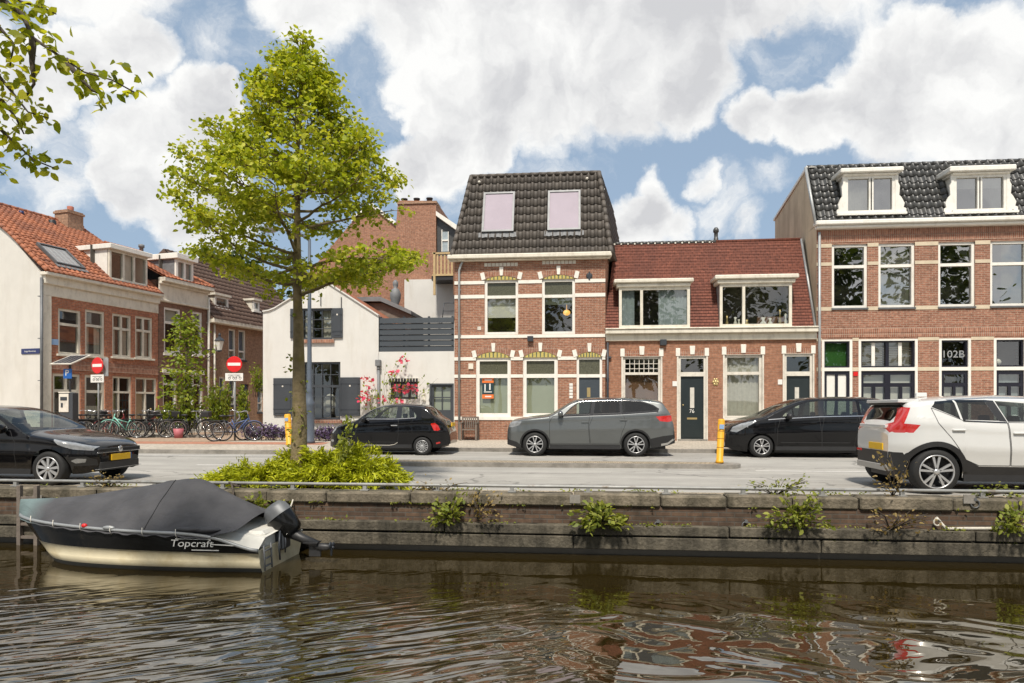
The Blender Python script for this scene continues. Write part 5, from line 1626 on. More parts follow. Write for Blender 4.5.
def house_row_third():
    h = thing('brick_house', 'tan brick house with a dark brown roof beyond the wall lantern, farthest of the row', 'house')
    a0, a1 = L2 + .03, L2 + 8.5
    dep = 8.5
    ze = PR(213, 322.5)[1]
    wins = [rwin(h, 228.6, 235.8, 328.5, 358.2), rwin(h, 238.4, 245.8, 329.6, 359.6)]
    gnd = [rwin(h, 219.2, 225.2, 376.5, 405), rwin(h, 229, 235.8, 376.6, 405), (*rwin(h, 241, 249, 384, 400)[:2], ZP, rwin(h, 241, 249, 384, 400)[3]), rwin(h, 257.5, 263, 380, 412)]
    MB().wall(rect(a0, a1, ZP - .3, ze), [rect(*w) for w in wins + gnd], 0, .2).build('wall', M_['brick_tan'], h)
    MB().box(a0, a0 + .2, .2, dep, ZP, ze).box(a1 - .2, a1, .2, dep, ZP, ze).box(a0 + .2, a1 - .2, dep - .2, dep, ZP, ze).build('back_wall', M_['brick_tan'], h)
    for i, (a, b, z0, z1) in enumerate(wins + gnd):
        if i == 4:
            bx('door', M_['street_blue'], h, a + .05, b - .05, .08, .12, z0, z1)
            bx('interior', M_['interior'], h, a - .1, b + .1, .2, .24, z0, z1)
            continue
        tz = z0 + (z1 - z0) * .28
        window(h, a, b, z0, z1, 0, .09, M_['white_paint'], [tz], glass='glass', curtain=[(a, b, z0 + .1, tz, 'curtain'), (a + .05, b - .05, tz, z1, 'plate_blue')])
        MB().box(a - .05, b + .05, -.07, .05, z0 - .1, z0).build('sill', M_['dark_metal'], h)
    MB().box(a0, a1, -.4, .02, ze - .05, ze + .2).bevel(.03).build('gutter', M_['cream_paint'], h)
    y0 = -.36; zr = PR(196, 262)[1] + 1.1; yr = 3.0
    mb = MB().quad((a0, y0, ze + .15), (a1, y0, ze + .15), (a1, yr, zr), (a0, yr, zr)).quad((a0, yr, zr), (a1, yr, zr), (a1, dep, ze), (a0, dep, ze)).quad((a0, y0, ze + .15), (a0, yr, zr), (a0, dep, ze))
    rf = mb.build('roof', M_['tile_brown'], h)
    uy = Vector((0, yr - y0, zr - ze - .15)); nn = Vector((1, 0, 0)).cross(uy.normalized())
    tiles('roof_tiles', M_['tile_brown'], rf, Vector((a0, y0, ze + .15)) + nn * .03, (1, 0, 0), uy, a1 - a0, uy.length, .3, .34, .022, .03, kx=5)
    for pa, pb, pt, pb2 in ((219.5, 233.2, 294.5, 306.5), (258, 264, 300, 310)):
        (da, z1), (db, _) = PR(pa, pt), PR(pb, pt); z0 = PR(pa, pb2)[1]
        yd = .35
        d = MB().box(da, da + .06, yd, 2.6, z0, z1).build('dormer', M_['cream_paint'], rf)
        MB().box(db - .06, db, yd, 2.6, z0, z1).build('dormer_cheek', M_['cream_paint'], d)
        MB().box(da - .1, db + .1, yd - .15, 2.8, z1, z1 + .12).build('dormer_roof', M_['cream_paint'], d)
        window(d, da, db, z0, z1, yd - .03, .13, M_['white_paint'], inset=0, glass='glass', curtain=[(da, db, z0, z1, 'curtain_blue')])
        MB().box(da - .05, db + .05, yd - .12, yd + .1, z0 - .1, z0).build('dormer_sill', M_['white_paint'], d)
    pipe(h, a0 + .38, ZP, ze - .1, -.09, .05, M_['old_white'])
    place_row(h)


house_row_third()

# wall lantern on its bracket
(ld, lz) = PR(219.5, 345, .9)
nx, ny = RD.y, -RD.x
lp = R0 + RD * ld + Vector((nx * .9, ny * .9, 0)); lp.z = lz - .35
la = thing('wall_lantern', 'old street lantern on a curved bracket at the dark brick house', 'lantern', lp)
MB().lathe([(.02, 0), (.13, .02), (.13, .06), (.12, .08)], lp, n=6, smooth=False).lathe([(.27, .55), (.29, .57), (.20, .68), (.08, .76), (.06, .84), (.09, .88), (.03, .98), (0, .99)], lp, n=6, smooth=False).build('lantern_cap', M_['dark_metal'], la)
MB().lathe([(.125, .08), (.24, .55)], lp, n=6, smooth=False).build('lantern_glass', M_['lamp_glass'], la)
w0 = R0 + RD * ld; 
MB().tube([(w0.x, w0.y, lz - .25), (lp.x * .5 + w0.x * .5, lp.y * .5 + w0.y * .5, lz - .2), (lp.x, lp.y, lz - .35)], .03, 8).tube([(w0.x, w0.y, lz - .75), (lp.x * .6 + w0.x * .4, lp.y * .6 + w0.y * .4, lz - .4)], .02, 8).build('bracket', M_['dark_metal'], la)


# ------------------------------------------------------------------ white cottage with its low extension
def house_white():
    X = lambda px: U(px, VF)
    Zf = lambda px, py: Z(px, py, VF)
    h = thing('white_house', 'whitewashed cottage with pointed gable and grey window shutters behind the lamp post', 'house', (X(320), VF, ZP))
    xl, xr = X(263), X(378.6)
    zsh = Zf(320, 314); zpk = Zf(320, 276.5); xm = X(320)
    out = [(xl, ZP - .2), (xr, ZP - .2), (xr, Zf(378, 316)), (X(329), Zf(329, 284)), (xm, Zf(320, 277.8)), (X(296), Zf(296, 295.6)), (X(275), Zf(275, 308.6)), (X(269), Zf(269, 311)), (xl, Zf(263, 312))]
    w1 = (X(301), X(332.6), Zf(316, 339.6), Zf(316, 308.2))
    w2 = (X(293.5), X(340.4), Zf(316, 419.6), Zf(316, 362))
    MB().wall(out, [rect(*w1), rect(*w2)], VF, .2).build('gable_wall', M_['white_plaster'], h)
    vb = VF + 8
    MB().box(xl, xl + .2, VF + .2, vb, ZP - .2, zsh).box(xr - .2, xr, VF + .2, vb, ZP - .2, zsh - .1).box(xl + .2, xr - .2, vb - .2, vb, ZP - .2, zsh).build('side_wall', M_['white_plaster'], h)
    MB().box(xl, xr, VF - .03, VF, ZP - .1, ZP + .28).build('plinth', M_['tan_plaster'], h)
    # coping on the gable and roof behind
    mb = MB()
    top = out[2:]
    for k in range(len(top) - 1):
        (ax, az), (bx_, bz) = top[k], top[k + 1]
        mb.prism([(ax, az), (bx_, bz), (bx_, bz + .05), (ax, az + .05)][::-1] if False else [(ax, az), (ax, az + .05), (bx_, bz + .05), (bx_, bz)], VF - .06, VF + .2)
    mb.build('coping', M_['white_plaster'], h)
    mb = MB().quad((xl - .1, VF + .2, zsh - .1), (xm, VF + .2, zpk - .1), (xm, vb, zpk - .1), (xl - .1, vb, zsh - .1)).quad((xm, VF + .2, zpk - .1), (xr + .1, VF + .2, zsh - .2), (xr + .1, vb, zsh - .2), (xm, vb, zpk - .1)).quad((xm, vb, zpk - .1), (xr, vb, zsh - .2), (xl, vb, zsh - .2))
    mb.build('roof', M_['tile_orange'], h)
    dk = M_['slate_paint']
    for (a, b, c, d_), nv, nh in ((w1, 3, 3), (w2, 5, 5)):
        bars = [('v', a + .07 + (b - a - .14) * k / nv, c + .07, d_ - .07) for k in range(1, nv)] + [('h', c + .07 + (d_ - c - .14) * k / nh, a + .07, b - .07) for k in range(1, nh)]
        big = nv == 5
        f = window(h, a, b, c, d_, VF, .08, dk, [d_ - (d_ - c) * .42] if big else [], bars=bars, barw=.03, glass='glass', curtain=[(a + .1, a + .45, c, d_, 'curtain'), (b - .45, b - .1, c, d_, 'curtain')] if not big else [])
        if big:
            MB().ell(((a + b) / 2 + .35, VF + .5, c + .6), (.28, .15, .42), 10, 8).build('house_plant', M_['curtain'], f)
        MB().box(a - .08, b + .08, VF - .1, VF + .05, c - .13, c).build('sill', M_['brick_soldier'], h)

    def shutter(a, b, c, d_):
        s = MB().box(a, b, VF - .07, VF - .02, c, d_).box(a + .07, b - .07, VF - .082, VF - .07, c + .08, d_ - .08).bevel(.008).build('shutter', dk, h)
        m = (a + b) / 2; z = c + (d_ - c) * .78
        MB().lathe([(.035, -.09), (.035, -.083)], (m, VF, z), axis='Y', n=10).quad(*[(m + .035 * math.cos(t), VF - .091, z + .035 * math.sin(t)) for t in [2 * PI * k / 10 for k in range(10)]]).build('shutter_hole', M_['old_white'], s)
        for zz in (c + .25, d_ - .25): bx('hinge', M_['dark_metal'], s, a, b, VF - .09, VF - .082, zz - .015, zz + .015)
    shutter(X(332.8), X(343), Zf(316, 338.2), Zf(316, 308.6)); shutter(X(290.8), X(300.8), Zf(316, 338.2), Zf(316, 308.6))
    shutter(X(340.8), X(360.4), Zf(316, 416), Zf(316, 377.5)); shutter(X(274), X(293), Zf(316, 415.5), Zf(316, 378))
    for px in (304, 321.5, 341):
        pass
    for px, py in ((341.5, 303), (321, 300.5)):
        MB().box(X(px) - .015, X(px) + .015, VF - .03, VF, Zf(px, py) - .22, Zf(px, py) + .22).build('wall_anchor', M_['dark_metal'], h)
    # rainwater head and pipe in the corner
    MB().box(X(376.6), X(381.6), VF - .22, VF - .005, Zf(379, 366.5), Zf(379, 360)).box(X(377.8), X(380.6), VF - .17, VF - .03, Zf(379, 369.5), Zf(379, 366.5)).bevel(.02).build('rainwater_head', M_['lead'], h)
    MB().tube([(X(379.2), VF - .09, ZP), (X(379.2), VF - .09, Zf(379, 369))], .055, 10).build('downpipe', M_['lead'], h)

    # extension
    e = thing('extension', 'low white flat roofed extension with a dark slatted screen above and a half glazed door', 'extension', (X(416), VF, ZP))
    ex0, ex1 = xr + .01, X(454.4)
    zt = Zf(416, 351.5)
    wv = (X(390.8), X(417.8), Zf(404, 399), Zf(404, 381.5))
    dr = (X(430), X(453.8), ZP - .02, Zf(440, 383.5))
    MB().wall(rect(ex0, ex1, ZP - .2, zt), [rect(*wv), rect(*dr)], VF, .2).build('wall', M_['white_plaster'], e)
    MB().box(ex0, ex1, VF + .02, VF + 5, zt - .2, zt - .02).build('flat_roof', M_['lead'], e)
    MB().box(ex0, ex1, VF + 4.8, VF + 5, ZP, zt - .2).build('back_wall', M_['white_plaster'], e)
    m1, m2 = wv[0] + (wv[1] - wv[0]) / 3, wv[0] + (wv[1] - wv[0]) * 2 / 3
    window(e, *wv, VF, .08, M_['black_plastic'], mull=[m1, m2], glass='glass', curtain=[(wv[0] + .05, wv[1] - .05, wv[2], wv[3], 'curtain')])
    # scalloped valance
    mb = MB(); n = 10
    va, vbx = X(389.5), X(419)
    for k in range(n):
        xa, xb = va + (vbx - va) * k / n, va + (vbx - va) * (k + .7) / n
        mb.box(xa, xb, VF - .06, VF - .01, Zf(404, 382.5), Zf(404, 378.4))
    mb.build('valance', M_['black_plastic'], e)
    MB().box(va, vbx, VF - .045, VF, Zf(404, 381.6), Zf(404, 378.2)).build('valance_board', M_['old_white'], e)
    bx('letter_box', M_['old_white'], e, X(422.8), X(426), VF - .06, VF, Zf(424, 401), Zf(424, 393))
    MB().box(dr[0] - .02, dr[0] + .06, VF - .02, VF + .12, ZP, dr[3]).box(dr[1] - .06, dr[1] - .0, VF - .02, VF + .12, ZP, dr[3]).box(dr[0] + .06, dr[1] - .06, VF - .02, VF + .12, dr[3] - .06, dr[3]).build('door_frame', M_['slate_paint'], e)
    x0, x1 = dr[0] + .06, dr[1] - .06
    zz0, zz1 = Zf(440, 410), dr[3] - .06
    zm = (zz0 + zz1) / 2; xm_ = (x0 + x1) / 2
    hs = [rect(x0 + .08, xm_ - .02, zm + .02, zz1 - .07), rect(xm_ + .02, x1 - .08, zm + .02, zz1 - .07), rect(x0 + .08, xm_ - .02, zz0, zm - .02), rect(xm_ + .02, x1 - .08, zz0, zm - .02)]
    d = MB().wall(rect(x0, x1, ZP + .02, zz1), hs, VF + .04, .05).build('door', M_['slate_paint'], e)
    MB().quad((x0, VF + .08, zz0 - .02), (x1, VF + .08, zz0 - .02), (x1, VF + .08, zz1), (x0, VF + .08, zz1)).build('pane', M_['glass'], d)
    MB().quad((x0, VF + .14, zz0 - .1), (x1, VF + .14, zz0 - .1), (x1, VF + .14, zz1), (x0, VF + .14, zz1)).build('curtain', M_['curtain_green'], d)
    bx('door_panel', M_['slate_paint'], d, x0 + .1, x1 - .1, VF + .03, VF + .04, ZP + .15, zz0 - .2)
    bx('door_handle', M_['old_white'], d, x0 + .02, x0 + .3, VF - .02, VF + .03, zz0 - .16, zz0 - .10)
    # slatted screen standing on the extension
    s = thing('slatted_screen', 'dark blue grey horizontal board screen on top of the white extension', 'screen', (X(416), VF, zt))
    z0, z1 = zt, Zf(416, 317.5)
    n = 6
    for k in range(n):
        a = z0 + (z1 - z0) * k / n + .006; b = z0 + (z1 - z0) * (k + 1) / n - .006
        MB().prism_x([(VF + .0, a), (VF + .035, b), (VF + .055, b), (VF + .03, a)], ex0 + .02, ex1 - .02).build('board', M_['fence_paint'], s)
    for q in (.02, .33, .66, .97):
        xx = ex0 + (ex1 - ex0) * q; bx('post', M_['fence_paint'], s, xx - .04, xx + .04, VF + .06, VF + .12, z0, z1 + .05)
    return zt


ZEXT = house_white()


# ------------------------------------------------------------------ buildings behind
def building_back():
    vb = 35.0
    X = lambda px, v=vb: U(px, v)
    Zb = lambda px, py, v=vb: Z(px, py, v)
    b = thing('back_building', 'tall brick side wall with a broad chimney stack rising behind the white cottage', 'building', (X(380), vb, 0))
    out = [(X(300), 0), (X(436), 0), (X(436), Zb(430, 201)), (X(398), Zb(430, 199.5)), (X(396), Zb(396, 226)), (X(372), Zb(372, 207)), (X(352), Zb(352, 222)), (X(318), Zb(318, 262)), (X(300), Zb(300, 280))]
    MB().prism(out, vb, vb + 6).build('wall', M_['brick_far'], b)
    MB().box(X(397.4), X(436.8), vb - .06, vb + 1.0, Zb(430, 203.5), Zb(430, 201.2)).build('chimney_cap', M_['brick_tan'], b)
    for px in (402, 414.5, 427.5):
        MB().lathe([(.15, 0), (.15, .26), (.18, .27), (.18, .32), (0, .32)], (X(px), vb + .5, Zb(430, 201.3)), n=12).build('chimney_pot', M_['black_plastic'], b)
    # white barge boards of the roofs left of the stack
    mb = MB()
    for (p, q) in (((352, 222), (372, 207)), ((372, 207), (396, 226))):
        a, c = (X(p[0]), Zb(*p)), (X(q[0]), Zb(*q))
        mb.prism([(a[0], a[1]), (a[0], a[1] + .22), (c[0], c[1] + .22), (c[0], c[1])], vb - .1, vb + .1)
    mb.build('barge_board', M_['white_paint'], b)
    # dark slated attic with window and timber balcony
    b2 = thing('attic_building', 'dark slated attic with a narrow window and sloping white fascia beside the chimney stack', 'building', (X(446), vb, 0))
    MB().prism([(X(436.3), Zb(446, 256)), (X(470), Zb(446, 256)), (X(470), Zb(470, 240)), (X(436.3), Zb(436, 216))], vb + .2, vb + 5).build('wall', M_['tile_black'], b2)
    MB().prism([(X(436.3), Zb(436, 216)), (X(470), Zb(470, 240)), (X(470), Zb(470, 234)), (X(436.3), Zb(436, 211.5))], vb - .1, vb + 5).build('fascia', M_['white_paint'], b2)
    f = MB().box(X(441), X(441.8), vb + .12, vb + .2, Zb(444, 251), Zb(444, 229)).box(X(447.4), X(448.2), vb + .12, vb + .2, Zb(444, 251), Zb(444, 231)).box(X(441.8), X(447.4), vb + .12, vb + .2, Zb(444, 240.5), Zb(444, 239)).build('window', M_['white_paint'], b2)
    MB().box(X(441.8), X(447.4), vb + .16, vb + .19, Zb(444, 251), Zb(444, 231)).build('pane', M_['curtain_blue'], f)
    # pale rendered wall below
    MB().box(X(406.8), X(470), vb - .5, vb + 4, 0, Zb(430, 281)).build('rendered_wall', M_['white_plaster'], b2)
    MB().box(X(436.4), X(470), vb - .2, vb + 4, Zb(430, 281), Zb(446, 257)).build('lower_wall', M_['brick_far'], b2)
    bal = thing('balcony', 'pale timber balcony on posts in front of the dark attic', 'balcony', (X(444), vb - 1, Zb(444, 279, vb - 1)))
    v0 = vb - 1.6
    MB().box(X(431.5, v0), X(462, v0), v0, vb - .3, Zb(440, 280, v0), Zb(440, 276, v0)).build('deck', M_['black_plastic'], bal)
    for px in (433.2, 436.8, 440.4, 444, 447.6, 451.2):
        bx('baluster', M_['pale_wood'], bal, X(px, v0), X(px + 1.6, v0), v0 - .02, v0 + .02, Zb(440, 275.5, v0), Zb(440, 254, v0))
    bx('handrail', M_['pale_wood'], bal, X(432.5, v0), X(462, v0), v0 - .05, v0 + .05, Zb(440, 254.2, v0), Zb(440, 252.5, v0))
    bx('bottom_rail', M_['pale_wood'], bal, X(432.5, v0), X(462, v0), v0 - .04, v0 + .04, Zb(440, 276, v0), Zb(440, 274, v0))
    for px in (433.4, 453.4):
        bx('post', M_['pale_wood' if px < 440 else 'dark_wood'], bal, X(px, v0), X(px + 2.2, v0), v0 - .05, v0 + .05, Zb(440, 295, v0), Zb(440, 252, v0))
    # low outbuilding with lead roof and the pot on it
    vo = 30.5
    ob = thing('outbuilding', 'low grey outbuilding with lead covered roof behind the slatted screen', 'outbuilding', (U(385, vo), vo, 0))
    MB().prism([(U(352, vo), 0), (U(411, vo), 0), (U(411, vo), Z(411, 314, vo)), (U(382, vo), Z(382, 303, vo)), (U(352, vo), Z(352, 303, vo))], vo, vo + 2.5).build('wall', M_['grey_wood'], ob)
    MB().prism([(U(350, vo), Z(350, 302, vo)), (U(382, vo), Z(382, 302, vo)), (U(412.5, vo), Z(412, 315, vo)), (U(412.5, vo), Z(412, 311.5, vo)), (U(382, vo), Z(382, 297.5, vo)), (U(350, vo), Z(350, 298, vo))], vo - .25, vo + 2.6).build('roof', M_['lead'], ob)
    pv = 31.2
    MB().lathe([(.16, 0), (.14, .2), (.24, .45), (.26, .7), (.18, .9), (.08, .98), (.13, 1.1), (.13, 1.25), (.05, 1.35), (0, 1.36)], (U(395.5, pv), pv, Z(395, 309, pv)), n=14).build('chimney_cowl', M_['lead'], None, loc=(U(395.5, pv), pv, Z(395, 309, pv)), label='dark grey urn shaped cowl standing on the outbuilding roof', cat='chimney cowl')
    # garden chair frame on the flat roof
    vg = 29.0
    gf = thing('clothes_rack', 'thin dark metal rack standing on the flat roof by the pale wall', 'rack', (U(447, vg), vg, Z(447, 318, vg)))
    x0, x1, z0, z1 = U(441.5, vg), U(453.5, vg), Z(447, 318, vg), Z(447, 303, vg)
    mb = MB()
    for xx in (x0, x1): mb.tube([(xx, vg, z0 - .3), (xx + .12, vg, z1)], .02, 6)
    mb.build('leg', M_['dark_metal'], gf)
    MB().tube([(x0 + .12, vg, z1), (x1 + .12, vg, z1)], .02, 6).tube([(x0 + .05, vg, z0 + .3), (x1 + .05, vg, z0 + .3)], .015, 6).build('crossbar', M_['dark_metal'], gf)


building_back()
# ------------------------------------------------------------------ cars
def interp(tab, x):
    if x <= tab[0][0]: return tab[0][1]
    for (a, b), (c, d) in zip(tab, tab[1:]):
        if x <= c: return b + (d - b) * (x - a) / (c - a) if c > a else d
    return tab[-1][1]


def smooth_tab(tab, n=3):
    """round a polyline with Chaikin cuts, keeping the ends"""
    for _ in range(n):
        o = [tab[0]]
        for p, q in zip(tab, tab[1:]):
            o.append((p[0] * .75 + q[0] * .25, p[1] * .75 + q[1] * .25)); o.append((p[0] * .25 + q[0] * .75, p[1] * .25 + q[1] * .75))
        o.append(tab[-1]); tab = o
    return tab


def car(name, spec, label, loc, rz, mats):
    """spec in metres, x from the front bumper back, z up; shells are split out of one smooth body surface"""
    Lc, W, Hc = spec['L'], spec['W'] / 2, spec['H']
    top = smooth_tab(spec['top'], 2)
    for i in range(1, len(top)):
        if top[i][0] <= top[i - 1][0]: top[i] = (top[i - 1][0] + 1e-4, top[i][1])
    belt = spec['belt']; zlow = spec['low']
    wheels = spec['wheels']; wr = spec['wr']; ar = spec.get('arch', wr * 1.15)
    Rc = spec.get('crown', .10)
    wz = wr

    def zt(x): return interp(top, x)

    def zb(x):
        z = interp(zlow, x)
        for wx in wheels:
            if abs(x - wx) < ar: z = max(z, wz + math.sqrt(max(0, ar * ar - (x - wx) ** 2)) * spec.get('archk', 1.0))
        return min(z, zt(x) - .05)

    def plan(x):
        lf, df = spec.get('nose', (.7, .30)); lr, dr = spec.get('tail', (.55, .22))
        p = 1.0
        if x < lf: p -= df * ((lf - x) / lf) ** 2.6
        if x > Lc - lr: p -= dr * ((x - Lc + lr) / lr) ** 2.6
        return p

    def width(x, z):
        b = interp(belt, x)
        w = W * plan(x)
        z0 = .25
        if z < b:
            t = (b - z) / (b - z0)
            w *= 1 - .085 * max(0, t - .30) ** 2 / .49 - .04 * max(0, .40 - t) ** 2 / .16
            w += .012 * math.exp(-((z - (b - .10)) / .07) ** 2) + spec.get('crease', .010) * math.exp(-((z - (b * .62)) / .09) ** 2)
        else:
            w *= 1 - .04
            w -= (z - b) * spec.get('tumble', .42) * (1 if z - b > 0 else 0)
        return w

    def S2(x, s):
        a, b = zb(x), zt(x)
        return a + (b - a) * (1 - (1 - s) ** 2)

    def Z2(x, z):
        a, b = zb(x), zt(x)
        f = min(1, max(0, (z - a) / (b - a)))
        return 1 - math.sqrt(1 - f)

    def P(x, s):
        x = min(max(x, 0), Lc)
        z = S2(x, s); t = zt(x); rc = min(Rc, (t - zb(x)) * .5)
        w = width(x, min(z, t - rc * .5))
        if z > t - rc:
            q = (z - (t - rc)) / rc
            w *= max(0, 1 - q ** 2.3) ** (1 / 2.3)
        return Vector((x, w, z))

    def N(x, s):
        e = 2e-3
        x0, x1 = max(0, x - .012), min(Lc, x + .012); s0, s1 = max(0, s - .01), min(.998, s + .01)
        if s1 <= s0: s0 = s1 - .01
        du = P(x1, min(s, .998)) - P(x0, min(s, .998)); dv = P(min(max(x, .002), Lc - .002), s1) - P(min(max(x, .002), Lc - .002), s0)
        n = dv.cross(du)
        if n.length < 1e-9: return Vector((0, 1, 0))
        n.normalize()
        if n.y < -1e-3 or (abs(n.y) <= 1e-3 and n.z < 0): n = -n
        if s > .985: n = Vector((n.x, 0, n.z)).normalized() if n.z > 0 else n
        return n

    # constrained triangulation of the side in (x, s)
    xs = set([0, Lc])
    n = int(Lc / .055)
    for k in range(n + 1): xs.add(round(Lc * k / n, 4))
    for k in range(8): xs.add(round(.006 + .05 * (k / 8) ** 1.5, 4)); xs.add(round(Lc - .006 - .05 * (k / 8) ** 1.5, 4))
    for wx in wheels:
        for k in range(25):
            t = PI * k / 24; xs.add(round(wx + ar * math.cos(t), 4))
        xs.add(round(wx + ar + .003, 4)); xs.add(round(wx - ar - .003, 4))
    xs = sorted(x for x in xs if 0 <= x <= Lc)
    fx = [xs[0]]
    for x in xs[1:]:
        if x - fx[-1] > .0025: fx.append(x)
    fx[-1] = Lc; xs = fx
    ss = [k / 40 for k in range(41)]
    vs, es = [], []
    for x in xs:
        for s in ss: vs.append((x, s))
    ns = len(ss)

    def addloop(poly, close=True):
        i = len(vs); vs.extend(poly)
        for k in range(len(poly) - (0 if close else 1)): es.append((i + k, i + (k + 1) % len(poly)))
    regs = []
    for rg in spec['regions']:
        nm, mt, poly = rg[0], rg[1], rg[2]
        mode = rg[3] if len(rg) > 3 else 'xz'
        d = []
        m_ = len(poly)
        for k in range(m_):
            p, q = poly[k], poly[(k + 1) % m_]
            st = max(1, int(math.hypot(q[0] - p[0], q[1] - p[1]) / .045))
            for j in range(st):
                t = j / st; d.append((p[0] + (q[0] - p[0]) * t, p[1] + (q[1] - p[1]) * t))
        if mode == 'xz': d = [(min(max(p[0], .001), Lc - .001), min(.90, max(.0005, Z2(min(max(p[0], 0), Lc), p[1])))) for p in d]
        regs.append((nm, mt, d, rg[4] if len(rg) > 4 else None))
        addloop(d)
    # outer border
    bd = [(x, 0.0) for x in xs] + [(Lc, s) for s in ss[1:]] + [(x, 1.0) for x in xs[::-1][1:]] + [(0, s) for s in ss[::-1][1:-1]]
    addloop(bd)
    ov, oe, of, *_ = geometry.delaunay_2d_cdt([Vector(p) for p in vs], es, [], 0, 1e-5)
    pos = [P(p.x, p.y) for p in ov]; nor = [N(p.x, min(p.y, .998)) for p in ov]
    groups = {}
    for f in of:
        cx_ = sum(ov[k].x for k in f) / len(f); cs_ = sum(ov[k].y for k in f) / len(f)
        key = -1
        for i, rgn in enumerate(regs):
            if inpoly((cx_, cs_), rgn[2]): key = i; break
        groups.setdefault(key, []).append(f)
    root = thing(name, label, 'car', (0, 0, 0))

    def emit(nm, m, faces, sides, parent, thick=False):
        vm = {}; V = []; NN = []; Fc = []
        for sg in sides:
            for f in faces:
                ids = []
                for k in f:
                    kk = (k, sg)
                    if kk not in vm:
                        vm[kk] = len(V); p = pos[k]; q = nor[k]
                        V.append((p.x, p.y * sg, p.z)); NN.append((q.x, q.y * sg, q.z))
                    ids.append(vm[kk])
                a, b, c = (Vector(V[i]) for i in ids[:3])
                if (b - a).cross(c - a).dot(Vector(NN[ids[0]]) + Vector(NN[ids[1]]) + Vector(NN[ids[2]])) < 0: ids = ids[::-1]
                Fc.append(tuple(ids))
        me = bpy.data.meshes.new(nm)
        me.from_pydata(V, [], Fc)
        me.polygons.foreach_set('use_smooth', [True] * len(Fc))
        me.normals_split_custom_set_from_vertices([Vector(x).normalized() for x in NN])
        me.materials.append(m)
        o = bpy.data.objects.new(nm, me); COL.objects.link(o); o.parent = parent
        return o
    body = emit('body', mats['paint'], groups.get(-1, []), (-1, 1), root)
    doors = []
    for i, (nm, mt, d, tg) in enumerate(regs):
        fs = groups.get(i, [])
        if not fs: continue
        if mt == 'glass_top' or nm in ('windshield', 'rear_window'):
            emit(nm, mats['glass'] if nm == 'windshield' else mats['glass_rear'], fs, (-1, 1), root)
        else:
            for sg in (-1, 1):
                o = emit(nm, mats.get(mt) or M_[mt], fs, (sg,), root)
                if nm == 'door': doors.append((o, d, sg))
    # shut lines round the doors and handles
    for o, d, sg in doors:
        mb = MB()
        m_ = len(d)
        for k in range(m_):
            p, q = d[k], d[(k + 1) % m_]
            A, B = P(*p), P(*q); na, nb = N(*p), N(*q)
            dirv = (B - A)
            if dirv.length < 1e-5: continue
            wv = dirv.normalized().cross(na).normalized() * .005
            A, B = A + na * .0015, B + nb * .0015
            mb.quad(*[(v.x, v.y * sg, v.z) for v in (A - wv, B - wv, B + wv, A + wv)])
        mb.build('shut_line', M_['black_plastic'], o)
    for (hx_, hz_, dk) in spec['handles']:
        for sg in (-1, 1):
            p = P(hx_, Z2(hx_, hz_))
            best = next((o for o, d, s_ in doors if s_ == sg and inpoly((hx_, Z2(hx_, hz_)), d)), root)
            MB().box(hx_ - .095, hx_ + .095, p.y * sg - .005 * sg, p.y * sg + .03 * sg, hz_ - .014, hz_ + .014).bevel(.008).build('handle', mats['handle'], best)
    # end caps
    for xe, nm in ((0.0, 'front_panel'), (Lc, 'rear_panel')):
        mb = MB()
        for a, b in zip(ss, ss[1:]):
            p, q = P(xe, a), P(xe, b)
            mb.quad((xe, -p.y, p.z), (xe, p.y, p.z), (xe, q.y, q.z), (xe, -q.y, q.z), smooth=True)
        mb.build(nm, mats['paint'], body)
    # underbody, inner arches
    zf = .20
    MB().box(.25, Lc - .25, -W * .70, W * .70, zf, .50).box(wheels[0] + ar + .02, wheels[1] - ar - .02, -W * .93, W * .93, zf, .40).build('underbody', M_['black_plastic'], root)
    for wx in wheels:
        MB().box(wx - ar - .02, wx + ar + .02, -W * .72, W * .72, .4, wr * 2 + .12).build('wheel_well', M_['black_plastic'], root)
    # trim strips hugging the side: (name, material, polyline of (x,z), half width)
    for (nm, mt, pl, hw) in spec.get('strips', ()):
        for sg in (-1, 1):
            mb = MB()
            pl2 = []
            for p, q in zip(pl, pl[1:]):
                st = max(1, int((q[0] - p[0]) / .06)) if q[0] != p[0] else 4
                for j in range(st): pl2.append((p[0] + (q[0] - p[0]) * j / st, p[1] + (q[1] - p[1]) * j / st))
            pl2.append(pl[-1])
            for p, q in zip(pl2, pl2[1:]):
                c = []
                for (x, z) in (p, q):
                    for dz in (-hw, hw):
                        v = P(x, Z2(x, z + dz)); c.append((x, (v.y + .008) * sg, z + dz))
                mb.quad(c[0], c[2], c[3], c[1])
            mb.build(nm, M_[mt], root)
    # arch trim rings
    if spec.get('archtrim'):
        aw = spec['archtrim']
        for wx in wheels:
            for sg in (-1, 1):
                mb = MB(); nA = 28
                for k in range(nA):
                    c = []
                    for t in (PI * k / nA, PI * (k + 1) / nA):
                        for rr in (ar - .01, ar + aw):
                            x, z = wx + rr * math.cos(t), wz + rr * math.sin(t)
                            y = width(min(max(x, 0), Lc), z) + .014
                            c.append((x, y * sg, z))
                    mb.quad(c[0], c[2], c[3], c[1])
                    mb.quad((c[0][0], c[0][1] - .06 * sg, c[0][2]), (c[2][0], c[2][1] - .06 * sg, c[2][2]), c[2], c[0])
                mb.build('arch_trim', M_['black_plastic'], root)
    # wheels
    tw = spec.get('tw', .21)
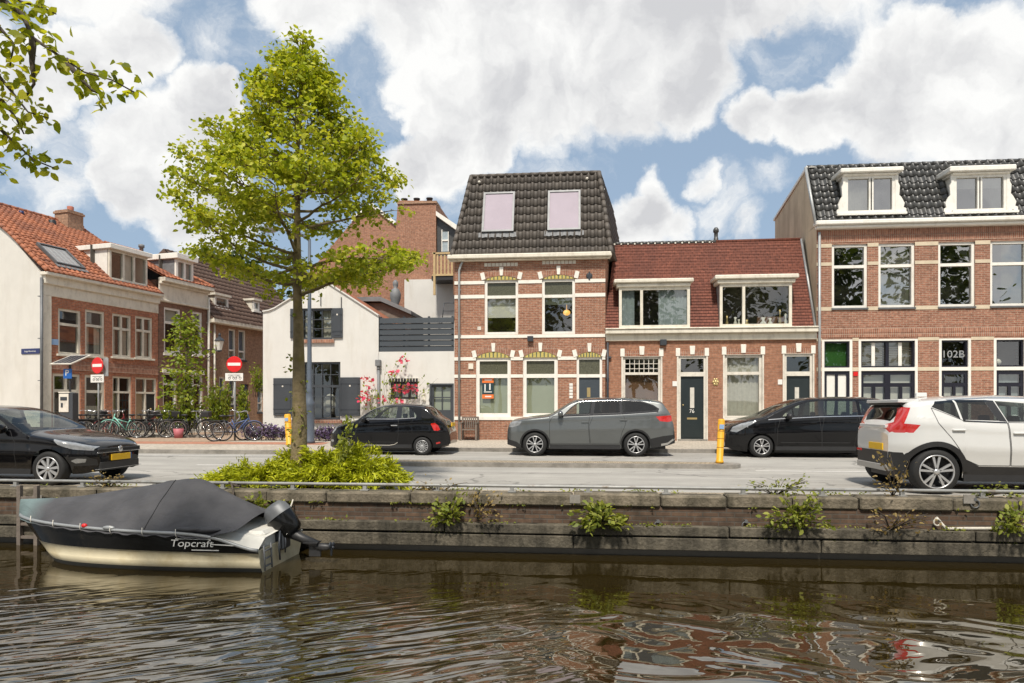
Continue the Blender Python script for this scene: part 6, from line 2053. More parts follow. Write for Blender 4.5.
    for wx in wheels:
        for sg in (-1, 1):
            yo = (W * plan(wx) - .015) * sg
            w = MB().lathe([(wr * .66, 0), (wr * .72, .015 * sg), (wr * .94, .012 * sg), (wr, -.02 * sg), (wr, -(tw - .03) * sg), (wr * .93, -tw * sg), (wr * .6, -tw * sg)], (wx, yo, wr), axis='Y', n=36).build('wheel', M_['tyre'], root)
            rr = wr * spec.get('rim', .68)
            MB().lathe([(rr, .0), (rr * .985, .016 * sg), (rr * .93, .018 * sg), (rr * .90, -.03 * sg), (rr * .88, -.09 * sg), (0, -.09 * sg)], (wx, yo, wr), axis='Y', n=36).build('rim_barrel', M_['rim_dark'], w)
            MB().lathe([(rr * 1.005, .002 * sg), (rr * .99, .019 * sg), (rr * .93, .021 * sg), (rr * .915, .0)], (wx, yo, wr), axis='Y', n=36).build('rim', M_['rim_silver'], w)
            mb = MB()
            sty = spec.get('spokes', ('plain', 10))
            rngw = .05

            def spoke(t0, t1, w0, w1, r0=.12, r1=.95):
                a = Vector((math.cos(t0), math.sin(t0))); b = Vector((math.cos(t1), math.sin(t1)))
                p0, p1 = a * rr * r0, b * rr * r1
                dv = (p1 - p0).normalized(); nv = Vector((-dv.y, dv.x))
                ya, yb = yo - .02 * sg, yo + .012 * sg
                q = [p0 - nv * w0, p1 - nv * w1, p1 + nv * w1, p0 + nv * w0]
                if sg > 0: q = q[::-1]
                mb.prism([(wx + c.x, wr + c.y) for c in q], *( (yb, ya - .0)))
            if sty[0] == 'plain':
                for k in range(sty[1]):
                    t = 2 * PI * k / sty[1] + .2; spoke(t, t, rr * sty[2], rr * sty[3])
            else:
                for k in range(sty[1]):
                    t = 2 * PI * k / sty[1] + .3
                    spoke(t - .08, t - sty[2], rr * .05, rr * .07); spoke(t + .08, t + sty[2], rr * .05, rr * .07)
            mb.build('spokes', M_['rim_silver'], w)
            MB().lathe([(rr * .17, -.01 * sg), (rr * .17, .018 * sg), (rr * .1, .024 * sg), (0, .024 * sg)], (wx, yo, wr), axis='Y', n=16).build('hub_cap', M_['rim_silver' if sty[0] != 'fan' else 'rim_dark'], w)
    # mirrors
    mx_, mz_ = spec['mirror']
    for sg in (-1, 1):
        y = P(mx_, Z2(mx_, mz_ - .03)).y
        MB().ell((mx_, (y + .13) * sg, mz_), (.075, .115, .085), 14, 8).tube([(mx_ - .01, (y - .03) * sg, mz_ - .07), (mx_, (y + .08) * sg, mz_ - .03)], .03, 8).build('mirror', mats.get('mirror', mats['paint']), root)
    # seats and dashboard
    sx0 = spec.get('seat', wheels[0] + 1.25)
    for xo in (sx0, sx0 + .85):
        for sg in (-1, 1):
            MB().box(xo - .5, xo, sg * .40 - .24, sg * .40 + .24, .45, .60).prism([(xo - .08, .55), (xo + .08, .52), (xo + .24, 1.02), (xo + .16, 1.05)], sg * .40 - .23, sg * .40 + .23).box(xo + .17, xo + .26, sg * .40 - .12, sg * .40 + .12, 1.05, min(1.22, Hc - .25)).bevel(.025).build('seat', M_['seat'], root)
    xd = spec.get('dash', wheels[0] + .45)
    MB().box(xd, xd + .35, -W * .8, W * .8, .6, interp(belt, xd) - .04).build('dashboard', M_['black_plastic'], root)
    MB().tube([(xd + .42 + .06 * math.cos(t) * 0, .38 + .18 * math.cos(t), .90 + .17 * math.sin(t)) for t in [2 * PI * k / 16 for k in range(17)]], .015, 6).build('steering_wheel', M_['black_plastic'], root)
    # boxes fixed to the body: (name, material, x0,x1,y0,y1,z0,z1)
    for q in spec.get('boxes', ()):
        MB().box(*q[2:]).bevel(q[0] == 'number_plate' and .002 or .008).build(q[0], M_[q[1]], root)
    for q in spec.get('ells', ()):
        MB().ell(q[2], q[3], 14, 8).build(q[0], M_[q[1]], root)
    root.location = loc; root.rotation_euler = (0, 0, rz)
    return root, P, Z2


mat('paint_black', (.004, .004, .005), .2, .02, 2, coat=.7, spec=.1)
mat('paint_grey', (.14, .15, .15), .28, .02, 2, metallic=.5, coat=.9)
mat('paint_white', (.64, .64, .62), .3, .015, 2, coat=1.0)
mat('tyre', (.012, .012, .012), .75, .2, 8)
mat('rim_silver', (.55, .55, .55), .3, .05, 6, metallic=.6)
mat('rim_dark', (.02, .02, .022), .45, .1, 6)
mat('seat', (.05, .05, .052), .85, .2, 6)
mat('chrome', (.62, .62, .62), .15, .02, 4, metallic=.9)
mat('head_lamp', (.26, .27, .28), .08, .25, 14, spec=.8, coat=1)
mat('tail_lamp', (.52, .015, .012), .12, .12, 10, coat=1)
mat('tail_white', (.7, .35, .32), .12, .1, 10, coat=1)
mat('plate_yellow', (.78, .46, .01), .5, .03, 6)
mat('bumper_silver', (.42, .41, .385), .4, .05, 5, metallic=.3)
mat('window_black', (.008, .008, .009), .12, .02, 3, coat=1)
BLK = dict(paint=M_['paint_black'], glass=M_['car_glass'], glass_rear=M_['car_glass_dark'], handle=M_['paint_black'], clear=M_['car_glass'], dark=M_['car_glass_dark'])


def scaled(pts, x0, kx, zg, kz, flip=False, Lc=None):
    o = []
    for p in pts:
        x = (p[0] - x0) * kx; z = (zg - p[1]) * kz
        if flip: x = Lc - x
        o.append((x, z))
    return o[::-1] if flip else o


VC = 18.85            # near sides of the cars parked in front of the houses
# ---- grey SUV
def car_grey():
    k = .1855 / 36.6; zg = 358; x0 = 33
    S = lambda pts: scaled(pts, x0, k, zg, k * 1.045)
    L = (947 - x0) * k
    top = S([(33, 250), (34, 215), (40, 190), (52, 174), (80, 162), (180, 148), (262, 140), (285, 131), (340, 98), (392, 66), (440, 54), (520, 49), (640, 48), (760, 52), (840, 60), (880, 68), (893, 90), (915, 118), (930, 140), (938, 180), (945, 225), (947, 262)])
    spec = dict(L=L, W=1.86, H=1.55, top=top, belt=S([(33, 165), (300, 146), (345, 143), (600, 136), (860, 124), (947, 118)]), low=S([(33, 300), (80, 312), (120, 318), (270, 316), (650, 316), (820, 312), (905, 300), (947, 288)]),
                wheels=[(190 - x0) * k, (735 - x0) * k], wr=65 * k, arch=77 * k, tumble=.40, crown=.10, nose=(.75, .34), tail=(.5, .20), rim=.70,
                spokes=('pair', 5, .24), mirror=S([(330, 136)])[0], archtrim=.035,
                handles=[(*S([(462, 180)])[0], 0), (*S([(668, 169)])[0], 1)], dash=S([(300, 0)])[0][0], seat=S([(505, 0)])[0][0],
                regions=[
                    ('window', 'clear', S([(348, 142), (385, 110), (428, 79), (455, 72), (500, 69), (490, 137)])),
                    ('window', 'dark', S([(520, 69), (648, 68), (650, 131), (510, 136)])),
                    ('window', 'dark', S([(662, 69), (755, 73), (820, 92), (848, 108), (842, 118), (664, 130)])),
                    ('pillar_trim', 'window_black', S([(500, 67), (522, 67), (511, 138), (489, 139)])),
                    ('window_frame', 'window_black', S([(338, 150), (382, 106), (426, 75), (460, 66), (650, 63), (760, 68), (828, 90), (860, 110), (852, 128), (664, 143), (490, 150), (338, 156)])),
                    ('headlight', 'head_lamp', S([(44, 208), (50, 188), (72, 176), (118, 178), (104, 196), (66, 208)])),
                    ('grille', 'black_plastic', S([(33, 248), (34, 205), (44, 180), (46, 248)])),
                    ('taillight', 'tail_lamp', S([(840, 150), (930, 143), (938, 172), (905, 178), (862, 174)])),
                    ('door', 'paint', S([(272, 292), (270, 180), (290, 150), (346, 143), (489, 139), (480, 200), (488, 292)])),
                    ('door', 'paint', S([(492, 292), (484, 200), (511, 138), (652, 132), (672, 150), (680, 190), (660, 235), (646, 292)])),
                    ('cladding', 'black_plastic', S([(270, 320), (270, 296), (650, 296), (650, 320)])),
                    ('bumper', 'black_plastic', S([(33, 305), (33, 270), (90, 285), (112, 300), (112, 318)])),
                    ('bumper', 'black_plastic', S([(815, 318), (812, 265), (880, 250), (947, 244), (947, 300)])),
                    ('rear_window', 'glass_top', [(S([(882, 0)])[0][0], .90), (S([(928, 0)])[0][0], .90), (S([(928, 0)])[0][0], 1.0), (S([(882, 0)])[0][0], 1.0)], 'xs'),
                    ('windshield', 'glass_top', [(S([(292, 0)])[0][0], .80), (S([(425, 0)])[0][0], .86), (S([(425, 0)])[0][0], 1.0), (S([(292, 0)])[0][0], 1.0)], 'xs'),
                ],
                strips=[('window_trim', 'zinc', S([(346, 154), (500, 148), (660, 142), (845, 129)]), .006), ('roof_rail', 'window_black', S([(450, 62), (520, 57), (640, 56), (760, 60), (850, 70)]), .012), ('skid_trim', 'bumper_silver', S([(870, 296), (905, 290), (946, 262)]), .03)])
    m = dict(BLK); m.update(paint=M_['paint_grey'], handle=M_['paint_grey'], mirror=M_['paint_grey'])
    xf = 500 + x0 * .1855
    return car('parked_car', spec, 'grey metallic SUV parked in front of the mansard house', (U(xf, VC) , VC + .93, 0), 0, m)


car_grey()


def car_fiat():
    k = .1367 / 35.6; zg = 475; x0 = 45
    S = lambda pts: scaled(pts, x0, k, zg, k * 1.03)
    L = (966 - x0) * k
    top = S([(45, 400), (46, 368), (52, 340), (64, 305), (82, 282), (112, 262), (170, 242), (235, 226), (268, 215), (305, 186), (350, 153), (410, 123), (480, 109), (580, 104), (680, 106), (745, 112), (785, 122), (822, 150), (852, 185), (880, 203), (915, 222), (940, 255), (956, 290), (965, 325), (966, 360), (966, 385)])
    P1 = lambda x, y: S([(x, y)])[0]
    spec = dict(L=L, W=1.63, H=1.42, top=top, belt=S([(45, 250), (330, 226), (600, 214), (760, 205), (966, 215)]), low=S([(45, 418), (110, 432), (260, 437), (690, 437), (850, 420), (930, 405), (966, 395)]),
                wheels=[(184 - x0) * k, (768 - x0) * k], wr=67 * k, arch=77 * k, tumble=.36, crown=.11, nose=(.6, .36), tail=(.6, .30), rim=.66, tw=.17,
                spokes=('plain', 14, .045, .07), mirror=P1(340, 222), handles=[(*P1(560, 263), 0)], dash=P1(290, 0)[0], seat=P1(560, 0)[0], crease=.014,
                regions=[
                    ('window', 'clear', S([(328, 214), (368, 170), (420, 141), (470, 130), (576, 126), (570, 214)])),
                    ('window', 'clear', S([(612, 128), (655, 132), (692, 155), (722, 190), (722, 205), (612, 212)])),
                    ('pillar_trim', 'window_black', S([(576, 124), (612, 126), (612, 214), (570, 216)])),
                    ('headlight', 'head_lamp', S([(70, 318), (76, 290), (100, 272), (122, 272), (112, 296), (86, 320)])),
                    ('foglight', 'head_lamp', S([(58, 380), (62, 368), (84, 366), (90, 374), (82, 384)])),
                    ('taillight', 'tail_lamp', S([(832, 252), (862, 244), (886, 262), (900, 292), (884, 300), (856, 298)])),
                    ('reflector', 'tail_lamp', S([(868, 385), (896, 378), (900, 388), (870, 396)])),
                    ('door', 'paint', S([(272, 420), (270, 300), (300, 235), (326, 218), (590, 214), (590, 330), (580, 400), (560, 420)])),
                    ('rear_window', 'glass_top', [(P1(792, 0)[0], .80), (P1(858, 0)[0], .84), (P1(858, 0)[0], 1.0), (P1(792, 0)[0], 1.0)], 'xs'),
                    ('windshield', 'glass_top', [(P1(278, 0)[0], .74), (P1(420, 0)[0], .82), (P1(420, 0)[0], 1.0), (P1(278, 0)[0], 1.0)], 'xs'),
                ],
                strips=[('sill_trim', 'old_white', S([(290, 403), (520, 405), (560, 398), (582, 384)]), .008), ('window_trim', 'chrome', S([(328, 217), (570, 217), (720, 208)]), .006)],
                boxes=[('number_plate', 'plate_yellow', L - .035, L - .005, -.26, .26, .80, .91), ('aerial', 'black_plastic', P1(718, 0)[0], P1(718, 0)[0] + .012, -.006, .006, 1.40, 1.56)])
    m = dict(BLK); m.update(handle=M_['chrome'], glass_rear=M_['car_glass'])
    xf = 320 + x0 * .1367
    return car('parked_car', spec, 'small round black hatchback parked before the white cottage', (U(xf, VC), VC + .82, 0), 0, m)


car_fiat()


def car_mpv():
    k = .1758 / 37.6; zg = 380; x0 = 22
    S = lambda pts: scaled(pts, x0, k, zg, k * 1.045)
    P1 = lambda x, y: S([(x, y)])[0]
    L = (958 - x0) * k
    top = S([(22, 290), (24, 250), (32, 222), (55, 200), (105, 180), (150, 165), (205, 153), (235, 146), (300, 112), (400, 70), (460, 53), (540, 45), (700, 42), (850, 46), (898, 55), (925, 82), (940, 118), (950, 165), (955, 220), (958, 270), (958, 300)])
    spec = dict(L=L, W=1.84, H=1.60, top=top, belt=S([(22, 190), (250, 172), (310, 166), (550, 154), (760, 150), (930, 140), (958, 140)]), low=S([(22, 322), (60, 340), (140, 350), (290, 352), (740, 352), (890, 345), (958, 330)]),
                wheels=[(212 - x0) * k, (815 - x0) * k], wr=64 * k, arch=75 * k, tumble=.38, crown=.10, nose=(.9, .38), tail=(.5, .2), rim=.70,
                spokes=('pair', 5, .22), mirror=P1(360, 152), handles=[(*P1(497, 188), 0), (*P1(716, 184), 1)], dash=P1(300, 0)[0], seat=P1(540, 0)[0],
                regions=[
                    ('window', 'clear', S([(318, 163), (345, 138), (385, 113), (386, 160)])),
                    ('window', 'clear', S([(394, 159), (392, 108), (440, 85), (480, 75), (536, 70), (528, 153)])),
                    ('window', 'mid', S([(568, 68), (742, 66), (745, 148), (558, 152)])),
                    ('window', 'mid', S([(760, 67), (856, 69), (900, 88), (922, 122), (900, 138), (870, 144), (762, 148)])),
                    ('pillar_trim', 'window_black', S([(536, 68), (568, 66), (558, 154), (528, 155)])),
                    ('headlight', 'head_lamp', S([(46, 236), (60, 212), (105, 192), (178, 176), (186, 181), (128, 212), (78, 242)])),
                    ('taillight', 'tail_lamp', S([(862, 146), (915, 130), (944, 134), (946, 150), (900, 152)])),
                    ('grille', 'black_plastic', S([(22, 285), (24, 240), (34, 225), (40, 285)])),
                    ('door', 'paint', S([(298, 330), (300, 220), (316, 167), (530, 156), (540, 230), (548, 330)])),
                    ('door', 'paint', S([(552, 330), (544, 230), (558, 155), (748, 151), (752, 220), (730, 270), (722, 330)])),
                    ('rear_window', 'glass_top', [(P1(902, 0)[0], .88), (P1(938, 0)[0], .88), (P1(938, 0)[0], 1.0), (P1(902, 0)[0], 1.0)], 'xs'),
                    ('windshield', 'glass_top', [(P1(242, 0)[0], .78), (P1(440, 0)[0], .84), (P1(440, 0)[0], 1.0), (P1(242, 0)[0], 1.0)], 'xs'),
                ],
                strips=[('window_trim', 'chrome', S([(250, 171), (318, 166), (530, 155), (760, 150), (868, 146)]), .008), ('roof_rail', 'chrome', S([(480, 55), (560, 49), (700, 47), (850, 52)]), .008), ('side_moulding', 'black_plastic', S([(318, 296), (700, 296)]), .014)])
    m = dict(BLK); m['mid'] = M_['car_glass_mid']; m['mirror'] = M_['black_plastic']
    xf = 724 + x0 * .1758
    return car('parked_car', spec, 'black people carrier with silver wheels parked at the red roofed house', (U(xf, VC), VC + .92, 0), 0, m)


glass_mat('car_glass_mid', (.36, .42, .38), refl=.10, rough=.02)
car_mpv()


def car_white():
    V = 11.18
    xw = 500; kx, kz = .00244, .00258; zg = 630
    L = 4.42
    xrear = 60                       # zoomed pixel of the rear end
    rear_off = .58                   # rear axle to tail
    f = lambda px, py: (L - rear_off + (xw - px) * kx, (zg - py) * kz)
    S = lambda pts: [f(*p) for p in pts]
    ax = L - rear_off; fa = ax - 2.70
    zr = 1.555
    top = [(0, .55), (.01, .72), (.05, .86), (.14, .94), (.4, .99), (.9, 1.03), (1.12, 1.06), (1.35, 1.22), (1.65, 1.40), (1.9, 1.49), (2.2, 1.54), (2.6, 1.56), (3.0, 1.555), (3.5, 1.535), (3.90, 1.50), (4.10, 1.475), (4.17, 1.43), (4.24, 1.32), (4.33, 1.15), (4.38, 1.10), (4.405, 1.04), (4.42, .97)]
    spec = dict(L=L, W=1.86, H=1.60, top=top, belt=[(0, .98), (1.2, 1.08), (2.6, 1.11), (3.2, 1.13), (3.75, 1.20), (4.42, 1.20)], low=[(0, .34), (.3, .27), (.6, .25), (3.2, .25), (4.1, .30), (4.42, .40)],
                wheels=[fa, ax], wr=.352, arch=.405, tumble=.36, crown=.10, nose=(.7, .3), tail=(.62, .36), rim=.755,
                spokes=('pair', 5, .20), archtrim=.07, mirror=(1.55, 1.14), tw=.24,
                handles=[(*f(632, 241), 0), (*f(995, 259), 1)], dash=1.4, seat=2.2,
                regions=[
                    ('window', 'dark', S([(486, 103), (520, 68), (628, 60), (650, 176), (600, 152)])),
                    ('window', 'dark', S([(640, 59), (815, 60), (858, 150), (884, 186), (664, 180)])),
                    ('pillar_trim', 'window_black', S([(815, 59), (872, 64), (930, 192), (884, 188), (858, 150)])),
                    ('window', 'clear', [f(934, 192), f(880, 66), f(1060, 80), (1.62, 1.36), (1.42, 1.13)]),
                    ('taillight', 'tail_lamp', [(4.405, .95), (4.405, 1.06), (4.33, 1.12), (4.215, 1.345), (4.155, 1.35), (4.255, 1.10), (4.06, 1.08), (4.15, .955)]),
                    ('headlight', 'head_lamp', [(.02, .72), (.06, .84), (.35, .93), (.5, .90), (.3, .78)]),
                    ('door', 'paint', S([(482, 108), (512, 200), (590, 290), (680, 420), (760, 455), (944, 455), (936, 300), (928, 196), (664, 184), (598, 156)])),
                    ('door', 'paint', [f(950, 455), f(942, 300), f(934, 196), (1.42, 1.10), (1.25, .8), (1.28, .45)]),
                    ('cladding', 'black_plastic', [f(668, 520), f(672, 425), f(690, 420), f(760, 460), f(1100, 462), (fa + .36, .44), (fa + .36, .2), f(668, 700)]),
                    ('bumper', 'black_plastic', [(L, .2), (L, .64), (L - .25, .64), f(350, 388), f(350, 700)]),
                    ('rear_window', 'glass_top', [(4.18, .80), (4.335, .84), (4.335, 1.0), (4.18, 1.0)], 'xs'),
                    ('windshield', 'glass_top', [(1.14, .76), (1.78, .84), (1.78, 1.0), (1.14, 1.0)], 'xs'),
                ],
                strips=[('window_trim', 'window_black', S([(664, 186), (928, 196)])[::-1], .008), ('roof_rail', 'chrome', [(1.9, 1.465), (2.4, 1.50), (3.0, 1.505), (3.6, 1.475)], .008)],
                boxes=[('number_plate', 'plate_yellow', L - .004, L + .018, -.10, .42, .66, .77), ('spoiler', 'paint_white', 3.95, 4.27, -.60, .60, 1.43, 1.482), ('spoiler_lip', 'black_plastic', 4.10, 4.24, -.56, .56, 1.395, 1.43), ('bumper', 'black_plastic', L - .06, L + .012, -.58, .58, .42, .645), ('skid_plate', 'bumper_silver', L - .12, L + .03, -.56, .56, .33, .43), ('reflector', 'tail_lamp', L - .035, L + .02, -.60, -.40, .60, .64), ('tailgate_lip', 'paint_white', L - .16, L + .006, -.50, .50, 1.02, 1.075), ('aerial', 'paint_white', 3.55, 3.72, -.03, .03, 1.53, 1.60)])
    m = dict(paint=M_['paint_white'], glass=M_['car_glass'], glass_rear=M_['car_glass_dark'], handle=M_['paint_white'], clear=M_['car_glass'], dark=M_['car_glass_dark'])
    # front points to the right of the picture: turned half round
    uw = U(937, V)
    return car('driving_car', spec, 'white compact SUV with tall red tail lamps close to the canal', (uw + ax, V + .93, 0), PI, m)


car_white()


def car_polo():
    V = 10.88
    L = 4.05
    top = [(0, .50), (.004, .60), (.02, .665), (.07, .71), (.3, .80), (.7, .885), (1.0, .93), (1.12, .955), (1.3, 1.06), (1.6, 1.22), (1.9, 1.33), (2.2, 1.385), (2.6, 1.40), (3.1, 1.38), (3.5, 1.31), (3.7, 1.22), (3.9, 1.02), (4.0, .9), (4.04, .7), (4.05, .5)]
    fa = .70; ax = fa + 2.55
    spec = dict(L=L, W=1.75, H=1.40, top=top, belt=[(0, .80), (.8, .90), (1.2, .93), (2.5, .955), (3.6, .99), (4.05, .99)], low=[(0, .26), (.2, .20), (.5, .20), (3.3, .20), (4.05, .34)],
                wheels=[fa, ax], wr=.30, arch=.345, tumble=.42, crown=.09, nose=(.72, .40), tail=(.55, .24), rim=.69, tw=.20, crease=.016,
                spokes=('plain', 9, .07, .13), mirror=(1.50, .985), handles=[(2.45, .82, 0), (3.2, .84, 1)], dash=1.35, seat=2.15,
                regions=[
                    ('window', 'clear', [(1.42, .955), (1.62, 1.10), (1.9, 1.23), (2.2, 1.285), (2.52, 1.29), (2.52, .965)]),
                    ('window', 'dark', [(2.60, .965), (2.60, 1.29), (3.1, 1.27), (3.4, 1.19), (3.5, 1.02), (3.4, .985)]),
                    ('pillar_trim', 'window_black', [(2.52, .963), (2.52, 1.292), (2.60, 1.292), (2.60, .963)]),
                    ('headlight', 'head_lamp', [(.06, .60), (.05, .665), (.30, .745), (.62, .81), (.52, .71), (.3, .63)]),
                    ('foglight', 'head_lamp', [(.16, .40), (.14, .46), (.26, .47), (.34, .43), (.28, .385)]),
                    ('foglight_trim', 'black_plastic', [(.03, .34), (.03, .44), (.14, .50), (.40, .50), (.46, .40), (.36, .34)]),
                    ('door', 'paint', [(1.33, .3), (1.30, .75), (1.42, .945), (2.53, .955), (2.56, .7), (2.54, .3)]),
                    ('door', 'paint', [(2.58, .3), (2.60, .955), (3.42, .98), (3.45, .75), (3.1, .55), (3.02, .3)]),
                    ('windshield', 'glass_top', [(1.12, .66), (1.92, .80), (1.92, 1.0), (1.12, 1.0)], 'xs'),
                    ('rear_window', 'glass_top', [(3.62, .78), (3.88, .8), (3.88, 1.0), (3.62, 1.0)], 'xs'),
                ],
                strips=[('sill_trim', 'chrome', [(1.25, .255), (3.0, .255)], .006)],
                boxes=[('number_plate', 'plate_yellow', -.028, -.004, -.26, .26, .405, .515), ('number_plate_edge', 'sign_blue', -.030, -.003, -.285, -.262, .405, .515), ('grille', 'black_plastic', -.012, .03, -.56, .56, .555, .63), ('grille_trim', 'chrome', -.016, .02, -.58, .58, .548, .560), ('grille_trim', 'chrome', -.012, .03, -.56, .56, .59, .60), ('lower_grille', 'black_plastic', -.015, .06, -.52, .52, .25, .39), ('grille_trim', 'chrome', -.018, .05, -.60, .60, .262, .272)],
                ells=[('badge', 'chrome', (-.012, 0, .60), (.015, .058, .058))])
    m = dict(BLK); m['mirror'] = M_['paint_black']
    uw = U(47.5, V)
    return car('driving_car', spec, 'black hatchback with yellow front plate on the road behind the boat', (uw + fa, V + .875, 0), PI, m)


car_polo()
# ------------------------------------------------------------------ moored motor boat
def boat():
    u0, u1, vc = -7.80, -4.0, 8.93
    Lb = u1 - u0
    r = thing('motor_boat', 'small black and cream motor boat under a dark canvas cover moored at the canal wall', 'boat', ((u0 + u1) / 2, vc, ZW))
    bt = [(0, .03), (.04, .20), (.12, .38), (.25, .55), (.45, .68), (.7, .73), (1, .69)]
    gt = [(0, -.145), (.1, -.165), (.3, -.20), (.55, -.235), (.82, -.25), (.96, -.43), (1, -.45)]
    bt, gt = smooth_tab(bt, 2), smooth_tab(gt, 2)
    B = lambda s: interp(bt, s)
    G = lambda s: interp(gt, s)
    nS = 40
    Ss = [k / nS for k in range(nS + 1)]
    zb = lambda s: -.455 - .035 * s

    def pt(s, kb, z, sg):
        g = G(s); rk = .62 * (max(0, g - z) / .7) * (1 - s) ** 3
        return Vector((u0 + s * Lb + rk, vc + sg * B(s) * kb * (1 if s > .02 else .5), z))
    rows = [(1.0, lambda s: G(s)), (.995, lambda s: (G(s) + zb(s)) / 2), (.975, zb), (.955, lambda s: zb(s) - .02), (.93, lambda s: -.60), (.945, lambda s: -.605), (.88, lambda s: -.69), (.87, lambda s: -.705), (.78, lambda s: -.80), (.45, lambda s: -.95), (0, lambda s: -1.05)]

    def loft(name, i0, i1, m):
        mb = MB()
        for sg in (-1, 1):
            for k in range(nS):
                for i in range(i0, i1):
                    q = [pt(Ss[k], rows[i][0], rows[i][1](Ss[k]), sg), pt(Ss[k + 1], rows[i][0], rows[i][1](Ss[k + 1]), sg), pt(Ss[k + 1], rows[i + 1][0], rows[i + 1][1](Ss[k + 1]), sg), pt(Ss[k], rows[i + 1][0], rows[i + 1][1](Ss[k]), sg)]
                    mb.quad(*(q if sg > 0 else q[::-1]), smooth=True)
        bm = mb._bm(); bmesh.ops.remove_doubles(bm, verts=bm.verts, dist=1e-4); mb._from(bm)
        return mb.build(name, m, r)
    mat('boat_black', (.006, .006, .006), .25, .05, 3, spec=.2, coat=.25, dirt=((.06, .05, .035), 2.5, .62, .9))
    mat('boat_cream', (.62, .55, .38), .4, .10, 2, dirt=((.40, .30, .13), 1.8, .48, .8))
    mat('boat_white', (.66, .64, .58), .45, .06, 3, dirt=((.38, .35, .29), 3, .55, .85))
    mat('antifoul', (.03, .032, .03), .7, .2, 4)
    hull = loft('hull', 0, 2, M_['boat_black'])
    loft('lower_hull', 2, 6, M_['boat_cream'])
    loft('bottom', 6, 10, M_['antifoul'])
    # transom
    mb = MB()
    prof = [(B(1) * k, z(1)) for k, z in rows]
    poly = [(y, z) for y, z in prof] + [(-y, z) for y, z in prof[::-1][1:]]
    mb.prism_x([(vc + y, z) for y, z in poly[::-1]], u1 - .03, u1 + .0)
    mb.build('transom', M_['boat_cream'], r)
    for sg in (-1, 1):
        MB().tube([pt(s, 1.01, G(s) + .005, sg) for s in Ss], .022, 8).build('rub_rail', M_['post_grey'], r)
    # white stern moulding
    mb = MB()
    n = 10
    S2 = [.80 + .2 * k / n for k in range(n + 1)]
    for a, b in zip(S2, S2[1:]):
        for sg in (-1, 1):
            pa, pb = pt(a, 1, G(a) + .01, sg), pt(b, 1, G(b) + .01, sg)
            ia = Vector((pa.x, vc + sg * B(a) * .72, G(a) + .07 + .06 * (a - .8) / .2)); ib = Vector((pb.x, vc + sg * B(b) * .72, G(b) + .07 + .06 * (b - .8) / .2))
            ca, cb = Vector((pa.x, vc, ia.z + .03)), Vector((pb.x, vc, ib.z + .03))
            for q in ((pa, pb, ib, ia), (ia, ib, cb, ca)): mb.quad(*(q if sg < 0 else q[::-1]), smooth=True)
    mb.build('stern_deck', M_['boat_white'], r)
    MB().box(u1 - .5, u1 - .05, vc - .42, vc + .42, -.5, -.255).bevel(.04).build('motor_well', M_['boat_white'], r)
    # canvas cover, tent shaped and wrinkled
    m, nn, ll = new_mat('canvas')
    b = nn['Principled BSDF']; b.inputs['Roughness'].default_value = .8
    tc = nn.new('ShaderNodeTexCoord'); sp = nn.new('ShaderNodeSeparateXYZ'); ll.new(tc.outputs['Object'], sp.inputs[0])
    nz = nn.new('ShaderNodeTexNoise'); nz.inputs['Scale'].default_value = 3; nz.inputs['Detail'].default_value = 6; ll.new(tc.outputs['Object'], nz.inputs['Vector'])
    cr = nn.new('ShaderNodeValToRGB'); cr.color_ramp.elements[0].color = (.038, .038, .042, 1); cr.color_ramp.elements[1].color = (.068, .067, .072, 1)
    cr.color_ramp.elements[0].position = .3; cr.color_ramp.elements[1].position = .7
    ll.new(nz.outputs['Fac'], cr.inputs['Fac'])
    ad = nn.new('ShaderNodeMath'); ad.operation = 'MULTIPLY_ADD'; ad.inputs[1].default_value = .35; ll.new(nz.outputs['Fac'], ad.inputs[0]); ll.new(sp.outputs['X'], ad.inputs[2])
    mr = nn.new('ShaderNodeMapRange'); mr.inputs['From Min'].default_value = -1.12; mr.inputs['From Max'].default_value = -1.5; ll.new(ad.outputs[0], mr.inputs['Value'])
    mx = nn.new('ShaderNodeMixRGB'); mx.inputs['Color2'].default_value = (.13, .18, .18, 1)
    ll.new(mr.outputs[0], mx.inputs['Fac']); ll.new(cr.outputs[0], mx.inputs['Color1']); ll.new(mx.outputs[0], b.inputs['Base Color'])
    w = nn.new('ShaderNodeTexNoise'); w.inputs['Scale'].default_value = 2.2; w.inputs['Detail'].default_value = 3; w.inputs['Distortion'].default_value = 1.5
    mp = nn.new('ShaderNodeMapping'); mp.inputs['Scale'].default_value = (1, 1.2, 3); mp.inputs['Rotation'].default_value = (0, R(25), 0); ll.new(tc.outputs['Object'], mp.inputs['Vector']); ll.new(mp.outputs[0], w.inputs['Vector'])
    bp = nn.new('ShaderNodeBump'); bp.inputs['Strength'].default_value = .45; bp.inputs['Distance'].default_value = .05; ll.new(w.outputs['Fac'], bp.inputs['Height']); ll.new(bp.outputs[0], b.inputs['Normal'])
    ct = [(u0 - .02, .06), (-7.0, .10), (-6.34, .205), (-5.71, .31), (-5.45, .365), (-5.2, .385), (-5.05, .35), (-4.86, .24), (-4.5, .068), (-4.27, -.08)]
    ct = smooth_tab(ct, 2)
    mb = MB(); nu, nw = 54, 28
    ua, ub = u0 - .02, -4.27
    rr = random.Random(5)
    grid = []
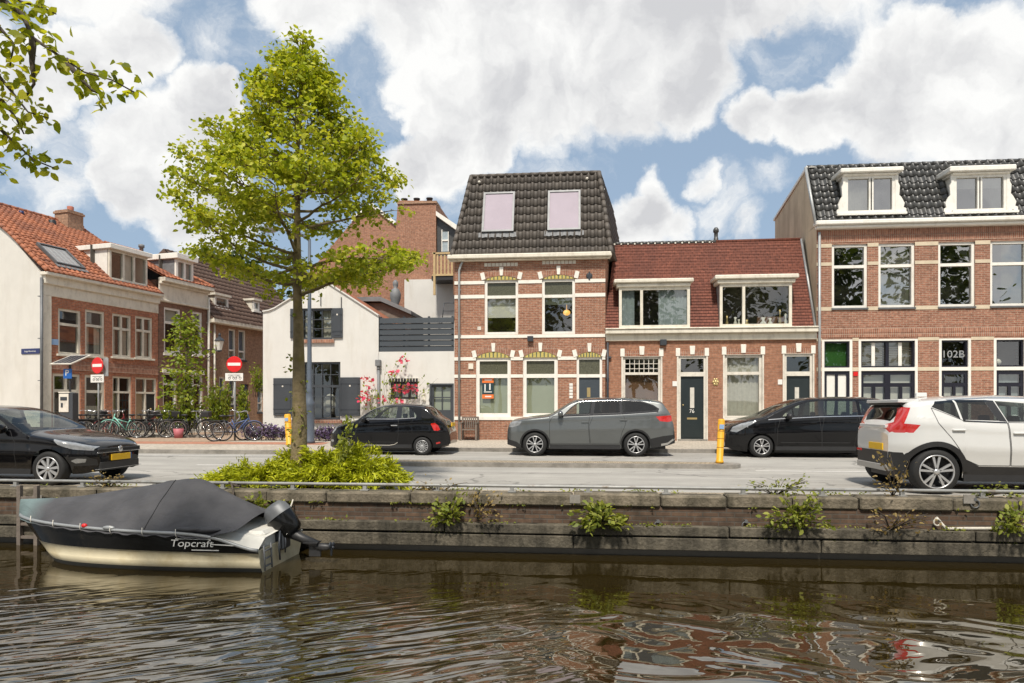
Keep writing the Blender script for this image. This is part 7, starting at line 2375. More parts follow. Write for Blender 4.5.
    for i in range(nu + 1):
        u = ua + (ub - ua) * i / nu; s = max(.0, (u - u0) / Lb)
        g = G(s) + .0; wd = B(s) * 1.03 + .01
        lift = max(0, (u + 4.75) / .48)
        g = g + lift ** 1.5 * (interp(ct, u) - g) * .75
        zc = interp(ct, u); row = []
        pw = 1.25 + .9 * max(0, 1 - abs(s - .0) / .35)
        for j in range(nw + 1):
            q = -1 + 2 * j / nw
            h = 1 - abs(q) ** pw
            if h < .12: h *= 1
            z = g - .035 + (zc - g + .035) * h
            sag = .028 * math.sin(7 * u + 3 * q) * (1 - abs(q)) * abs(q) * 2 + .012 * math.sin(23 * u + 5 * q * q) * abs(q)
            crease = .02 * math.exp(-((u + 5.62 + .3 * abs(q)) / .05) ** 2)
            fa_ = math.atan2(z + .35, -4.78 - u) if u < -4.8 else 1.2
            sag += .020 * math.sin(16 * fa_ + 2 * q) * math.exp(-((u + 5.15) / .55) ** 2) * abs(q) * (1 - abs(q)) * 3
            row.append(Vector((u, vc + q * wd, z + sag * (zc - g) / .5 + crease * h)))
        grid.append(row)
    for i in range(nu):
        for j in range(nw):
            mb.quad(grid[i][j], grid[i + 1][j], grid[i + 1][j + 1], grid[i][j + 1], smooth=True)
    bm = mb._bm(); bmesh.ops.remove_doubles(bm, verts=bm.verts, dist=1e-4); mb._from(bm)
    cv = mb.build('canvas_cover', m, r)
    iu = min(range(nu + 1), key=lambda i: abs(grid[i][0].x + 5.5))
    up_ = Vector((0, -.003, .004))
    MB().tube([grid[iu][j] + up_ for j in range(1, nw)], .005, 6).build('seam', M_['black_plastic'], cv)
    for s in (.12, .24, .36, .48, .6, .72):
        p = pt(s, 1.02, G(s), -1)
        MB().tube([p + Vector((0, -.005, .06)), p + Vector((.01, -.028, .0)), p + Vector((.02, -.01, -.05))], .005, 5).build('tie_cord', M_['old_white'], cv)
    # folded skirt at the rear of the cover
    MB().ell((-4.72, vc - .66, -.20), (.22, .08, .035), 12, 6).ell((-4.9, vc - .7, -.19), (.2, .05, .03), 10, 6).build('cover_fold', m, cv)
    # name on the side
    def ontop(px, py): 
        v = vc - .72; return U(px, v), Z(px, py, v)
    x, z = ontop(192, 543.5)
    s = (x - u0) / Lb
    yy = vc - B(s) * .99 - .012
    slope = math.atan2(-(B(s + .05) - B(s - .05)), .1 * Lb)
    text('lettering', 'Topcraft', M_['sign_white'], hull, (x, yy - .012, z), .125, rot=(R(90), 0, slope), extrude=.002, sx=1.3, shear=.15)
    MB().prism([(x - .22, z + .052), (x + .25, z + .052), (x + .25, z + .060), (x - .22, z + .062)], yy - .008, yy - .004).prism([(x + .25, z - .012), (x + .55, z - .022), (x + .57, z - .012), (x + .40, z - .004), (x + .25, z)], yy - .004, yy).prism([(x + .0, z - .085), (x + .36, z - .085), (x + .36, z - .075), (x, z - .075)], yy - .008, yy - .004).build('lettering_swoosh', M_['sign_white'], hull)
    # cleats and fender on the near side
    for px, py, mm in ((80, 526, 'sign_red'), (107, 524, 'post_grey')):
        xx, zz = ontop(px, py); s = (xx - u0) / Lb
        MB().ell((xx, vc - B(s) - .01, G(s) + .03), (.09 if mm != 'sign_red' else .04, .03, .03), 10, 6).build('cleat', M_[mm], r)
    # ladder on the transom
    mb = MB()
    for y in (vc - .60, vc - .40):
        mb.tube([(u1 + .03, y, -.40), (u1 + .05, y, -.72)], .012, 6)
    for z in (-.47, -.57, -.67): mb.tube([(u1 + .04, vc - .60, z), (u1 + .04, vc - .40, z)], .011, 6)
    mb.build('ladder', M_['zinc_dark'], r)
    # tilted outboard motor
    mo = MB()
    MM = Matrix.Translation((-4.0, vc + .02, -.17)) @ Matrix.Rotation(R(-38), 4, 'Y')
    prof = [(.0, -.24), (.10, -.24), (.135, -.2), (.15, -.05), (.155, .08), (.135, .18), (.09, .235), (0, .25)]
    mo.lathe([(a, b) for a, b in prof], (0, 0, 0), n=20)
    for v in mo.v: v.x *= 1.25; v.y *= .95
    eng = mo.xform(MM).build('outboard_cowl', M_['boat_black'], r)
    MB().lathe([(.158, .06), (.14, .18), (.094, .24), (0, .256)], (0, 0, 0), n=20).xform(Matrix.Translation((-4.0, vc + .02, -.17)) @ Matrix.Rotation(R(-38), 4, 'Y') @ Matrix.Scale(1.25, 4, (1, 0, 0))).build('cowl_top', M_['zinc_dark'], eng)
    MB().tube([(-3.93, vc + .02, -.32), (-3.72, vc + .02, -.42), (-3.5, vc + .02, -.50)], [.085, .06, .05], 10).ell((-3.44, vc + .02, -.53), (.14, .05, .05), 12, 8).box(-3.62, -3.46, vc + .005, vc + .035, -.66, -.50).box(-3.68, -3.48, vc - .06, vc + .10, -.475, -.46).build('motor_leg', M_['black_plastic'], eng)
    mb = MB()
    for k in range(3):
        t = 2 * PI * k / 3 + .4
        c = Vector((-3.31, vc + .02 + .06 * math.cos(t), -.535 + .06 * math.sin(t)))
        mb.ell(c, (.015, .045 * abs(math.cos(t)) + .02, .045 * abs(math.sin(t)) + .02), 10, 6)
    mb.ell((-3.31, vc + .02, -.535), (.04, .02, .02), 8, 6).build('propeller', M_['dark_metal'], eng)
    MB().box(-4.06, -3.93, vc - .1, vc + .14, -.56, -.32).bevel(.02).build('motor_bracket', M_['dark_metal'], eng)
    MB().tube([(-3.97, vc - .12, -.30), (-3.95, vc - .2, -.5), (-3.96, vc - .14, -.68)], .013, 6).tube([(-3.96, vc + .0, -.3), (-3.9, vc - .1, -.45), (-3.93, vc - .05, -.6)], .01, 6).build('motor_cable', M_['dark_metal'], eng)
    # line to the rail
    pts = []
    a, b2 = Vector((U(279, 9.1), 9.1, Z(279, 512, 9.1))), Vector((U(296, VR), VR, Z(296, 489, VR)))
    for k in range(9):
        t = k / 8; p = a.lerp(b2, t); p.z -= .18 * math.sin(PI * t); pts.append(p)
    MB().tube(pts, .012, 6).build('mooring_line', M_['rope'], None, loc=a, label='thin grey mooring line from the outboard motor up to the railing', cat='rope')
    return r


boat()
for px in (234, 236.5):
    u = U(px, VR)
mb = MB()
for k in range(3):
    u = U(232.5 + 2.2 * k, VR)
    mb.tube([(u + .05 * math.cos(t), VR + .045 * math.sin(t), zr - .02 * k + .01 * math.sin(2 * t)) for t in [2 * PI * j / 10 for j in range(11)]], .014, 6)
mb.tube([(U(233, VR), VR - .05, zr), (U(232, VQ - .1), VQ - .06, ZP - .02), (U(231, VQ - .3), VQ - .25, -.12)], .016, 6)
mb.build('knotted_rope', M_['bark_dark'], None, loc=(U(234, VR), VR, ZP), label='dark rope knotted round the railing behind the boat', cat='rope')
vl = VQ - .07
MB().tube([(U(936, vl), vl, Z(936, 522, vl) + .06), (U(945, vl), vl - .02, -.29), (U(965, vl), vl - .01, -.285), (U(995, vl), vl, -.28), (U(1020, vl), vl, -.25), (U(1060, vl), vl, -.2)], .022, 8).tube([(U(936, vl) + .045 * math.cos(t), vl - .03, Z(936, 522, vl) + .045 * math.sin(t)) for t in [2 * PI * j / 10 for j in range(11)]], .012, 6).build('white_rope', M_['rope'], None, loc=(U(970, vl), vl, -.3), label='thick pale rope lying along the ledge of the canal wall', cat='rope')
mb = MB()
ul = U(20.5, VQ - .2)
for dx in (-.03, .25):
    mb.box(ul + dx - .03, ul + dx + .03, VQ - .21, VQ - .15, ZW - .4, ZP + .05)
for k in range(4): mb.box(ul - .02, ul + .24, VQ - .2, VQ - .16, ZW + .1 + .2 * k, ZW + .14 + .2 * k)
mb.build('mooring_ladder', M_['grey_wood'], None, loc=(ul, VQ - .2, ZW), label='grey timber ladder post against the canal wall beside the bow', cat='ladder')

# ------------------------------------------------------------------ trees and plants
def limb(mb, p, d, L, r0, rng, up=.25, n=6, wob=.10):
    pts = [Vector(p)]; d = Vector(d).normalized()
    for k in range(n):
        d = (d + Vector((rng.gauss(0, wob), rng.gauss(0, wob), rng.gauss(0, wob) + up / n))).normalized()
        pts.append(pts[-1] + d * L / n)
    mb.tube(pts, [max(.004, r0 * (1 - .8 * k / n)) for k in range(n + 1)], 7)
    return pts


def street_tree():
    vt = 11.0
    base = Vector((U(297, vt), vt, .0)); h = 7.55
    t = thing('street_tree', 'young tree with yellow green airy crown standing in the juniper bed by the canal', 'tree', base)
    rng = random.Random(11); nr = np.random.default_rng(11)
    zp = lambda py: H_EYE + (HZ - py) * T_(297, vt) / F
    tr = MB(); ztop = zp(34)
    pts = []
    for k in range(15):
        q = k / 14; z = ztop * q
        pts.append((base.x + .03 * math.sin(q * 7) + rng.uniform(-.012, .012) + (U(303, vt) - base.x) * max(0, q - .3) / .7 * .8, vt + .03 * math.cos(q * 5), z))
    rad = [.18 if k == 0 else max(.008, .138 * (1 - .93 * max(0, k / 14 - .02) ** .8)) for k in range(15)]
    rad = [r_ * rng.uniform(.94, 1.08) for r_ in rad]
    tr.tube(pts, rad, 12)
    # silhouette of the crown, left and right of the stem (metres) by height
    env = [(zp(292), .5, .45), (zp(284), 1.4, 1.3), (zp(268), 1.65, 2.1), (zp(250), 1.85, 2.2), (zp(222), 1.95, 2.15), (zp(196), 1.95, 1.85), (zp(170), 1.78, 1.6), (zp(143), 1.7, 1.32), (zp(120), 1.02, .92), (zp(100), .84, .82), (zp(84), .72, .6), (zp(62), .42, .38), (zp(46), .26, .26), (zp(28), .12, .12)]

    def rmax(z, az):
        l = interp([(e[0], e[1]) for e in env], z); r_ = interp([(e[0], e[2]) for e in env], z)
        c = (math.cos(az) + 1) / 2
        return l * (1 - c) + r_ * c
    P = []
    gold = 2.39996
    NL = 78
    zlo, zhi = zp(276), zp(50)
    for i in range(NL):
        q = (i + .5) / NL; z0 = zlo + (zhi - zlo) * q ** .95
        az = i * gold + rng.uniform(-.3, .3); z0 = zlo + (zhi - zlo) * (round(q * 13) + rng.gauss(0, .42)) / 13
        el = R(-8 + 44 * q + rng.uniform(-6, 10))
        z1 = z0 - .25 if q < .2 else z0
        st = Vector(pts[0]); 
        for a, b in zip(pts, pts[1:]):
            if a[2] <= z1 <= b[2]: st = Vector(a).lerp(Vector(b), (z1 - a[2]) / (b[2] - a[2]))
        L = rmax(z0 + .1, az) * (rng.uniform(.86, 1.08) if q < .55 else rng.uniform(.62, 1.08)) / max(.6, math.cos(el))
        d = Vector((math.cos(az) * math.cos(el), math.sin(az) * math.cos(el), math.sin(el) * .7))
        lp_ = limb(MB(), st, d, L, .032, rng, up=.15, n=9)
        keep = [p for k, p in enumerate(lp_) if k < 3 or (math.hypot(p.x - pts[7][0], p.y - vt) < .93 * rmax(p.z, math.atan2(p.y - vt, p.x - pts[7][0])) and p.z < zp(36))]
        lp_ = keep
        tr.tube(lp_, [max(.004, .032 * (1 - .6 * q) * (1 - .85 * k / len(lp_))) for k in range(len(lp_))], 7)
        # side twigs carrying pads of leaves
        for j in range(1, len(lp_)):
            f = j / (len(lp_) - 1)
            if f < .3: continue
            for s in range(2 if f < .9 else 3):
                dd = (lp_[j] - lp_[j - 1]).normalized()
                sd = dd.cross(Vector((0, 0, 1))).normalized() * rng.choice((-1, 1))
                tw = (dd * .6 + sd * rng.uniform(.3, 1) + Vector((0, 0, rng.uniform(-.25, .35)))).normalized() * rng.uniform(.15, .42) * (1.1 - .4 * q)
                e = lp_[j] + tw
                # trim at the crown's outline
                rr = math.hypot(e.x - pts[7][0], e.y - vt); lim = rmax(e.z, math.atan2(e.y - vt, e.x - pts[7][0])) * 1.0
                if rr > lim or e.z > zp(29) or e.z < zp(292): continue
                tr.tube([lp_[j], lp_[j] + tw * .5 + Vector((0, 0, .02)), e], [.008, .006, .003], 5)
                m_ = int(rng.uniform(24, 48) * (1.2 - .68 * q))
                c = nr.normal(size=(m_, 3)) * np.array([.115, .115, .05]) + np.array(e)
                P.append(c)
    for k in range(14):
        c = nr.normal(size=(14, 3)) * np.array([.10, .10, .10]) + np.array([pts[-1][0], vt, ztop - .05 - .08 * k]); P.append(c)
    tr.build('trunk', M_['bark'], t)
    P = np.concatenate(P)
    leaves('crown', P, .074, M_['leaf_street'], t, seed=4, aspect=.75, droop=.45, upbias=.8, jitter=.5)
    # water shoots on the lower trunk
    Q = []
    for k in range(26):
        z = rng.choice((rng.uniform(.6, 1.0), rng.uniform(1.0, 3.2))); a = rng.uniform(0, 6.3)
        c = np.array([base.x + .13 * math.cos(a), vt + .13 * math.sin(a), z]); Q.append(c + nr.normal(size=(5, 3)) * .035)
    leaves('leaves', np.concatenate(Q), .07, M_['leaf_weed'], t, seed=5, aspect=.7)
    print('street tree leaves', len(P))


street_tree()


def fronds(name, label, cat, base, paths, mm, size, per, seed, spread=.04, group=None, part='foliage', aspect=.35, stem=None, droop=.2):
    t = thing(name, label, cat, base, group)
    nr = np.random.default_rng(seed); P = []; O = []
    mb = MB()
    for pts in paths:
        pts = [Vector(p) for p in pts]
        mb.tube(pts, [.006] * (len(pts) - 1) + [.002], 4)
        for k in range(per):
            q = nr.uniform(.25, 1) * (len(pts) - 1); i = min(int(q), len(pts) - 2)
            p = pts[i].lerp(pts[i + 1], q - i); d = (pts[i + 1] - pts[i]).normalized()
            P.append(np.array(p) + nr.normal(size=3) * spread); O.append(np.array(d) * 1.6)
    mb.build('stems', stem or M_['bark_dark'], t)
    leaves(part, np.array(P), size, mm, t, seed=seed, aspect=aspect, droop=droop, outward=np.array(O))
    return t


def juniper():
    rng = random.Random(21); paths = []
    vj = 10.9
    ctr = [(U(262, vj), 10.9, .05), (U(330, vj), 10.95, .05), (U(366, vj), 10.85, .05), (U(300, vj), 11.2, .05), (U(238, vj), 10.8, .05), (U(352, vj), 11.2, .05)]
    hts = [.40, .60, .46, .62, .20, .78]
    ext = [.85, .92, .66, .8, .66, .66]
    for k in range(520):
        i = rng.choice((0, 0, 1, 1, 1, 2, 2, 3, 4, 5))
        c = Vector(ctr[i]); a = rng.uniform(0, 2 * PI); rd = ext[i] * rng.uniform(.35, 1.0); h = hts[i] * rng.uniform(.35, 1.05)
        e = c + Vector((rd * math.cos(a), rd * math.sin(a) * .62, h * (1.1 - .75 * (rd / ext[i]) ** 1.5)))
        e.y = max(e.y, 10.12)
        m_ = c.lerp(e, .55) + Vector((0, 0, h * .25))
        tip = e + (e - m_) * .25 + Vector((0, 0, rng.uniform(-.10, .06)))
        paths.append([c.lerp(e, .1), m_, e, tip])
    fronds('juniper_shrub', 'spreading bright yellow green conifer shrub behind the railing', 'shrub', (U(310, vj), vj, 0), paths, M_['leaf_juniper'], 0.095, 64, 3, spread=.035, aspect=.22)
    # the upright sprig growing out of it
    u = U(346, 10.7)
    fronds('sapling', 'upright light green sapling growing out of the conifer shrub', 'plant', (u, 10.7, .3), [[(u, 10.7, .3), (u + .02, 10.7, .62), (u + .01, 10.7, .9), (u + .06, 10.7, 1.12)], [(u, 10.7, .3), (u - .05, 10.7, .6), (u - .03, 10.68, .85)]], M_['leaf_weed'], .075, 90, 6, spread=.05, aspect=.5)


juniper()


def weed(label, px0, px1, py0, py1, v, n, mm, seed, size=.06, per=16, name='wall_plant', cat='weed', spread=.04, origin=None, up=1):
    """a weed hanging out of the wall or standing at its foot, spread over the given picture extent at depth v"""
    rng = random.Random(seed)
    xm = (px0 + px1) / 2 if origin is None else origin[0]; ym = (py1 if up else py0) if origin is None else origin[1]
    b = Vector((U(xm, v), v, Z(xm, ym, v))); paths = []
    for k in range(n):
        x, y = rng.uniform(px0, px1), rng.uniform(py0, py1)
        e = Vector((U(x, v), v - rng.uniform(.0, .25), Z(x, y, v)))
        m_ = b.lerp(e, .5) + Vector((0, -.08, .05)); paths.append([b, m_, e])
    fronds(name, label, cat, b, paths, mm, size, per, seed, spread=spread, aspect=.6)


vw = VQ - .08
weed('leafy weed growing from the brick wall below the railing, nearest the boat', 432, 468, 496, 522, vw, 14, M_['leaf_weed'], 1, origin=(452, 520), size=.075)
weed('broad pale green bush sprouting from the middle of the canal wall', 574, 622, 499, 526, vw, 22, M_['leaf_weed'], 2, origin=(600, 522), size=.085, per=20)
weed('loose trailing weed hanging on the canal wall below the yellow bollard', 754, 828, 490, 526, vw, 22, M_['leaf_weed'], 3, origin=(795, 524), size=.07, per=16)
weed('yellowing weed with thin bare stems beside the leafy wall weed', 470, 500, 492, 520, vw, 9, M_['leaf_dry'], 4, origin=(478, 521), size=.05, per=12)
weed('small bright weed on the ledge near the pale rope', 985, 1024, 506, 532, vw, 12, M_['leaf_weed'], 5, origin=(1005, 528), size=.075)
weed('small weed at the foot of the coping behind the outboard motor', 252, 272, 496, 512, vw, 8, M_['leaf_weed'], 6, origin=(262, 512), size=.07)
weed('tall dry brown weed standing in front of the white SUV bumper', 872, 912, 448, 512, VQ + .2, 14, M_['leaf_dry'], 7, origin=(893, 497), size=.05, per=9)
weed('tangle of dry stalks on the ledge below the white SUV', 855, 930, 508, 532, vw, 22, M_['leaf_dry'], 8, origin=(890, 530), size=.05, per=5)
weed('low green sprouts on the coping between the railing posts', 735, 812, 478, 496, VQ + .3, 16, M_['leaf_weed'], 9, origin=(775, 496), size=.05, per=9)
weed('short dry grass tuft on the coping near the black hatchback', 88, 132, 474, 487, VQ + .35, 16, M_['leaf_dry'], 10, origin=(108, 488), size=.05, per=8)
weed('yellow flowering weed leaning over the coping right of the conifer shrub', 412, 476, 480, 492, VQ + .3, 12, M_['leaf_dry'], 12, origin=(440, 493), size=.05, per=8)
weed('short grass tuft by the railing at the picture edge', 960, 1020, 486, 496, VQ + .35, 12, M_['leaf_weed'], 13, origin=(985, 496), size=.05, per=8)


def ledge_moss():
    rng = random.Random(77); nr = np.random.default_rng(77); P = []
    for k in range(520):
        u = rng.uniform(-9, 8); y, z = rng.choice(((VQ - .09, -.312), (VQ - .02, -.06), (VQ - .06, -.478), (VQ + .3, ZP)))
        if math.sin(u * 2.3) + math.sin(u * 5.1 + 1) < rng.uniform(-1.2, 1.2): continue
        m_ = rng.randint(3, 12); P.append(nr.normal(size=(m_, 3)) * np.array([.06, .015, .012]) + np.array([u, y, z + .008]))
    leaves('moss_and_seedlings', np.concatenate(P), .04, M_['leaf_weed'], None, seed=9, loc=(0, VQ, 0), droop=-.3, aspect=.6, label='thin green moss and seedlings along the joints of the canal wall', cat='moss', kind='stuff')


ledge_moss()


def simple_tree(name, label, base, h, cr, mm, nl, size, seed, z0=.3, trunk_r=.06, bark=None, cat='tree', group=None, squash=1.0):
    rng = random.Random(seed); nr = np.random.default_rng(seed)
    t = thing(name, label, cat, base, group)
    b = Vector(base); tr = MB()
    tr.tube([b, b + Vector((.02, 0, h * .5)), b + Vector((0, 0, h * .93))], [trunk_r, trunk_r * .7, trunk_r * .15], 8)
    P = []
    nb = 26
    for i in range(nb):
        q = (i + .5) / nb; z = h * (z0 + (1 - z0) * q * .95); a = i * 2.4
        prof = math.sin(PI * min(1, .12 + q * .88)) ** .6
        L = cr * prof * rng.uniform(.6, 1.05)
        lp_ = limb(tr, b + Vector((0, 0, z - L * .2)), Vector((math.cos(a), math.sin(a) * squash, .35)), L, trunk_r * .35, rng, up=.2, n=4)
        for p in lp_[1:]:
            m_ = max(3, nl // (nb * 4)); s = cr * .16
            P.append(nr.normal(size=(m_, 3)) * np.array([s, s, s * .7]) + np.array(p))
    tr.build('trunk', bark or M_['bark_dark'], t)
    leaves('crown', np.concatenate(P), size, mm, t, seed=seed, aspect=.7)
    return t


vs = 27.0
simple_tree('small_tree', 'slender light green young tree in front of the dark brick house', (U(186, vs), vs, ZP), 5.2, 1.05, M_['leaf_small'], 1500, .16, 31, z0=.14, trunk_r=.06)
simple_tree('dark_tree', 'dark green tree rising behind the row of houses', (U(232, 58), 58, 0), 14.6, 4.6, M_['leaf_dark'], 5000, .55, 32, z0=.35, trunk_r=.3)
# opposite bank trees stand behind the viewer; they show in the panes and on the water
for i, (x, y, h, c) in enumerate(((-13, -9, 15, 4.6), (-4.5, -12, 16, 4.8), (5, -10, 14, 4.4), (13, -11.5, 17, 5), (22, -10, 16, 4.6), (31, -11, 17, 5), (-23, -11, 16, 4.6))):
    simple_tree('bank_tree', 'broad dark green tree on the bank behind the viewer', (x, y, -.25), h, c, M_['leaf_bank'], 2400, .55, 40 + i, z0=.3, trunk_r=.22, group='trees on the near bank')


def overhang():
    base = Vector((-6.4, 1.6, -.25))
    t = thing('overhanging_tree', 'tree at the left edge whose leafy branches reach into the sky', 'tree', base)
    rng = random.Random(51); nr = np.random.default_rng(51)
    tr = MB(); P = []
    tr.tube([base, base + Vector((.1, 0, 2.5)), base + Vector((.2, .4, 4.6)), base + Vector((.2, .6, 6.5))], [.16, .13, .10, .05], 10)
    D = lambda px, py, d: Vector((0, 0, H_EYE)) + Vector(((px - CX) / F * cy_ - sy_, (px - CX) / F * sy_ + cy_, (HZ - py) / F)) * d
    start = base + Vector((.2, .5, 5.0))
    br = [[(-60, -40), (5, 2), (22, 14), (33, 38), (46, 47), (66, 60), (84, 72), (112, 80), (134, 92)],
          [(-50, 60), (-6, 70), (12, 92), (28, 112), (48, 118)], [(-50, 110), (-8, 122), (14, 142), (34, 160), (54, 168)], [(33, 38), (32, 62), (34, 84), (24, 100)],
          [(-40, -10), (0, -8), (22, 2), (44, 8), (56, 14)], [(-60, 150), (-14, 160), (4, 175)], [(-30, 30), (0, 28), (14, 44), (10, 66)], [(66, 60), (76, 74), (92, 90), (104, 96)], [(-30, 90), (2, 100), (16, 118), (24, 134)]]
    for i, b in enumerate(br):
        d = 5.6 + .25 * (i % 3)
        pts = [D(px, py, d) for px, py in b]
        if i not in (3, 7): pts = [start + Vector((rng.uniform(-.1, .1), 0, -.25 * i))] + pts
        n = len(pts)
        tr.tube(pts, [max(.006, .03 * (1 - k / n) ** 1.3) for k in range(n)], 6)
        for a, c in zip(pts[1:], pts[2:]):
            L = (c - a).length
            for k in range(max(3, int(L / .0105))):
                p = a.lerp(c, rng.random())
                P.append(np.array(p) + nr.normal(size=3) * np.array([.065, .08, .055]))
    # the rest of the crown, out of the picture
    for k in range(1400):
        a, b_ = rng.uniform(0, 6.3), rng.uniform(.3, 1.7)
        P.append(np.array([base.x - .9 + b_ * math.cos(a), base.y + b_ * math.sin(a) * .9, 6.2 + rng.gauss(0, .8)]))
    tr.build('trunk', M_['bark_dark'], t)
    leaves('crown', np.array(P), .088, M_['leaf_overhang'], t, seed=8, aspect=.62, droop=.6)


overhang()


def bushy(name, label, cat, x0, x1, v, z0, z1, n, mm, size, seed, depth=.4, stem=True, kind=None, m2=None, n2=0):
    rng = random.Random(seed); paths = []
    c = Vector(((x0 + x1) / 2, v, z0))
    for k in range(n):
        x = rng.uniform(x0, x1); b = Vector((x, v + rng.uniform(-depth, depth) * .6, z0))
        e = Vector((x + rng.gauss(0, .1), b.y + rng.gauss(0, .1), z0 + (z1 - z0) * rng.uniform(.45, 1)))
        paths.append([b, b.lerp(e, .6) + Vector((rng.gauss(0, .03), rng.gauss(0, .03), 0)), e])
    t = fronds(name, label, cat, c, paths, mm, size, 22, seed, spread=.06, aspect=.45)
    if m2:
        nr = np.random.default_rng(seed); P = []
        for k in range(n2):
            p = rng.choice(paths); P.append(np.array(p[2]) + nr.normal(size=3) * .07)
        leaves('blossoms', np.array(P), size * .9, m2, t, seed=seed + 1, aspect=.8, droop=-.2)
    return t


vlv = 24.6
bushy('lavender_bush', 'purple flowering lavender along the white wall, left of the lamp post', 'lavender', U(247, vlv), U(300, vlv), vlv, ZP, .62, 100, M_['petal_lavender'], .10, 61, m2=M_['petal_lavender'], n2=500)
bushy('lavender_bush', 'purple flowering lavender along the white wall, between lamp post and small black car', 'lavender', U(314, vlv), U(336, vlv), vlv, ZP, .55, 45, M_['petal_lavender'], .10, 62, m2=M_['petal_lavender'], n2=250)
bushy('bamboo', 'feathery green bush behind the parked bicycles', 'shrub', U(160, 27.4), U(196, 27.4), 27.4, ZP, 1.5, 60, M_['leaf_small'], .14, 63)
bushy('climbing_shrub', 'tall yellow green shrub against the row between the dark and tan houses', 'shrub', U(211, 31), U(228, 31), 31.0, ZP, 2.6, 70, M_['leaf_small'], .15, 64)
bushy('climbing_shrub', 'narrow green climber by the blue door of the tan house', 'shrub', U(240, 36), U(247, 36), 36.0, ZP, 2.6, 40, M_['leaf_small'], .16, 65)
bushy('climbing_shrub', 'small green climber at the left edge of the white cottage', 'shrub', U(255.5, 30), U(262, 30), 30.0, 1.8, 3.3, 20, M_['leaf_small'], .12, 66)


def rose():
    rng = random.Random(71); b = Vector((U(379, VF - .3), VF - .3, ZP)); paths = []
    Q = lambda px, py, v=VF - .25: Vector((U(px, v), v, Z(px, py, v)))
    ends = [(366, 385), (372, 378), (392, 372), (386, 362), (396, 360), (404, 358), (410, 378), (425, 380), (438, 378), (370, 400), (390, 392), (400, 384), (376, 395), (384, 404), (362, 398)]
    for e in ends:
        q = Q(*e); paths.append([b, b.lerp(q, .6) + Vector((rng.gauss(0, .1), -.05, .15)), q])
    t = fronds('climbing_rose', 'pink climbing rose trained beside the door of the white extension', 'rose', b, paths, M_['leaf_small'], .11, 18, 71, spread=.09, aspect=.6)
    P = []; nr = np.random.default_rng(3)
    for (px, py) in ((403, 360), (395, 373), (364, 395), (367, 399), (361, 399), (381, 401), (397, 388), (404, 391), (409, 388), (371, 386), (365, 380), (414, 389), (399, 402)):
        P.append(nr.normal(size=(11, 3)) * .055 + np.array(Q(px, py, VF - .4)))
    leaves('blossoms', np.concatenate(P), .13, M_['petal_pink'], t, seed=3, aspect=.95, droop=0)


rose()
# planter edge in front of the bicycles
bx('planter_kerb', M_['kerb_stone'], None, U(128, 26.4), U(213, 26.4), 26.4, 26.6, ZP, ZP + .12, label='low stone edge of the plant bed behind the bicycles', cat='planter edge', loc=(U(170, 26.4), 26.4, ZP)) if False else MB().box(U(128, 26.4), U(213, 26.4), 26.4, 26.6, ZP, ZP + .12).build('planter_edge', M_['kerb_stone'], None, loc=(U(170, 26.4), 26.4, ZP), label='low stone edge of the plant bed by the parked bicycles', cat='planter edge')
MB().lathe([(.0, 0), (.15, 0), (.2, .38), (.17, .38), (.16, .34), (0, .33)], (U(178.5, 26.0), 26.0, ZP), n=16).build('flower_pot', mat('pot_pink', (.42, .12, .14), .6), None, loc=(U(178.5, 26.0), 26.0, ZP), label='dusty pink flower pot standing among the bicycles', cat='flower pot')

# ------------------------------------------------------------------ street furniture
def lamp_post():
    v = 22.6; u = U(309.5, v)
    t = thing('lamp_post', 'tall dark blue grey lamp post beside the white cottage', 'lamp post', (u, v, ZP))
    MB().lathe([(.0, 0), (.19, 0), (.19, .1), (.165, .14), (.165, 1.25), (.18, 1.3), (.18, 1.4), (.13, 1.5), (.11, 1.75), (.12, 1.8), (.085, 1.9), (.065, 4.2), (.05, 7.0), (0, 7.0)], (u, v, ZP), n=16).build('post', mat('post_blue', (.085, .105, .135), .45, .12, 3), t)
    MB().tube([(u, v, 7.05), (u - .3, v - .3, 7.3), (u - .8, v - .8, 7.25)], .04, 8).ell((u - 1.0, v - 1.0, 7.2), (.3, .3, .09)).build('lamp_head', M_['post_grey'], t)


lamp_post()


def bollard(px, py0, py1, v, label, tilt, d):
    u = U(px, v); z0, z1 = Z(px, py1, v), Z(px, py0, v)
    t = thing('bollard', label, 'bollard', (u, v, z0))
    MB().lathe([(0, 0), (d * 1.2, 0), (d * 1.2, .05), (d, .06), (d, z1 - z0 - .03), (d * .8, z1 - z0), (0, z1 - z0 + .005)], (u, v, z0), n=16).build('post', M_['bollard_yellow'], t)
    mb = MB()
    for q in (.35, .55, .72): mb.lathe([(d * 1.01, q * (z1 - z0)), (d * 1.02, q * (z1 - z0) + .004), (d * 1.02, q * (z1 - z0) + .012), (d * 1.01, q * (z1 - z0) + .016)], (u, v, z0), n=16)
    mb.build('seam', mat('bollard_dark', (.35, .16, .01), .6), t)
    MB().box(u - .05, u + .05, v - d - .012, v - d + .01, z1 - .22, z1 - .12).build('reflector', M_['plate_blue'], t)
    t.rotation_euler = (0, tilt, 0)


bollard(719.5, 419, 463, 15.75, 'yellow flexible bollard at the end of the traffic island', R(2.5), .075)
bollard(289.5, 414, 445, 21.0, 'yellow bollard half hidden behind the street tree trunk', R(-4), .10)


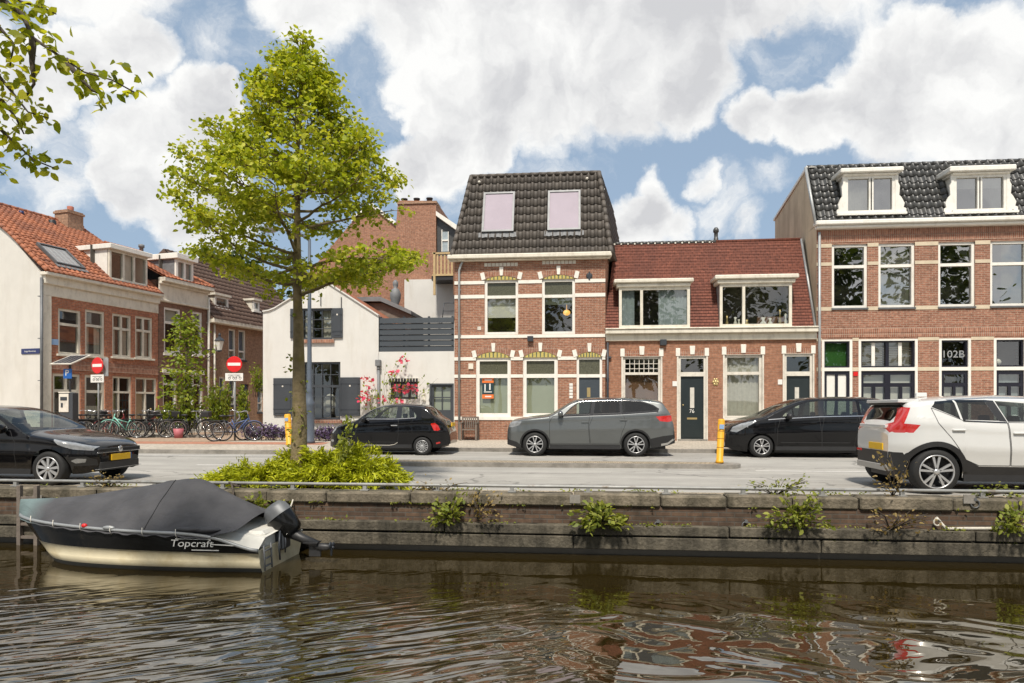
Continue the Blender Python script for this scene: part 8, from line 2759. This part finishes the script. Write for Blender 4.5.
def no_entry(px, py, r, v, label, ang, back=False):
    u = U(px, v); z = Z(px, py, v)
    t = thing('no_entry_sign', label, 'road sign', (u, v, ZP))
    s = T_(px, v) / F
    R_ = r * s
    M4 = Matrix.Translation((u, v, z)) @ Matrix.Rotation(ang, 4, 'Z')
    MB().tube([(u, v, ZP), (u, v, z + R_ * .6)], .035, 10).build('post', M_['post_grey'], t)
    mb = MB().lathe([(0, -.06), (R_ * .97, -.06), (R_, -.05), (R_, -.045), (0, -.045)][::1], (0, 0, 0), axis='Y', n=32, smooth=False)
    d = mb.xform(M4).build('disc', M_['sign_red'], t)
    MB().box(-R_ * .80, R_ * .80, -.066, -.0605, -R_ * .18, R_ * .18).xform(M4).build('bar', M_['sign_white'], d)
    zb = R_ * 1.12
    p = MB().box(-R_ * 1.12, R_ * 1.12, -.06, -.045, -zb - R_ * .95, -zb).xform(M4).build('sub_plate', M_['sign_white'], t)
    # small bicycle and moped symbols
    mb = MB()
    for cx, k in ((-R_ * .35, 1), (R_ * .45, 1)):
        zz = -zb - R_ * .6
        for dx in (-.07, .09): mb.tube([(cx + dx * 1.0 + .045 * math.cos(a), -.0625, zz + .045 * math.sin(a)) for a in [2 * PI * q / 10 for q in range(11)]], .007, 4)
        mb.tube([(cx - .07, -.0625, zz), (cx - .02, -.0625, zz + .08), (cx + .06, -.0625, zz + .07), (cx + .09, -.0625, zz)], .007, 4)
    mb.box(-R_ * .8, R_ * .8, -.0635, -.0605, -zb - R_ * .25, -zb - R_ * .2)
    mb.xform(M4).build('symbols', M_['black_plastic'], p)
    if back:
        MB().box(R_ * .55, R_ * 1.25, .04, .055, -R_ * 1.3, R_ * .9).xform(Matrix.Translation((u, v, z)) @ Matrix.Rotation(ang * .3, 4, 'Z')).build('rear_sign', M_['zinc'], t)


no_entry(98.5, 365.5, 8.2, 25.6, 'red no entry sign turned partly away beside the parking meter', R(-16), True)
no_entry(234.8, 364.3, 8.0, 24.3, 'red no entry sign facing the road above two bicycles', R(4))


def parking_meter():
    v = 23.4; px = 67; u = U(px, v)
    t = thing('parking_meter', 'grey parking meter with tilted solar panel and blue P sign', 'parking meter', (u, v, ZP))
    s = T_(px, v) / F
    A = lambda x, y: (U(x, v), Z(x, y, v))
    x0, z1 = A(62.2, 393); x1, z0 = A(75.4, 437)
    MB().box(x0, x1, v - .14, v + .16, ZP, z1).bevel(.012).build('cabinet', M_['slate_paint'], t)
    MB().box(x0 + .0, x0 + (x1 - x0) * .72, v - .165, v - .141, Z(px, 412, v), z1 - .03).build('front_panel', M_['old_white'], t)
    xa, xb = x0 + .06, x0 + (x1 - x0) * .62
    MB().box(xa, xb, v - .172, v - .166, Z(px, 400.5, v), Z(px, 397, v)).box(xa + .02, xa + .1, v - .172, v - .166, Z(px, 407.5, v), Z(px, 403, v)).build('screen', M_['dark_metal'], t)
    MB().box(x0 - .02, x1 - .1, v - .17, v + .1, z1, z1 + .04).build('lid', M_['old_white'], t)
    xp = U(70, v)
    MB().tube([(xp, v, z1), (xp, v, Z(70, 364, v))], .045, 10).build('pole', M_['dark_metal'], t)
    (a, zt), (b, zb) = A(65.2, 369), A(73.5, 378.6)
    p = MB().box(a, b, v - .09, v - .07, zb, zt).build('parking_sign', M_['sign_blue'], t)
    text('lettering', 'P', M_['sign_white'], p, ((a + b) / 2 - .02, v - .094, (zt + zb) / 2 + .02), .30)
    q = [A(55.5, 364.5), A(76.5, 364.3), A(84.5, 354.0), A(64.5, 354.2)]
    mb = MB()
    P3 = [Vector((q[0][0], v - .3, q[0][1])), Vector((q[1][0], v - .3, q[1][1])), Vector((q[2][0], v + .35, q[2][1])), Vector((q[3][0], v + .35, q[3][1]))]
    n = (P3[1] - P3[0]).cross(P3[3] - P3[0]).normalized()
    mb.quad(*P3).quad(*[p_ - n * .04 for p_ in P3][::-1])
    for k in range(4): mb.quad(P3[k] - n * .04, P3[(k + 1) % 4] - n * .04, P3[(k + 1) % 4], P3[k])
    sp = mb.build('solar_panel', M_['old_white'], t)
    mb = MB()
    L2 = lambda a_, b_: P3[0].lerp(P3[1], a_).lerp(P3[3].lerp(P3[2], a_), b_) + n * .006
    for k in range(4):
        mb.quad(L2(.06 + .225 * k, .07), L2(.06 + .225 * k + .20, .07), L2(.06 + .225 * k + .20, .93), L2(.06 + .225 * k, .93))
    mb.build('solar_cells', mat('cells', (.035, .033, .04), .25, .1, 8), sp)


parking_meter()


def bench():
    v = VF - .42
    x0, x1 = U(461.5, v), U(477, v)
    t = thing('garden_chair', 'weathered wooden garden chair against the mansard house', 'chair', ((x0 + x1) / 2, v, ZP))
    m = M_['grey_wood']
    mb = MB()
    for k in range(5): mb.box(x0 + .05, x1 - .05, v - .26 + k * .1, v - .18 + k * .1, .50, .53)
    mb.build('seat', m, t)
    mb = MB()
    for k in range(6): mb.box(x0 + .08 + k * (x1 - x0 - .2) / 5, x0 + .12 + k * (x1 - x0 - .2) / 5, v + .26, v + .285, .55, .93)
    mb.box(x0 + .02, x1 - .02, v + .255, v + .295, .93, 1.0).build('backrest', m, t)
    for xx in (x0, x1):
        for yy, h in ((v - .27, .74), (v + .27, 1.0)): MB().box(xx - .03, xx + .03, yy - .03, yy + .03, ZP, h).build('leg', m, t)
        MB().box(xx - .04, xx + .04, v - .32, v + .3, .745, .775).build('armrest', m, t)


bench()


# ------------------------------------------------------------------ bicycles
def bicycle(px, v, rz, mm, label, lean=0.06, basket=False, group='bicycles parked by the row of houses', crate=None):
    t = thing('bicycle', label, 'bicycle', (0, 0, 0), group)
    for wx in (-.54, .54):
        w = MB().tube([(wx + .345 * math.cos(a), 0, .36 + .345 * math.sin(a)) for a in [2 * PI * k / 26 for k in range(27)]], .024, 6, cap=False).build('wheel', M_['tyre'], t)
        mb = MB()
        for k in range(9):
            a = PI * k / 9; mb.tube([(wx - .33 * math.cos(a), 0, .36 - .33 * math.sin(a)), (wx + .33 * math.cos(a), 0, .36 + .33 * math.sin(a))], .003, 3)
        mb.tube([(wx + .318 * math.cos(a), 0, .36 + .318 * math.sin(a)) for a in [2 * PI * k / 22 for k in range(23)]], .012, 5, cap=False).build('rim', M_['chrome'], w)
        MB().tube([(wx + .385 * math.cos(a), 0, .36 + .385 * math.sin(a)) for a in [PI * (.05 + .75 * k / 10) if wx < 0 else PI * (.25 + .7 * k / 10) for k in range(11)]], .016, 5).build('mudguard', mm, t)
    mb = MB()
    bb, st, hd, ra, fa = (-.06, 0, .33), (-.22, 0, .80), (.36, 0, .86), (-.54, 0, .36), (.54, 0, .36)
    mb.tube([bb, st], .019, 7).tube([bb, hd], .021, 7).tube([(-.17, 0, .62), (.37, 0, .80)], .017, 7).tube([ra, bb], .014, 6).tube([ra, (-.2, 0, .74)], .012, 6).tube([(.33, 0, .98), hd, (.40, 0, .74), fa], .017, 7)
    mb.build('frame', mm, t)
    MB().tube([(.33, 0, .98), (.31, 0, 1.08)], .014, 6).tube([(.10, -.29, 1.08), (.22, -.27, 1.11), (.32, -.1, 1.08), (.32, .1, 1.08), (.22, .27, 1.11), (.10, .29, 1.08)], .013, 6).build('handlebar', M_['chrome'], t)
    MB().ell((-.27, 0, .93), (.14, .09, .04), 10, 6).tube([st, (-.25, 0, .92)], .013, 6).build('saddle', M_['black_plastic'], t)
    MB().box(-.86, -.36, -.06, .06, .745, .76).tube([(-.54, .05, .36), (-.62, .05, .74)], .007, 5).build('carrier', M_['black_plastic'], t)
    MB().lathe([(.09, -.01), (.09, .01)], (-.06, .03, .33), axis='Y', n=14).tube([(-.06, .03, .33), (-.02, .12, .19)], .012, 5).tube([(-.06, -.03, .33), (-.10, -.12, .47)], .012, 5).build('crank', M_['dark_metal'], t)
    if crate: MB().box(.42, .74, -.17, .17, .86, 1.08).bevel(.02).build('front_crate', M_[crate], t)
    t.location = (U(px, v), v, ZP); t.rotation_euler = (lean, 0, rz)


mat('bike_black', (.012, .012, .013), .4, .1, 4)
mat('bike_mint', (.22, .52, .42), .4, .06, 4)
mat('bike_blue', (.06, .10, .24), .4, .06, 4)
mat('bike_grey', (.22, .22, .22), .4, .06, 4)
mat('bike_red', (.22, .03, .03), .4, .06, 4)
bicycle(86, 26.0, R(62), M_['bike_black'], 'black bicycle with a crate nearest the parking meter', .08, crate='black_plastic')
bicycle(93, 26.3, R(68), M_['bike_grey'], 'grey bicycle second from the parking meter', -.05)
bicycle(101, 26.1, R(55), M_['bike_black'], 'black bicycle under the first no entry sign', .07)
bicycle(109, 26.4, R(40), M_['bike_black'], 'black bicycle touching the front wheel of the mint one', .05)
bicycle(116, 26.2, R(66), M_['bike_red'], 'dark red bicycle just left of the mint one', -.06)
bicycle(124, 25.8, R(208), M_['bike_mint'], 'mint green bicycle with white wheels', .09)
bicycle(139, 26.5, R(38), M_['bike_black'], 'black bicycle directly right of the mint one', .06, crate='black_plastic')
bicycle(152, 26.0, R(22), M_['bike_black'], 'black bicycle leaning in front of the house door', .08)
bicycle(167, 26.7, R(14), M_['bike_grey'], 'grey bicycle half hidden behind the feathery bush', .05)
bicycle(192, 26.2, R(10), M_['bike_black'], 'black bicycle nearest the wall lantern', .07, crate='black_plastic')
bicycle(202, 26.8, R(150), M_['bike_grey'], 'grey bicycle at the far end of the plant bed', -.05)
bicycle(82, 26.6, R(80), M_['bike_black'], 'black bicycle tucked behind the parking meter cabinet', .05)
bicycle(97, 26.9, R(25), M_['bike_black'], 'black bicycle at the back of the rack under the first no entry sign', .05)
bicycle(146, 26.9, R(60), M_['bike_red'], 'dark red bicycle at the back, right of the mint one', .05)
bicycle(160, 26.3, R(35), M_['bike_black'], 'black bicycle left of the pink flower pot', .07, crate='black_plastic')
bicycle(229, 24.0, R(52), M_['bike_grey'], 'grey bicycle with upright bars left of the sign post', .10, group='bicycles by the sign post')
bicycle(238.5, 24.1, R(20), M_['bike_blue'], 'blue bicycle right of the sign post', .06, group='bicycles by the sign post')
